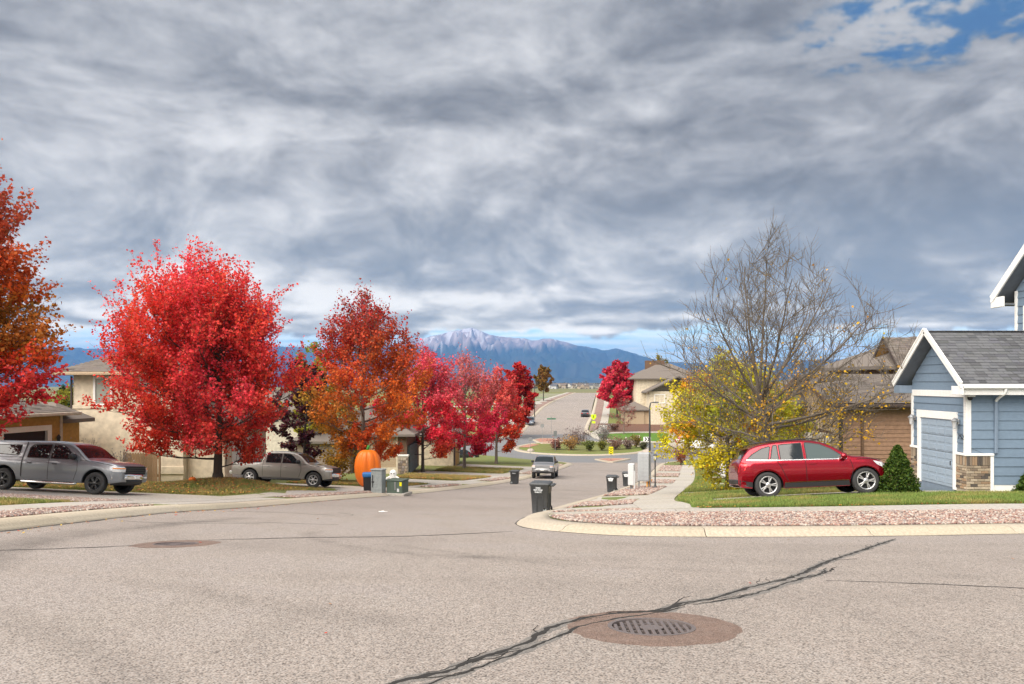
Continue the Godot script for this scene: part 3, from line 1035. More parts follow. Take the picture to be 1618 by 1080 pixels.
	corner_bed.append_array(pg([0.95, 18.2, 3.4, 18.62, 6.2, 18.02, 8.4, 17.84, 11.65, 17.94, 20, 18.34, 39.5, 20.4]))
	gravel_beds = [corner_bed,
		band(cut(right_kerb, 19.6, 21.6), 0.78, 3.03), band(cut(right_kerb, 27.2, 33.3), 0.78, 3.03), band(cut(right_kerb, 38.7, 55.8), 0.78, 3.03), band(cut(right_kerb, 61.2, 67.8), 0.78, 3.03), band(cut(right_kerb, 73.2, 79.8), 0.78, 3.03), band(cut(right_kerb, 84.2, 96), 0.78, 3.03),
		band(cut(left_kerb, -8, 23, false), -1.93, -0.78), band(cut(left_kerb, 33.2, 43.3, false), -1.93, -0.78), band(cut(left_kerb, 49.7, 55.8, false), -1.93, -0.78), band(cut(left_kerb, 61.7, 69.8, false), -1.93, -0.78), band(cut(left_kerb, 76.2, 85.8, false), -1.93, -0.78), band(cut(left_kerb, 91.2, 97, false), -3.2, -0.78),
		pg([-12.6, 23.2, -16, 22.9, -24, 22.4, -24, 26.9, -12.6, 26.3])]
	for b in gravel_beds:
		st = S(true)
		if area2(b) > 0: pass
		drape(st, b, 0.012, 0.5 if b[0].y < 40 else 1.0)
		struct("gravel_bed", st, M.gravel_bed)
	st = S(true)
	drape(st, pg([1.0, 147, 6, 183, 10.2, 217, 31, 392, -60, 392, -60, 134, -10, 134, -3, 141]), -0.02, 6.0, false, turf)
	drape(st, pg([14.2, 148.5, 18.4, 178, 42.6, 392, 130, 392, 110, 134, 34, 136, 22, 141]), -0.02, 6.0, false, turf)
	struct("far_verge", st, M.lawn)
	# far lots: strips of lawn, drive and pavement along both sides of the climbing street
	for q in [pg([14.6, 150, 16.6, 152, 20.3, 178, 26, 224, 44.7, 392, 42.8, 392, 24.1, 224, 18.6, 178]), pg([0.9, 150, 4.2, 172, 9.2, 214, 30.8, 392, 28.6, 392, 7.0, 214, 2.0, 172, -0.5, 152])]:
		st = S(true)
		drape(st, q, 0.02, 4.0)
		struct("gravel_bed", st, M.gravel_bed)
	root = struct_root("far_pavement", "pale pavement along the far street")
	slab_row(root, curve_path([-1.4, 152, 1.2, 172, 6.2, 214, 27.8, 392], 3.0), -0.8, 0.8, 4, 0.06)
	slab_row(root, curve_path([17.4, 152, 21.1, 178, 26.8, 224, 45.5, 392], 3.0), -0.8, 0.8, 4, 0.06)
	for k in 12:
		var d0 := 162.0 + k * 17.0
		var x0 := 0.125 * (d0 - 143) - 0.6
		root = struct_root("far_driveway", "pale driveway on the far street")
		slab_quad(root, pg([x0 - 0.3, d0, x0 - 24, d0 + 1, x0 - 23, d0 + 6.5, x0 + 0.3, d0 + 6]), 2, 1, 0.05)
		st = S(true)
		var green: bool = k in [1, 6]
		drape(st, pg([x0 - 3, d0 + 7, x0 - 22, d0 + 7, x0 - 21, d0 + 16, x0 - 2, d0 + 16]), 0.03, 3.0, false, func(_v): return Color(0.4, 1.5, 0.25) if green else Color(1.2, 1.0, 0.8))
		tag(put("far_lawn", st, M.lawn), "", "", "", "structure")
	st = S(true)
	drape(st, pg([14.8, 145.3, 16.0, 139.5, 19.5, 136.8, 24, 135.8, 34, 136.5, 40, 139, 40, 147, 22, 147.5]), 0.05, 1.5, false, func(v: Vector2) -> Color:
		var s := 0.9 + 0.25 * n2.get_noise_2d(v.x, v.y)
		return Color(0.55, 1.5, 0.25) * s)
	tag(put("corner_lawn", st, M.lawn), "", "", "", "structure")
	root = struct_root("corner_pavement", "pale pavement curving round the bright green corner lawn")
	slab_row(root, curve_path([40, 135.2, 30, 134.9, 22, 135.2, 17.0, 137.6, 15.2, 141.5, 15.3, 147, 17.0, 152], 1.5), -0.7, 0.7, 3, 0.07)
	slab_row(root, curve_path([15.0, 146.6, 22, 148.6, 40, 148.6], 1.5), -0.6, 0.6, 4, 0.07)
	st = S(true)
	drape(st, pg([15.4, 148.6, 22, 149.4, 42, 149.4, 44, 160, 17.5, 160]), 0.06, 2.0)
	tag(put("mulch_bed", st, mat(Color(0.15, 0.075, 0.05), 0.95, {"tex": T.leafy, "scale": 0.5})), "", "", "", "structure")

# ---------------------------------------------------------------- far away
func mountains():
	# the skyline, as metres sideways and up at 18 km
	var crest := Curve1.new([-20000, 650, -13800, 660, -11650, 720, -10350, 780, -9200, 734, -7300, 720, -5300, 806, -4450, 763, -3600, 792, -2700, 850, -2390, 950, -2000, 994, -1660, 1073, -1230, 1180, -960, 1218, -705, 1156, -460, 1066, -130, 1008, 260, 994, 505, 936, 835, 994, 1220, 893, 1510, 821, 1840, 778, 2090, 720, 2380, 749, 2660, 677, 3050, 554, 3480, 461, 4300, 420, 5400, 440, 7200, 500, 9260, 432, 12800, 390, 20000, 430])
	var ridges := FastNoiseLite.new()
	ridges.seed = 15
	ridges.frequency = 0.00062
	ridges.fractal_type = FastNoiseLite.FRACTAL_RIDGED
	ridges.fractal_octaves = 5
	var rough := fbm(16, 0.0011, 5)
	var nx := 900
	var nr := 80
	var rows := []
	var cols := []
	for r in nr + 1:
		var t := r / float(nr)
		var d := lerpf(11200.0, 20500.0, t)
		var row := PackedVector3Array()
		var col := PackedColorArray()
		for i in nx + 1:
			var u := lerpf(-1.05, 1.0, i / float(nx))
			var x := u * d
			var yr := crest.at(u * 18000.0) + 24.0 * rough.get_noise_2d(u * 18000.0, 7.0) + 20.0 * rough.get_noise_2d(u * 80000.0, 19.0)
			var s := (d - 11200.0) / 6800.0
			var y := yr * pow(clampf(s, 0, 1), 1.25) if s <= 1.0 else yr * (1.0 - (s - 1.0) * 0.9)
			var rug := (ridges.get_noise_2d(x * 1.3, d * 0.9) - 0.1) * 0.42 + rough.get_noise_2d(x * 1.7, d * 1.5) * 0.20
			y += yr * rug * clampf(s * (1.0 - s) * 4.0, 0.0, 1.0)
			if s < 1.0: y = minf(y, yr * d / 18000.0 * 0.985)
			y += EYE - 85.0 * (1.0 - clampf(s * 4.0, 0, 1))
			row.append(Vector3(x, y, -d))
			var high := y * 18000.0 / maxf(d, 14000.0)
			var line := 800.0 + 130.0 * rough.get_noise_2d(x * 0.8, d * 0.9 + 300.0)
			var rocky := smoothstep(line - 40.0, line + 60.0, high) * smoothstep(-7200.0, -3800.0, x) * smoothstep(5200, 3000, x)
			var c := Color(0.022, 0.040, 0.035).lerp(Color(0.052, 0.058, 0.045), clampf(0.5 + rough.get_noise_2d(x * 2.0, d * 2.0), 0, 1))
			c = c.lerp(Color(0.30, 0.235, 0.22) * (1.0 + 0.5 * rough.get_noise_2d(x * 5.0, d * 2.5)), rocky)
			var snow := smoothstep(0.30, 0.62, ridges.get_noise_2d(x * 3.1 + 500.0, d * 1.3) * 0.8 + rough.get_noise_2d(x * 4.0, d * 2.0) * 0.9 + (high - 1030.0) / 480.0)
			c = c.lerp(Color(0.78, 0.79, 0.82), snow * rocky * 0.5)
			col.append(c)
		rows.append(row)
		cols.append(col)
	var st := S(true)
	for r in nr:
		for i in nx:
			for v in [[r, i], [r + 1, i], [r + 1, i + 1], [r, i], [r + 1, i + 1], [r, i + 1]]:
				st.set_color(cols[v[0]][v[1]]); st.add_vertex(rows[v[0]][v[1]])
	struct("mountain_range", st, M.hill, "blue forested mountain range with a rocky peak dusted with snow")

func suburb():
	# rows of small houses beyond the crest, and the trees between them
	var shape := func(w: float, h: float, dp: float, rise: float, wall: Color, roof: Color) -> ArrayMesh:
		var st := S()
		st.set_color(wall)
		box(st, Vector3(0, h / 2, 0), Vector3(w, h, dp))
		st.set_color(roof)
		prism(st, pg([-dp / 2 - 0.5, h, dp / 2 + 0.5, h, 0, h + rise]), -w / 2 - 0.5, w / 2 + 0.5, xf(Vector3.ZERO, 0, PI / 2))
		st.set_color(wall * 0.95)
		prism(st, pg([-w * 0.36, h * 0.55, w * 0.02, h * 0.55, w * 0.02, h, -w * 0.17, h + rise * 0.8, -w * 0.36, h]), dp / 2, dp / 2 + 1.6)
		st.set_color(Color(0.10, 0.11, 0.13))
		for k in 3:
			box(st, Vector3(-w * 0.3 + k * w * 0.28, h * 0.32 if k != 1 else h * 0.7, dp / 2 + 0.06), Vector3(w * 0.13, h * 0.24, 0.14))
		return mesh_of(st)
	var kinds := []
	for k in 6:
		kinds.append(shape.call(14.0 + k % 3 * 3, 5.4 + (k % 2) * 1.2, 11.0, 3.4, [Color(0.42, 0.40, 0.36), Color(0.34, 0.29, 0.23), Color(0.46, 0.46, 0.46), Color(0.20, 0.22, 0.25), Color(0.40, 0.32, 0.24), Color(0.52, 0.50, 0.45)][k], [Color(0.10, 0.095, 0.09), Color(0.13, 0.105, 0.085), Color(0.08, 0.085, 0.095)][k % 3]))
	for k in 75:
		var row := k % 3
		var d: float = [1350.0, 1750.0, 2300.0][row] + rng.randf_range(-60, 60)
		var x := d * lerpf(0.012, 0.165, (k / 3) / 25.0) + rng.randf_range(-6, 6)
		var o := put("distant_house", kinds[rng.randi() % 6], M.house)
		o.position = Vector3(x, G(x, d) - 0.6 + row * 2.5, -d)
		o.rotation.y = rng.randf_range(-0.5, 0.5)
		tag(o, "small pale gabled house among the far rows beyond the crest of the street", "house", "distant houses beyond the crest")
	var st := S()
	for k in 800:
		var d := rng.randf_range(1300, 3200)
		var x := d * rng.randf_range(-0.02, 0.2)
		var hgt := rng.randf_range(6, 15)
		var c := Color(0.05, 0.065, 0.03).lerp(Color(0.14, 0.10, 0.035), rng.randf() * rng.randf())
		var b := Vector3(x, G(x, d) - 0.5, -d)
		for f in 40:
			var q := Vector3(rng.randfn(0, 0.30), 0, rng.randfn(0, 0.30)) * hgt
			q.y = hgt * (0.12 + 0.88 * rng.randf()) * clampf(1.15 - q.length() / hgt, 0.3, 1)
			var e := Vector3(rng.randf_range(-1, 1), rng.randf_range(-1, 1), rng.randf_range(-1, 1)).normalized() * hgt * 0.13
			var g := Vector3(rng.randf_range(-1, 1), rng.randf_range(-1, 1), rng.randf_range(-1, 1)).normalized() * hgt * 0.13
			st.set_color(c * rng.randf_range(0.7, 1.3))
			tri(st, b + q - e, b + q + g, b + q + e)
	tag(put("tree_belt", st, M.leaf), "dark far-off belt of trees among the distant houses", "trees", "", "stuff")

# ---------------------------------------------------------------- houses
func boards(parent: Node3D, m: Material, o: Vector3, u: Vector3, n: Vector3, y0: float, y1: float, step: float, lim, joined := ""):
	# overlapping horizontal boards: each thick at its lower edge; lim(y) gives the runs along u at that height
	var all := S()
	var y := y0
	while y < y1 - 0.02:
		var t := minf(y + step, y1)
		var lo: Array = lim.call(y + 0.002)
		var hi: Array = lim.call(t - 0.002)
		for k in mini(lo.size(), hi.size()):
			if lo[k][1] - lo[k][0] < 0.02: continue
			var st := all if joined else S()
			var v := rng.randf_range(0.93, 1.06)
			st.set_color(Color(v, v, v))
			var a: Vector3 = o + u * lo[k][0] + Vector3.UP * y
			var b: Vector3 = o + u * lo[k][1] + Vector3.UP * y
			var c: Vector3 = o + u * hi[k][1] + Vector3.UP * t
			var d: Vector3 = o + u * hi[k][0] + Vector3.UP * t
			var ctr: Vector3 = (a + b + c + d) / 4 - n * 0.1
			cquad(st, a + n * 0.032, b + n * 0.032, c + n * 0.008, d + n * 0.008, ctr)
			cquad(st, a, b, b + n * 0.032, a + n * 0.032, ctr + Vector3.UP)
			ctri(st, a, d + n * 0.008, a + n * 0.032, ctr)
			ctri(st, b, c + n * 0.008, b + n * 0.032, ctr)
			if not joined: put("siding_board", st, m, parent)
		y = t
	if joined: tag(put(joined, all, m, parent), "", "", "", "stuff")

func box_part(parent: Node3D, called: String, m: Material, lo: Vector3, hi: Vector3, bevel := 0.0) -> MeshInstance3D:
	var st := S()
	box(st, (lo + hi) / 2, (hi - lo).abs(), bevel)
	return put(called, st, m, parent)

func bar_part(parent: Node3D, called: String, m: Material, a: Vector3, b: Vector3, w: float, h: float, up := Vector3.UP) -> MeshInstance3D:
	var st := S()
	bar(st, a, b, w, h, 0.006, up)
	return put(called, st, m, parent)

func tabs(o: Vector3, u: Vector3, s: Vector3, lenu: float, lens: float, expo: float, wid: float, lim = null) -> SurfaceTool:
	# roof shingles in staggered courses: o at the eave, u along it, s up the slope
	var st := S()
	var n := u.cross(s)
	if n.y < 0: n = -n
	var rows := int(lens / expo)
	for r in rows + 1:
		var y0 := r * expo
		var y1 := minf(y0 + expo + 0.02, lens)
		var x := -rng.randf() * wid
		while x < lenu:
			var w := wid * rng.randf_range(0.55, 1.25)
			var lo := maxf(x + 0.004, 0.0)
			var hi := minf(x + w - 0.004, lenu)
			if lim != null:
				var l: Array = lim.call((y0 + y1) / 2)
				lo = maxf(lo, l[0]); hi = minf(hi, l[1])
			if hi - lo > 0.02:
				var v := rng.randf_range(0.62, 1.3) * (0.8 if rng.randf() < 0.18 else 1.0)
				st.set_color(Color(v, v * rng.randf_range(0.97, 1.02), v * rng.randf_range(0.96, 1.06)))
				var th := rng.randf_range(0.012, 0.022)
				var a: Vector3 = o + u * lo + s * y0 + n * th
				var b: Vector3 = o + u * hi + s * y0 + n * th
				var c: Vector3 = o + u * hi + s * y1 + n * 0.004
				var d: Vector3 = o + u * lo + s * y1 + n * 0.004
				var ctr := (a + b + c + d) / 4 - n
				cquad(st, a, b, c, d, ctr)
				cquad(st, a, b, b - n * th, a - n * th, ctr + s * 3)
			x += w
	return st

func window(parent: Node3D, c: Vector3, n: Vector3, w: float, h: float, frame: Material, glass: Material, trim := 0.1, bars := 0):
	var u := Vector3.UP.cross(n)
	var st := S()
	var B := Transform3D(Basis(u, Vector3.UP, n), c)
	for s in [-1, 1]:
		box(st, Vector3(s * (w / 2 + trim / 2), 0, 0.02), Vector3(trim, h + 2 * trim, 0.07), 0.008, B)
		box(st, Vector3(0, s * (h / 2 + trim / 2), 0.018), Vector3(w, trim, 0.066), 0.008, B)
	for k in bars:
		box(st, Vector3(-w / 2 + w * (k + 1.0) / (bars + 1), 0, 0.01), Vector3(0.04, h, 0.045), 0.004, B)
	var f := put("window", st, frame, parent)
	st = S()
	box(st, Vector3(0, 0, -0.02), Vector3(w - 0.002, h - 0.002, 0.03), 0.0, B)
	put("pane", st, glass, f)

func hip(x0: float, x1: float, z0: float, z1: float, y: float, rise: float) -> SurfaceTool:
	var st := S()
	var k := minf(absf(x1 - x0), absf(z1 - z0)) / 2
	var r0 := Vector3((x0 + x1) / 2, y + rise, (z0 + z1) / 2)
	var r1 := r0
	if absf(x1 - x0) > absf(z1 - z0):
		r0.x = minf(x0, x1) + k; r1.x = maxf(x0, x1) - k
	else:
		r0.z = minf(z0, z1) + k; r1.z = maxf(z0, z1) - k
	var c := Vector3((x0 + x1) / 2, y, (z0 + z1) / 2)
	var p := [Vector3(x0, y, z0), Vector3(x1, y, z0), Vector3(x1, y, z1), Vector3(x0, y, z1)]
	for i in 4:
		var a: Vector3 = p[i]
		var b: Vector3 = p[(i + 1) % 4]
		var ra := r0 if a.distance_to(r0) < a.distance_to(r1) else r1
		var rb := r0 if b.distance_to(r0) < b.distance_to(r1) else r1
		if ra == rb: ctri(st, a, b, ra, c)
		else: cquad(st, a, b, rb, ra, c)
		cquad(st, a, b, b - Vector3(0, 0.2, 0), a - Vector3(0, 0.2, 0), c)
	var dn := Vector3(0, 0.2, 0)
	cquad(st, p[0] - dn, p[1] - dn, p[2] - dn, p[3] - dn, c + Vector3.UP)
	return st

func gable_roof(half: float, y: float, rise: float, th: float, z0: float, z1: float, x := Transform3D.IDENTITY) -> SurfaceTool:
	var st := S()
	prism(st, pg([-half, y, 0, y + rise, half, y, half, y - th, 0, y + rise - th, -half, y - th]), z0, z1, x)
	return st

func bricks(parent: Node3D, o: Vector3, u: Vector3, n: Vector3, lenu: float, h: float):
	# running bond with a row of bricks on end along the top; every brick by itself
	var cols := [Color(0.34, 0.27, 0.19), Color(0.40, 0.325, 0.235), Color(0.22, 0.17, 0.125), Color(0.10, 0.085, 0.075), Color(0.46, 0.385, 0.29), Color(0.36, 0.245, 0.155), Color(0.29, 0.23, 0.17)]
	var row := 0
	var lay := func(a: float, b: float, y0: float, y1: float):
		if b - a < 0.025: return
		var st := S()
		st.set_color(cols[rng.randi() % cols.size()] * rng.randf_range(0.85, 1.15))
		var d := 0.03 + rng.randf() * 0.006
		box(st, Vector3((a + b) / 2, (y0 + y1) / 2, d / 2 - 0.002), Vector3(b - a, y1 - y0, d), 0.004, Transform3D(Basis(u, Vector3.UP, n), o))
		put("brick", st, M.brick, parent)
	var y := 0.0
	while y + 0.066 < h - 0.215:
		var x := -0.105 if row % 2 else 0.0
		while x < lenu:
			lay.call(maxf(x, 0.0) + 0.005, minf(x + 0.21, lenu) - 0.005, y, y + 0.066)
			x += 0.21
		y += 0.078
		row += 1
	var k := 0.0
	while k < lenu:
		lay.call(k + 0.005, minf(k + 0.077, lenu) - 0.005, y, h - 0.01)
		k += 0.077

func blue_house():
	var h := thing("blue_house", "blue lap sided house with white trim, brick base and steep grey roof", "house", Vector3(13.5, EYE - 3.2, -23.5))
	var P := func(x: float, y: float, d: float) -> Vector3: return Vector3(x, y, -d)
	# walls behind the boards
	var st := S()
	prism(st, pg([0.0, -0.4, 3.2, -0.4, 3.2, 3.2, 1.6, 4.5, 0.0, 3.2]), 0.02, 7.0, Transform3D(Basis(Vector3(0, 0, -1), Vector3.UP, Vector3(1, 0, 0)), Vector3.ZERO))
	# the door opening is cut by setting the door in front of it
	put("garage_wall", st, M.blue_trim, h)
	var side := func(y: float) -> Array:
		var row := int((y - 0.13) / 0.272 + 0.02)
		var seam := 1.15 + 0.32 * (row * 7 % 5) / 4.0 + 0.9 * (row % 3)
		return [[0.115 if y > 1.04 else 0.78, seam], [seam + 0.006, 6.9]]
	boards(h, M.blue_board, Vector3(0, 0, 0.0), Vector3.RIGHT, Vector3.BACK, 0.13, 2.86, 0.272, side)
	var front := func(y: float) -> Array:
		if y < 1.0: return [[0.0, 0.0], [0.0, 0.0]]
		if y < 2.26: return [[0.12, 0.5], [2.8, 3.1]]
		if y < 2.74: return [[0.12, 1.6], [1.6, 3.1]]
		var k := (4.62 - y) / 0.83
		return [[maxf(0.0, 1.6 - k), 1.6], [1.6, minf(3.2, 1.6 + k)]]
	boards(h, M.blue_board, Vector3(0.018, 0, 0), Vector3.FORWARD, Vector3.LEFT, 1.08, 2.26, 0.272, front)
	var whole := func(y: float) -> Array:
		if y < 2.74: return [[0.12, 3.1]]
		var k := (4.60 - y) / 0.83
		return [[maxf(0.0, 1.6 - k), minf(3.2, 1.6 + k)]]
	boards(h, M.blue_board, Vector3(0.018, 0, 0), Vector3.FORWARD, Vector3.LEFT, 2.27, 2.72, 0.225, whole)
	boards(h, M.blue_board, Vector3(0.018, 0, 0), Vector3.FORWARD, Vector3.LEFT, 2.92, 4.45, 0.272, whole)
	# white trim
	box_part(h, "trim_band", M.white, P.call(-0.03, 2.72, 0.0), P.call(0.015, 2.92, 3.2), 0.006)
	box_part(h, "corner_board", M.white, P.call(-0.035, 1.06, -0.035), P.call(0.115, 2.86, 0.0), 0.006)
	box_part(h, "corner_board", M.white, P.call(-0.034, 1.06, 0.002), P.call(0.016, 2.72, 0.12), 0.006)
	box_part(h, "corner_board", M.white, P.call(-0.034, 1.06, 3.1), P.call(0.016, 2.72, 3.22), 0.006)
	box_part(h, "brick_cap", M.white, P.call(-0.07, 0.985, -0.07), P.call(0.78, 1.058, 0.0), 0.008)
	box_part(h, "brick_cap", M.white, P.call(-0.07, 0.985, 0.002), P.call(0.016, 1.058, 0.5), 0.008)
	box_part(h, "brick_cap", M.white, P.call(-0.07, 0.985, 2.8), P.call(0.016, 1.058, 3.24), 0.008)
	box_part(h, "brick_edge", M.white, P.call(0.68, -0.3, -0.05), P.call(0.78, 0.982, 0.0), 0.006)
	box_part(h, "foundation_strip", M.white, P.call(0.782, -0.3, -0.02), P.call(6.9, 0.128, 0.0), 0.004)
	# bricks
	box_part(h, "mortar", M.mortar, P.call(-0.018, -0.4, -0.018), P.call(0.68, 0.982, 0.0))
	box_part(h, "mortar", M.mortar, P.call(-0.018, -0.4, 0.001), P.call(0.016, 0.982, 0.5))
	box_part(h, "mortar", M.mortar, P.call(-0.018, -0.4, 2.8), P.call(0.016, 0.982, 3.2))
	bricks(h, P.call(-0.018, 0.0, -0.018), Vector3.RIGHT, Vector3.BACK, 0.695, 0.98)
	bricks(h, P.call(-0.018, 0.0, 0.5), Vector3.BACK, Vector3.LEFT, 0.52, 0.98)
	bricks(h, P.call(-0.018, 0.0, 3.2), Vector3.BACK, Vector3.LEFT, 0.4, 0.98)
	# garage door: four sections of four raised panels
	var door := box_part(h, "garage_door", M.door_blue, P.call(0.0, -0.05, 0.68), P.call(0.06, 2.02, 2.62))
	var pm := S()
	box(pm, Vector3.ZERO, Vector3(0.014, 0.17, 0.40), 0.006)
	var panel := mesh_of(pm)
	var rm := S()
	box(rm, Vector3.ZERO, Vector3(0.022, 0.008, 1.94), 0.0)
	var line := mesh_of(rm)
	for r in 8:
		for c in 4:
			var o := put("door_panel", panel, M.door_blue, door)
			o.position = P.call(-0.006, 0.13 + r * 0.25, 0.93 + c * 0.48)
		if r % 2 == 1 and r < 7:
			var o := put("section_joint", line, M.dark_trim, door)
			o.position = P.call(0.004, 0.255 + r * 0.25, 1.65)
	box_part(door, "door_handle", M.black_plastic, P.call(-0.03, 0.62, 0.84), P.call(0.0, 0.74, 0.87), 0.004)
	box_part(h, "door_casing", M.white, P.call(-0.045, -0.1, 0.5), P.call(0.02, 2.02, 0.68), 0.006)
	box_part(h, "door_casing", M.white, P.call(-0.045, -0.1, 2.62), P.call(0.02, 2.02, 2.8), 0.006)
	box_part(h, "door_casing", M.white, P.call(-0.05, 2.02, 0.47), P.call(0.02, 2.26, 2.83), 0.006)
	# roof
	var along := Transform3D(Basis(Vector3(0, 0, -1), Vector3.UP, Vector3(1, 0, 0)), P.call(0, 0, 1.6))
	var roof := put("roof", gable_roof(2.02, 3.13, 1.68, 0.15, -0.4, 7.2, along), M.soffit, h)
	var sl := Vector3(0, 1.68, -2.02).normalized()
	put("shingles", tabs(P.call(-0.415, 3.14, -0.43), Vector3.RIGHT, sl, 7.4, 2.60, 0.138, 0.30), M.shingle, roof)
	tag(roof.get_child(0), "", "", "", "stuff")
	var sl2 := Vector3(0, 1.68, 2.02).normalized()
	tag(put("shingles", tabs(P.call(-0.415, 3.14, 3.63), Vector3.RIGHT, sl2, 7.4, 2.60, 0.138, 0.6), M.shingle, roof), "", "", "", "stuff")
	st = S()
	for k in 25:
		var v := rng.randf_range(0.75, 1.05)
		st.set_color(Color(v, v, v))
		for s in [-1, 1]:
			box(st, Vector3(-0.28 + k * 0.295, 4.835 - 0.05, -1.6 + s * 0.07), Vector3(0.285, 0.02, 0.17), 0.003, Transform3D(Basis(Vector3.RIGHT, 0), Vector3.ZERO))
	put("ridge_cap", st, M.shingle, roof)
	for s in [-1.0, 1.0]:
		bar_part(h, "rake_board", M.white, P.call(-0.43, 3.10, 1.6 + s * 2.06), P.call(-0.43, 4.80, 1.6 + s * 0.01), 0.045, 0.20, Vector3(0, 1, 0))
		bar_part(h, "rake_edge", M.white, P.call(-0.455, 3.17, 1.6 + s * 2.06), P.call(-0.455, 4.87, 1.6 + s * 0.01), 0.035, 0.06, Vector3(0, 1, 0))
	box_part(h, "gutter", M.white, P.call(-0.46, 2.98, -0.55), P.call(7.0, 3.12, -0.43), 0.03)
	box_part(h, "fascia", M.white, P.call(-0.44, 2.80, -0.425), P.call(7.0, 3.0, -0.395), 0.004)
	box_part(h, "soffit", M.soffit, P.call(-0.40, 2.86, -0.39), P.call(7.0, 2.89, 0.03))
	box_part(h, "eave_return", M.white, P.call(-0.44, 2.80, -0.55), P.call(-0.40, 3.06, 0.04), 0.008)
	box_part(h, "eave_return", M.blue_trim, P.call(-0.42, 2.80, 3.16), P.call(0.0, 3.06, 3.62), 0.008)
	# downspout with its elbow
	st = S(true)
	tube(st, PackedVector3Array([P.call(0.86, 2.99, -0.48), P.call(0.86, 2.86, -0.47), P.call(0.83, 2.72, -0.2), P.call(0.82, 2.62, -0.085)]), PackedFloat32Array([0.045, 0.045, 0.045, 0.045]), 8)
	var sp := put("downspout", st, M.white, h)
	box_part(sp, "spout_pipe", M.blue_trim, P.call(0.78, 1.06, -0.11), P.call(0.87, 2.66, -0.04), 0.012)
	# lanterns, camera, number
	for d in [0.36, 2.94]:
		st = S(true)
		lathe(st, [Vector2(0.0, -0.17), Vector2(0.03, -0.16), Vector2(0.05, -0.13), Vector2(0.075, 0.06), Vector2(0.10, 0.07), Vector2(0.03, 0.15), Vector2(0.0, 0.17)], 8, xf(P.call(-0.17, 1.92, d)))
		var lan := put("wall_lantern", st, M.frosted, h)
		st = S()
		box(st, P.call(-0.05, 1.98, d), Vector3(0.05, 0.16, 0.09), 0.01)
		bar(st, P.call(-0.05, 2.05, d), P.call(-0.17, 2.09, d), 0.025, 0.025)
		lathe(st, [Vector2(0.105, 0.065), Vector2(0.11, 0.08), Vector2(0.03, 0.165), Vector2(0.0, 0.17)], 8, xf(P.call(-0.17, 1.92, d)))
		put("bracket", st, M.steel, lan)
	st = S(true)
	lathe(st, [Vector2(0.0, -0.09), Vector2(0.05, -0.075), Vector2(0.075, -0.03), Vector2(0.075, 0.02), Vector2(0.0, 0.02)], 12, xf(P.call(0.02, 2.72, -0.14)))
	var cam := put("camera_dome", st, M.black_plastic, h)
	box_part(cam, "camera_mount", M.white, P.call(-0.08, 2.74, -0.24), P.call(0.13, 2.80, -0.03), 0.015)
	var f := SystemFont.new()
	f.font_names = PackedStringArray(["Droid Sans"])
	for k in 3:
		var tm := TextMesh.new()
		tm.font = f
		tm.text = "752"[k]
		tm.font_size = 32
		tm.pixel_size = 0.0055
		tm.depth = 0.012
		var o := put("house_number", tm, M.black_plastic, h)
		o.transform = Transform3D(Basis(Vector3(0, 0, 1), Vector3.UP, Vector3(-1, 0, 0)), P.call(-0.036, 1.52, 0.36 - k * 0.12))
	# the two storey part behind
	st = S()
	prism(st, pg([-3.5, -0.4, 2.4, -0.4, 2.4, 6.2, -0.55, 8.7, -3.5, 6.2]), 3.0, 12.0, Transform3D(Basis(Vector3(0, 0, -1), Vector3.UP, Vector3(1, 0, 0)), Vector3.ZERO))
	put("upper_wall", st, M.blue_trim, h)
	boards(h, M.blue_board, Vector3(3.0, 0, 0), Vector3.FORWARD, Vector3.LEFT, 4.0, 6.1, 0.272, func(_y): return [[-1.0, 0.85], [1.98, 2.3]])
	boards(h, M.blue_board, Vector3(3.0, 0, -2.4), Vector3.RIGHT, Vector3.FORWARD, 3.2, 6.1, 0.272, func(_y): return [[0.1, 3.0]])
	boards(h, M.blue_board, Vector3(3.0, 0, 3.5), Vector3.RIGHT, Vector3.BACK, 0.13, 6.1, 0.272, func(_y): return [[0.1, 9.0]])
	boards(h, M.blue_board, Vector3(3.0, 0, 0), Vector3.FORWARD, Vector3.LEFT, 0.13, 3.9, 0.272, func(_y): return [[-3.4, -0.04]])
	boards(h, M.blue_board, Vector3(3.0, 0, 0), Vector3.FORWARD, Vector3.LEFT, 4.0, 6.1, 0.272, func(_y): return [[-3.4, -1.0]])
	boards(h, M.blue_board, Vector3(3.0, 0, 0), Vector3.FORWARD, Vector3.LEFT, 6.12, 8.5, 0.272, func(y): return [[maxf(-3.4, -0.55 - (8.62 - y) / 0.84), minf(2.3, -0.55 + (8.62 - y) / 0.84)]])
	box_part(h, "corner_board", M.white, P.call(2.955, 0.0, -3.54), P.call(3.1, 6.15, -3.4), 0.006)
	box_part(h, "corner_board", M.white, P.call(2.955, 3.0, 2.3), P.call(3.0, 6.15, 2.43), 0.006)
	window(h, P.call(2.99, 4.95, 1.42), Vector3.LEFT, 0.9, 1.15, M.white, M.pane, 0.1, 1)
	var up := Transform3D(Basis(Vector3(0, 0, -1), Vector3.UP, Vector3(1, 0, 0)), P.call(0, 0, -0.55))
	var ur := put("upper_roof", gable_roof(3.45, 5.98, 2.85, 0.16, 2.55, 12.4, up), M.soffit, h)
	tag(put("shingles", tabs(P.call(2.53, 5.99, 2.92), Vector3.RIGHT, Vector3(0, 2.85, 3.45).normalized(), 6.0, 4.4, 0.16, 0.5), M.shingle, ur), "", "", "", "stuff")
	for s in [-1.0, 1.0]:
		bar_part(h, "rake_board", M.white, P.call(2.52, 5.94, -0.55 + s * 3.5), P.call(2.52, 8.80, -0.55 + s * 0.01), 0.05, 0.24)
	box_part(h, "gutter", M.white, P.call(2.5, 5.80, 2.9), P.call(8.0, 5.96, 3.02), 0.03)
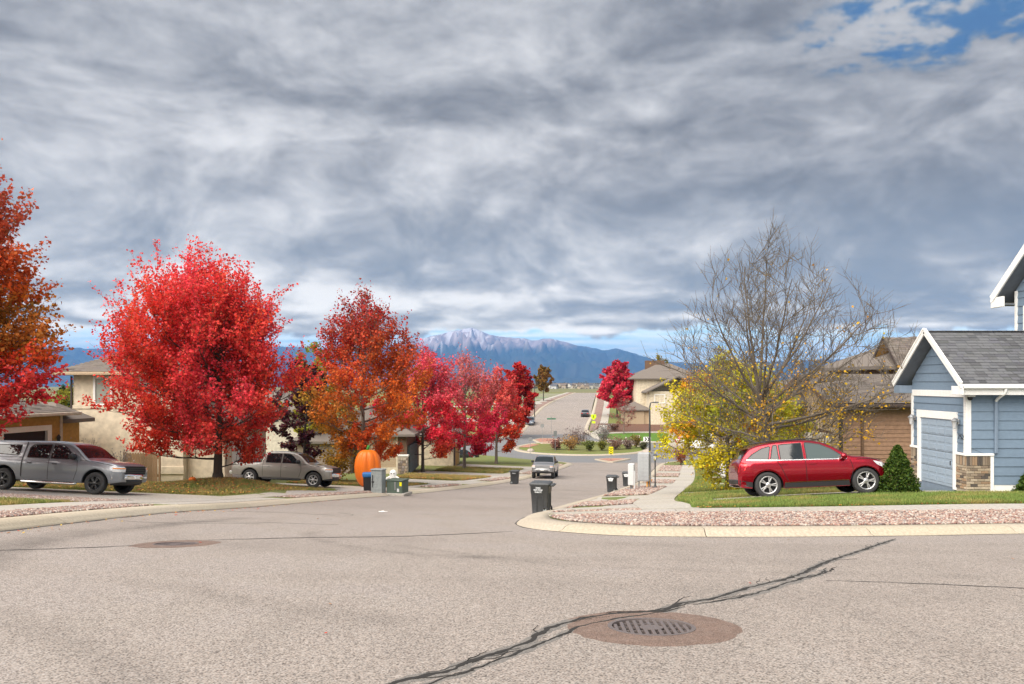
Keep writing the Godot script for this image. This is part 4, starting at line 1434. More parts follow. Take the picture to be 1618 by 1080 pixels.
	box_part(h, "soffit", M.soffit, P.call(2.56, 5.70, 2.4), P.call(8.0, 5.74, 2.9))
	box_part(h, "eave_return", M.white, P.call(2.52, 5.64, 2.36), P.call(2.6, 5.98, 3.0), 0.01)

func brown_house():
	var h := thing("brown_house", "brown lap sided house with grey brown roofs behind the bare tree", "house", Vector3(15.75, EYE - 4.9, -38.0))
	var P := func(x: float, y: float, d: float) -> Vector3: return Vector3(x, y, -d)
	var along := Transform3D(Basis(Vector3(0, 0, -1), Vector3.UP, Vector3(1, 0, 0)), P.call(0, 0, 3.6))
	var st := S()
	prism(st, pg([-3.58, -0.5, 3.58, -0.5, 3.58, 3.7, 0, 4.9, -3.58, 3.7]), 0.03, 9.0, along)
	put("wall", st, M.brown_trim, h)
	boards(h, M.brown_board, P.call(0, 0, 0.02), Vector3.RIGHT, Vector3.BACK, 0.0, 3.72, 0.2, func(_y): return [[0.12, 0.98], [1.12, 9.0]])
	boards(h, M.tan, P.call(0.03, 0, 0), Vector3.FORWARD, Vector3.LEFT, 0.0, 4.6, 0.3, func(y): return [[0.1, 1.0], [5.6, 7.0]] if y < 2.5 else [[maxf(0.1, 3.6 - (5.2 - y) / 0.39), minf(7.1, 3.6 + (5.2 - y) / 0.39)]], "front_siding")
	box_part(h, "corner_board", M.dark_trim, P.call(-0.03, -0.3, -0.03), P.call(0.12, 3.75, 0.1), 0.008)
	box_part(h, "downspout", M.brown_trim, P.call(1.0, 0.0, -0.09), P.call(1.1, 3.75, -0.01), 0.015)
	box_part(h, "garage_door", M.pale, P.call(-0.02, -0.05, 1.1), P.call(0.06, 2.3, 5.5))
	var roof := put("roof", gable_roof(4.1, 3.85, 1.42, 0.2, -0.7, 9.4, along), M.dark_trim, h)
	var sl := Vector3(0, 1.42, -4.1).normalized()
	tag(put("shingles", tabs(P.call(-0.72, 3.86, -0.52), Vector3.RIGHT, sl, 9.9, 4.33, 0.19, 0.4), M.brown_shingle, roof), "", "", "", "stuff")
	tag(put("shingles", tabs(P.call(-0.72, 3.86, 7.72), Vector3.RIGHT, Vector3(0, 1.42, 4.1).normalized(), 9.9, 4.33, 0.3, 0.8), M.brown_shingle, roof), "", "", "", "stuff")
	for s in [-1.0, 1.0]:
		bar_part(h, "rake_board", M.brown_trim, P.call(-0.72, 3.78, 3.6 + s * 4.1), P.call(-0.72, 5.20, 3.6 + s * 0.02), 0.05, 0.2)
	box_part(h, "gutter", M.dark_trim, P.call(-0.7, 3.64, -0.66), P.call(9.2, 3.8, -0.53), 0.03)
	# low hipped porch roof to the left, and the storey above
	put("porch_roof", hip(-2.6, 1.0, -4.2, -9.5, 3.75, 1.15), M.brown_shingle, h)
	box_part(h, "porch_fascia", M.pale, P.call(-2.5, 3.4, 4.3), P.call(-0.5, 3.55, 9.4))
	box_part(h, "porch_post", M.pale, P.call(-2.4, -0.4, 4.4), P.call(-2.2, 3.45, 4.6), 0.01)
	box_part(h, "porch_wall", M.pale, P.call(-0.6, -0.4, 7.3), P.call(0.2, 3.6, 9.2))
	box_part(h, "upper_wall", M.brown_trim, P.call(6.3, 3.0, 9.5), P.call(14, 5.9, 17))
	put("upper_roof", hip(5.6, 15.0, -8.8, -17.8, 5.8, 2.0), M.brown_shingle, h)
	# small ochre gable on the upper storey
	st = S()
	var gx := Transform3D(Basis(Vector3(0, 0, -1), Vector3.UP, Vector3(1, 0, 0)), P.call(0, 0, 10.3))
	prism(st, pg([-1.35, 4.6, 1.35, 4.6, 1.35, 6.0, 0, 7.35, -1.35, 6.0]), 7.6, 9.6, gx)
	put("gable_wall", st, M.ochre, h)
	var gr := put("gable_roof", gable_roof(1.75, 5.85, 1.72, 0.14, 6.9, 12.6, gx), M.ochre, h)
	for e in [-1.0, 1.0]:
		tag(put("shingles", tabs(P.call(6.87, 5.86, 10.3 + e * 1.76), Vector3.RIGHT, Vector3(0, 1.72, e * 1.75).normalized(), 5.5, 2.45, 0.19, 0.4), M.brown_shingle, gr), "", "", "", "stuff")
		bar_part(gr, "rake_board", M.dark_trim, P.call(6.87, 5.80, 10.3 + e * 1.76), P.call(6.87, 7.52, 10.3 + e * 0.02), 0.05, 0.16)
	box_part(h, "roof_vent", M.galv, P.call(4.4, 4.95, 2.5), P.call(4.8, 5.12, 2.8), 0.03)
	# the pale house beyond it, seen through the branches
	h = thing("pale_house", "pale sided house seen through the branches between the brown house and the street", "house", Vector3(20.5, EYE - 7.2, -58.0))
	box_part(h, "wall", M.pale, P.call(0, -0.5, 0), P.call(9, 6.2, 9))
	put("roof", hip(-0.6, 9.6, 0.6, -9.6, 6.2, 2.2), M.brown_shingle, h)
	box_part(h, "garage_wing", M.pale, P.call(-3.5, -0.5, 1), P.call(0, 3.2, 8))
	put("wing_roof", hip(-4.1, 0.4, -0.4, -8.6, 3.2, 1.4), M.brown_shingle, h)
	window(h, P.call(3, 4.6, 0), Vector3.BACK, 1.2, 1.4, M.white, M.pane)
	window(h, P.call(0, 4.6, 3), Vector3.LEFT, 1.2, 1.4, M.white, M.pane)
	window(h, P.call(0, 4.6, 6), Vector3.LEFT, 1.2, 1.4, M.white, M.pane)
	box_part(h, "garage_door", M.white, P.call(-3.54, -0.4, 2.2), P.call(-3.45, 2.2, 6.8))

func right_far_houses():
	var P := func(x: float, y: float, d: float) -> Vector3: return Vector3(x, y, -d)
	var h := thing("stucco_house", "cream two storey house beyond the bright green corner lawn", "house", Vector3(25.0, EYE - 8.6, -160.0))
	box_part(h, "wall", M.cream, P.call(0.6, -1, 3), P.call(14, 9.2, 14))
	put("roof", hip(-0.6, 15.2, -2.0, -15.2, 9.2, 3.2), M.brown_shingle, h)
	box_part(h, "chimney", M.brown_trim, P.call(3.4, 10.5, 8), P.call(7.4, 13.0, 9.4), 0.02)
	box_part(h, "front_wing", M.cream, P.call(2.5, -1, -1.5), P.call(14, 6.6, 3))
	put("wing_roof", gable_roof(6.6, 6.5, 3.2, 0.25, -0.5, 5.6, xf(P.call(8.2, 0, 3.0))), M.brown_shingle, h)
	box_part(h, "garage_block", M.tan, P.call(-2.2, -1, -0.6), P.call(2.5, 2.9, 5.5))
	put("garage_roof", hip(-2.9, 3.2, 1.3, -6.3, 2.9, 1.5), M.brown_shingle, h)
	box_part(h, "stone_pier", M.tan, P.call(-0.2, -1, -0.85), P.call(1.6, 2.6, -0.55))
	window(h, P.call(4.6, 5.1, -1.5), Vector3.BACK, 1.9, 1.5, M.white, M.pane, 0.15, 1)
	window(h, P.call(10.0, 5.1, -1.5), Vector3.BACK, 1.9, 1.5, M.white, M.pane, 0.15, 1)
	window(h, P.call(8.0, 1.4, -1.5), Vector3.BACK, 2.0, 1.5, M.white, M.pane, 0.15, 1)
	h = thing("tan_house", "tan house with a low roof partly hidden by the yellow tree", "house", Vector3(30.0, EYE - 9.6, -128.0))
	box_part(h, "wall", M.pale, P.call(0, -1, 0), P.call(14, 5.6, 10))
	put("roof", hip(-0.8, 14.8, 0.8, -10.8, 5.6, 2.8), M.brown_shingle, h)
	box_part(h, "garage_block", M.pale, P.call(-4, -1, -3), P.call(3, 3.0, 4))
	put("garage_roof", hip(-4.6, 3.6, 3.6, -4.6, 3.0, 1.8), M.brown_shingle, h)
	window(h, P.call(6, 3.6, 0), Vector3.BACK, 1.6, 1.5, M.white, M.pane, 0.15, 1)
	box_part(h, "garage_door", M.white, P.call(-3, -0.9, -3.06), P.call(1.8, 1.4, -2.98))
	h = thing("hill_house", "brown roofed house up the far street behind the crimson tree", "house", Vector3(32.0, EYE - 6.6, -205.0))
	box_part(h, "wall", M.taupe, P.call(0, -1, 0), P.call(13, 5.6, 11))
	put("roof", hip(-0.8, 13.8, 0.8, -11.8, 5.6, 3.0), M.brown_shingle, h)
	window(h, P.call(0, 3.8, 4), Vector3.LEFT, 1.6, 1.5, M.white, M.pane, 0.15, 1)
	window(h, P.call(4, 3.8, 0), Vector3.BACK, 1.6, 1.5, M.white, M.pane, 0.15, 1)

func left_houses():
	var P := func(x: float, y: float, d: float) -> Vector3: return Vector3(x, y, -d)
	# ochre house: its garage front faces the street, one door open
	var h := thing("ochre_house", "ochre yellow house with white garage trim behind the grey pickup", "house", Vector3(-23.9, EYE - 4.95, -42.0), deg_to_rad(-13.5))
	box_part(h, "wall", M.ochre, Vector3(-8, -0.5, 0), Vector3(-0.02, 3.25, 9.0))
	boards(h, M.ochre, Vector3(0, 0, 0), Vector3.BACK, Vector3.RIGHT, 0.0, 3.25, 0.24, func(y): return [[0.14, 0.7], [3.9, 9.0]] if y < 2.68 else [[0.14, 9.0]])
	box_part(h, "corner_board", M.pale, Vector3(-0.1, -0.4, -0.04), Vector3(0.05, 3.25, 0.14), 0.008)
	box_part(h, "door_casing", M.white, Vector3(-0.02, -0.2, 0.7), Vector3(0.07, 2.4, 0.97), 0.008)
	box_part(h, "door_casing", M.white, Vector3(-0.02, -0.2, 3.63), Vector3(0.07, 2.4, 3.9), 0.008)
	box_part(h, "door_casing", M.white, Vector3(-0.02, 2.4, 0.7), Vector3(0.072, 2.68, 3.9), 0.008)
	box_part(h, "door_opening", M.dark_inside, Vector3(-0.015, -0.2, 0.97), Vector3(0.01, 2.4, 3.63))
	box_part(h, "door_jamb", M.galv, Vector3(-0.01, -0.2, 0.972), Vector3(0.035, 2.4, 1.1), 0.004)
	var roof := put("roof", hip(-8.6, 0.55, -0.6, 9.6, 3.35, 1.55), M.brown_shingle, h)
	tag(put("shingles", tabs(Vector3(0.565, 3.36, -0.6), Vector3.BACK, Vector3(-4.575, 1.55, 0).normalized(), 10.2, 4.8, 0.2, 0.42, func(s): return [s * 0.947, 10.2 - s * 0.947]), M.brown_shingle, roof), "", "", "", "stuff")
	box_part(h, "gutter", M.pale, Vector3(0.56, 3.16, -0.6), Vector3(0.68, 3.34, 9.6), 0.03)
	box_part(h, "gutter", M.pale, Vector3(-8.6, 3.16, -0.72), Vector3(0.68, 3.34, -0.6), 0.03)
	var st := S(true)
	lathe(st, [Vector2(0, -0.2), Vector2(0.07, -0.16), Vector2(0.11, 0.08), Vector2(0.03, 0.2), Vector2(0, 0.21)], 8, xf(Vector3(0.2, 1.95, 0.4)))
	put("wall_lantern", st, M.black_plastic, h)
	box_part(h, "side_entry", M.ochre, Vector3(-5.0, -0.5, -1.9), Vector3(-0.6, 2.9, 0.0))
	put("entry_roof", hip(-5.4, -0.1, 0.2, -2.5, 2.9, 0.9), M.brown_shingle, h)
	# cream stucco house
	h = thing("cream_house", "cream stucco two storey house behind the big red maple", "house", Vector3(-25.5, EYE - 5.7, -46.0))
	box_part(h, "wall", M.cream, P.call(0, -0.5, 0), P.call(6.4, 6.25, 9), 0.02)
	box_part(h, "garage_wall", M.cream, P.call(6.4, -0.5, 0.6), P.call(8.6, 3.1, 8.4), 0.02)
	roof = put("roof", hip(-0.75, 7.1, 0.75, -9.8, 6.25, 1.75), M.brown_shingle, h)
	var k := 3.925 / 1.75
	tag(put("shingles", tabs(P.call(-0.75, 6.26, -0.76), Vector3.RIGHT, Vector3(0, 1.75, -3.925).normalized(), 7.85, 4.25, 0.2, 0.42, func(s): return [s * 0.913, 7.85 - s * 0.913]), M.brown_shingle, roof), "", "", "", "stuff")
	box_part(h, "gutter", M.tan, P.call(-0.8, 6.05, -0.86), P.call(7.15, 6.24, -0.74), 0.03)
	box_part(h, "downspout", M.dark_trim, P.call(-0.12, 0.0, -0.1), P.call(-0.02, 6.0, 0.0), 0.015)
	box_part(h, "stucco_band", M.cream, P.call(-0.05, 4.1, -0.06), P.call(6.45, 4.32, 0.0), 0.015)
	box_part(h, "stucco_base", M.cream, P.call(-0.06, 0.3, -0.07), P.call(6.46, 0.75, 0.0), 0.015)
	window(h, P.call(1.75, 5.12, -0.02), Vector3.BACK, 0.85, 1.45, M.white, M.blind, 0.13)
	window(h, P.call(4.4, 5.12, -0.02), Vector3.BACK, 0.85, 1.45, M.white, M.blind, 0.13)
	put("garage_roof", hip(5.8, 9.3, 0.1, -9.0, 3.1, 1.1), M.brown_shingle, h)
	box_part(h, "garage_door", M.white, P.call(8.55, -0.3, 1.8), P.call(8.66, 2.2, 6.8), 0.02)
	# wooden fence between the two
	h = thing("wooden_fence", "short weathered wooden fence between the ochre and the cream house", "fence", at(-21.6, 44.2, -0.1))
	for i in 13:
		st = S()
		var v := rng.randf_range(0.75, 1.2)
		st.set_color(Color(v, v, v))
		prism(st, pg([-0.066, 0, 0.066, 0, 0.066, 1.62, 0.035, 1.7, -0.035, 1.7, -0.066, 1.62]), -0.01, 0.012, xf(Vector3(i * 0.145, rng.randf_range(-0.02, 0.02), 0)))
		put("picket", st, M.wood, h)
	for y in [0.35, 1.35]: box_part(h, "rail", M.wood, Vector3(-0.05, y, -0.06), Vector3(1.85, y + 0.09, -0.012))
	for x in [-0.1, 1.85]: box_part(h, "post", M.wood, Vector3(x, -0.2, -0.1), Vector3(x + 0.1, 1.75, -0.01))
	# brown sided house with a stone pier and a dark green garage door
	h = thing("stone_pier_house", "brown boarded house with a stone pier and a dark green garage door", "house", Vector3(-10.1, EYE - 8.05, -70.0))
	box_part(h, "wall", M.brown_trim, P.call(-7.5, -0.4, 0.02), P.call(0.8, 3.4, 9))
	boards(h, M.tan, P.call(-3.6, 0, 0.0), Vector3.RIGHT, Vector3.BACK, 0.45, 3.3, 0.24, func(_y): return [[0.0, 3.45]])
	box_part(h, "base_trim", M.cream, P.call(-3.6, -0.2, -0.05), P.call(-0.15, 0.44, 0.02))
	box_part(h, "side_wing", M.taupe, P.call(-8.6, -0.4, -1.6), P.call(-3.9, 2.9, 6))
	put("wing_roof", hip(-9.2, -3.3, 2.2, -6.6, 2.9, 1.6), M.brown_shingle, h)
	box_part(h, "corner_board", M.cream, P.call(-0.14, -0.3, -0.06), P.call(0.0, 3.3, 0.02), 0.01)
	box_part(h, "pier_cap", M.white, P.call(-0.02, 1.42, -0.2), P.call(0.98, 1.58, 0.3), 0.02)
	box_part(h, "mortar", M.mortar, P.call(0.02, -0.4, -0.14), P.call(0.92, 1.42, 0.25))
	for r in 6:
		var x := 0.03
		while x < 0.88:
			var w := minf(rng.randf_range(0.16, 0.36), 0.91 - x)
			st = S()
			st.set_color([Color(0.36, 0.27, 0.20), Color(0.22, 0.17, 0.14), Color(0.44, 0.38, 0.31), Color(0.30, 0.25, 0.23)][rng.randi() % 4] * rng.randf_range(0.85, 1.15))
			box(st, P.call(x + w / 2 - 0.008, -0.02 + r * 0.24, -0.16), Vector3(w - 0.025, 0.215, 0.06 + rng.randf() * 0.03), 0.02)
			put("stone", st, M.stone, h)
			x += w
	var door := box_part(h, "garage_door", M.teal, P.call(0.8, -0.2, 0.6), P.call(1.0, 2.3, 6.2))
	for r in 4: box_part(door, "section_joint", M.dark_trim, P.call(0.995, 0.3 + r * 0.55, 0.62), P.call(1.006, 0.32 + r * 0.55, 6.18))
	put("roof", hip(-8.1, 1.6, 0.7, -9.7, 3.4, 2.4), M.brown_shingle, h)
	# two more, mostly hidden
	h = thing("straw_house", "straw coloured garage end with a dark downspout behind the second crimson tree", "house", Vector3(-8.4, EYE - 9.5, -88.0))
	box_part(h, "wall", M.cream, P.call(-5, -0.4, 0), P.call(2.0, 3.6, 9))
	box_part(h, "front_trim", M.tan, P.call(2.0, -0.3, 0.4), P.call(2.06, 2.6, 0.9))
	box_part(h, "garage_door", M.ochre, P.call(1.98, -0.3, 1.2), P.call(2.08, 2.3, 6.6))
	box_part(h, "downspout", M.dark_trim, P.call(1.9, 0, -0.12), P.call(2.08, 3.5, 0.0), 0.02)
	put("roof", hip(-5.6, 2.7, 0.7, -9.7, 3.6, 2.2), M.brown_shingle, h)
	h = thing("shaded_house", "low brown roofed house hidden behind the row of red trees", "house", Vector3(-24.0, EYE - 8.4, -76.0))
	box_part(h, "wall", M.pale, P.call(-9, -0.4, 0), P.call(4, 5.6, 12))
	put("roof", hip(-9.7, 4.7, 0.7, -12.7, 5.6, 2.4), M.brown_shingle, h)
	window(h, P.call(-2, 4.2, -0.02), Vector3.BACK, 1.2, 1.5, M.white, M.pane)

# ---------------------------------------------------------------- vehicles
class Car:  # x forward from mid wheelbase, y up, z to the side; the body is lofted through sections
	var top: Curve1
	var belt: Curve1
	var wid: Curve1
	var low: Curve1
	var tum := 0.30
	var axles := []
	var arch := 0.5
	var hub := 0.4
	var edge := 0.1
	func bottom(x: float) -> float:
		var y := low.at(x)
		for a in axles:
			var q: float = arch * arch - (x - a) * (x - a)
			if q > 0: y = maxf(y, hub + sqrt(q))
		return y
	func W(x: float, y: float) -> float:
		var b := belt.at(x)
		var w := wid.at(x)
		if y > b: return w - tum * (y - b) - 0.02
		var t := clampf((b - y) / maxf(b - 0.3, 0.1), 0, 1)
		return w - 0.02 * (1.0 - smoothstep(0.0, 0.12, t)) - 0.055 * t * t + (0.02 * sin(t * PI) if t < 0.6 else 0.02 * sin(0.6 * PI) * (1 - (t - 0.6) / 0.4))
	func section(x: float) -> PackedVector3Array:
		var yt := top.at(x)
		var yb := bottom(x)
		yb = minf(yb, yt - 0.05)
		var e := minf(edge, (yt - yb) * 0.4)
		var ye := yt - e
		var ze := W(x, ye)
		var p := PackedVector3Array()
		for k in [[0.0, 0.0], [0.3, 0.012], [0.6, 0.045], [0.8, 0.11]]:
			p.append(Vector3(x, yt - 0.25 * e * float(k[1]) / 0.11, ze * float(k[0])))
		p.append(Vector3(x, yt - e * 0.45, ze * 0.935))
		p.append(Vector3(x, yt - e * 0.75, ze * 0.982))
		p.append(Vector3(x, ye, ze))
		var bm := clampf(belt.at(x), yb + 0.01, ye - 0.005)
		for k in [0.33, 0.66, 0.95]:
			var y := lerpf(ye, bm, k)
			p.append(Vector3(x, y, W(x, y)))
		for k in [0.04, 0.12, 0.25, 0.45, 0.65, 0.85, 1.0]:
			var y := lerpf(bm, yb, k)
			p.append(Vector3(x, y, W(x, y)))
		p.append(Vector3(x, yb - 0.012, W(x, yb) - 0.02))
		p.append(Vector3(x, yb, W(x, yb) - 0.07))
		return p

func stations(c: Car, x0: float, x1: float) -> Array:
	var xs := []
	var n := int((x1 - x0) / 0.11)
	for i in n + 1: xs.append(lerpf(x0, x1, i / float(n)))
	for e in [0.02, 0.05, 0.08]: xs.append_array([x0 + e, x1 - e])
	for a in c.axles:
		for k in 17: xs.append(a + c.arch * sin(lerpf(-PI / 2, PI / 2, k / 16.0)) * 0.9999)
		xs.append(a - c.arch - 0.004); xs.append(a + c.arch + 0.004)
	xs.sort()
	var out := [xs[0]]
	for x in xs:
		if x - out[-1] > 0.003 and x <= x1 + 1e-6: out.append(x)
	return out

func side_patch(st: SurfaceTool, c: Car, poly: PackedVector2Array, out: float, sides := [-1, 1]):
	# a panel that follows the car's flank, seen from the side as poly
	var dense := PackedVector2Array()
	for i in poly.size():
		var a := poly[i]
		var b := poly[(i + 1) % poly.size()]
		var n := maxi(1, int(a.distance_to(b) / 0.12))
		for k in n: dense.append(a.lerp(b, k / float(n)))
	var lo := dense[0]
	var hi := dense[0]
	for p in dense:
		lo = lo.min(p); hi = hi.max(p)
	for s in sides:
		var x := lo.x
		while x < hi.x:
			var y := lo.y
			while y < hi.y:
				for pc in Geometry2D.intersect_polygons(dense, pg([x, y, x + 0.25, y, x + 0.25, y + 0.16, x, y + 0.16])):
					var t := Geometry2D.triangulate_polygon(pc)
					for k in range(0, t.size(), 3):
						var v := []
						for j in 3:
							var q: Vector2 = pc[t[k + j]]
							v.append(Vector3(q.x, q.y, s * (c.W(q.x, q.y) + out)))
						ctri(st, v[0], v[1], v[2], Vector3(v[0].x, v[0].y, 0))
				y += 0.16
			x += 0.25

func side_line(st: SurfaceTool, c: Car, pts: Array, w: float, out: float, sides := [-1, 1]):
	var p := curve_path(pts, 0.06)
	for s in sides:
		for i in p.size() - 1:
			var n0 := Vector2(-path_dir(p, i).y, path_dir(p, i).x) * w / 2
			var n1 := Vector2(-path_dir(p, i + 1).y, path_dir(p, i + 1).x) * w / 2
			var q := [p[i] - n0, p[i + 1] - n1, p[i + 1] + n1, p[i] + n0]
			var v := []
			for e in q: v.append(Vector3(e.x, e.y, s * (c.W(e.x, e.y) + out)))
			cquad(st, v[0], v[1], v[2], v[3], Vector3(v[0].x, v[0].y, 0))

func top_patch(c: Car, x0: float, x1: float, f: float, out: float) -> SurfaceTool:  # a pane across the windscreen or rear window
	var st := S(true)
	var rows := []
	for i in 9:
		var x := lerpf(x0, x1, i / 8.0)
		var s := c.section(x)
		var sl := Vector2(0.02, c.top.at(x + 0.01) - c.top.at(x - 0.01)).normalized()
		var n := Vector3(-sl.y, sl.x, 0) * out
		var row := PackedVector3Array()
		for k in 7:
			var z := (k / 3.0 - 1.0) * f
			var y := 0.0
			for j in 5:
				var a: Vector3 = s[j]
				var b: Vector3 = s[j + 1]
				var zz := absf(z) * s[6].z
				if zz >= a.z - 1e-5 and zz <= b.z + 1e-5:
					y = lerpf(a.y, b.y, (zz - a.z) / maxf(b.z - a.z, 1e-5))
			row.append(Vector3(x, y, z * s[6].z) + n)
		rows.append(row)
	loft(st, rows)
	return st

func wheel(parent: Node3D, at_: Vector3, r: float, w: float, rim_r: float, rim: Material, spokes: int, side: float):
	var x := Transform3D(Basis(Vector3.RIGHT, PI / 2 * side), at_)
	var st := S(true)
	lathe(st, [Vector2(rim_r, -w / 2 + 0.02), Vector2(r * 0.9, -w / 2), Vector2(r * 0.97, -w / 2 + 0.02), Vector2(r, -w / 2 + 0.05), Vector2(r, w / 2 - 0.05), Vector2(r * 0.97, w / 2 - 0.02), Vector2(r * 0.9, w / 2), Vector2(rim_r + 0.02, w / 2 - 0.003), Vector2(rim_r - 0.005, w / 2 - 0.015), Vector2(rim_r - 0.01, w / 2 - 0.09)], 28, x)
	var wn := Node3D.new()
	wn.name = "wheel"
	parent.add_child(wn, true)
	put("tyre", st, M.rubber, wn)
	st = S(true)
	lathe(st, [Vector2(rim_r, w / 2 - 0.006), Vector2(rim_r - 0.012, w / 2 - 0.002), Vector2(rim_r - 0.03, w / 2 - 0.012), Vector2(rim_r - 0.035, w / 2 - 0.07)], 28, x)
	lathe(st, [Vector2(0.085, w / 2 - 0.05), Vector2(0.075, w / 2 - 0.012), Vector2(0.05, w / 2 - 0.004), Vector2(0.0, w / 2 - 0.002)], 12, x)
	st.set_smooth_group(-1)
	for k in spokes:
		for e in ([-0.11, 0.11] if spokes <= 6 else [0.0]):
			var a0: float = TAU * k / spokes + e * 0.55
			var a1: float = TAU * k / spokes + e * 1.35
			var p0 := x * Vector3(cos(a0) * 0.06, w / 2 - 0.025, sin(a0) * 0.06)
			var p1 := x * Vector3(cos(a1) * (rim_r - 0.02), w / 2 - 0.028, sin(a1) * (rim_r - 0.02))
			bar(st, p0, p1, 0.034 if spokes <= 6 else 0.05, 0.03, 0.006, x.basis.y)
	put("rim", st, rim, wn)
	st = S(true)
	lathe(st, [Vector2(rim_r - 0.02, w / 2 - 0.09), Vector2(0.0, w / 2 - 0.09)], 20, x)
	put("brake_disc", st, M.under, wn)

func car_node(called: String, label: String, category: String, x: float, d: float, heading: float, length: float) -> Node3D:
	# heading: the way it faces, in degrees clockwise from straight ahead; it stands on the ground as that lies
	var h := deg_to_rad(heading)
	var f := Vector2(sin(h), cos(h))
	var r := Vector2(cos(h), -sin(h))
	var on_street := absf(x - (0.24 * d - 10.7)) < 5.3 and d > 30 or d > 104
	var y := func(q: Vector2) -> float: return H(q.x, q.y) if on_street else G(q.x, q.y) + 0.035
	var c := Vector2(x, d)
	var l := length / 2
	var fr: float = (y.call(c + f * l + r * 0.8) + y.call(c + f * l - r * 0.8)) / 2
	var re: float = (y.call(c - f * l + r * 0.8) + y.call(c - f * l - r * 0.8)) / 2
	var rt: float = (y.call(c + r * 0.8 + f * l) + y.call(c + r * 0.8 - f * l)) / 2
	var lf: float = (y.call(c - r * 0.8 + f * l) + y.call(c - r * 0.8 - f * l)) / 2
	var o := thing(called, label, category, Vector3(x, (fr + re) / 2, -d))
	var fx := Vector3(f.x * length, fr - re, -f.y * length).normalized()
	var sz := Vector3(r.x * 1.6, rt - lf, -r.y * 1.6).normalized()
	var up := sz.cross(fx).normalized()
	o.basis = Basis(fx, up, fx.cross(up))
	return o

func car_shell(o: Node3D, c: Car, x0: float, x1: float, paint: Material):
	var rows := []
	var inner := []
	for x in stations(c, x0, x1):
		var h := c.section(x)
		var row := PackedVector3Array()
		for i in range(h.size() - 1, 0, -1): row.append(Vector3(h[i].x, h[i].y, -h[i].z))
		for p in h: row.append(p)
		rows.append(row)
		var b := c.bottom(x)
		var w := c.W(x, b)
		var wl := c.W(x, c.low.at(x)) - 0.34
		inner.append(PackedVector3Array([Vector3(x, b + 0.004, -w + 0.03), Vector3(x, b + 0.004, -wl), Vector3(x, c.low.at(x) + 0.05, -wl + 0.01), Vector3(x, c.low.at(x) + 0.05, wl - 0.01), Vector3(x, b + 0.004, wl), Vector3(x, b + 0.004, w - 0.03)]))
	var st := S(true)
	loft(st, rows, true)
	st.set_smooth_group(-1)
	for e in [0, rows.size() - 1]:
		var row: PackedVector3Array = rows[e]
		var m := row.size() / 2
		for i in m:
			var k := row.size() - 1 - i
			if k - i > 1:
				var inside: Vector3 = row[m] + Vector3(1.0 if e == 0 else -1.0, 0, 0)
				cquad(st, row[i], row[i + 1], row[k - 1], row[k], inside)
	put("body", st, paint, o)
	st = S()
	loft(st, inner, true)
	for e in [0, inner.size() - 1]:
		var r: PackedVector3Array = inner[e]
		ctri(st, r[1], r[2], r[3], r[1] + Vector3(1, 0, 0)); ctri(st, r[1], r[3], r[4], r[1] + Vector3(1, 0, 0))
	put("underbody", st, M.under, o)

func windows_of(o: Node3D, c: Car, polys: Array, frame_grow := 0.03):
	for p in polys:
		for side in [-1, 1]:
			var st := S()
			var poly := pg(p)
			var g: Array = Geometry2D.offset_polygon(poly, frame_grow, Geometry2D.JOIN_ROUND)
			side_patch(st, c, g[0], 0.004, [side])
			var f := put("window", st, M.black_plastic, o)
			st = S()
			side_patch(st, c, poly, 0.009, [side])
			put("pane", st, M.car_glass, f)

func mirror(o: Node3D, c: Car, x: float, y: float, m: Material, big := 1.0):
	for s in [-1, 1]:
		var st := S(true)
		var z: float = s * (c.W(x, y) + 0.13 * big)
		var rows := []
		for k in 6:
			var t := k / 5.0
			var ring := PackedVector3Array()
			var r: float = [0.55, 0.95, 1.0, 1.0, 0.98, 0.85][k]
			for a in 12:
				var an := TAU * a / 12
				ring.append(Vector3(x + (0.09 - t * 0.16) * big, y + sin(an) * 0.095 * r * big, z + cos(an) * 0.115 * r * big))
			rows.append(ring)
		loft(st, rows, false, true)
		for k in 12:
			ctri(st, rows[0][k], rows[0][(k + 1) % 12], Vector3(x + 0.10 * big, y, z), Vector3(x, y, z))
			ctri(st, rows[5][k], rows[5][(k + 1) % 12], Vector3(x - 0.07 * big, y, z), Vector3(x, y, z))
		bar(st, Vector3(x + 0.02, y - 0.03, s * (c.W(x, y) - 0.01)), Vector3(x + 0.02, y - 0.02, z), 0.06, 0.05)
		put("mirror", st, m, o)

func handles(o: Node3D, c: Car, pts: Array, m: Material):
	for p in pts:
		for s in [-1, 1]:
			var st := S()
			box(st, Vector3(p[0], p[1], s * (c.W(p[0], p[1]) + 0.02)), Vector3(0.20, 0.035, 0.03), 0.012)
			put("door_handle", st, m, o)

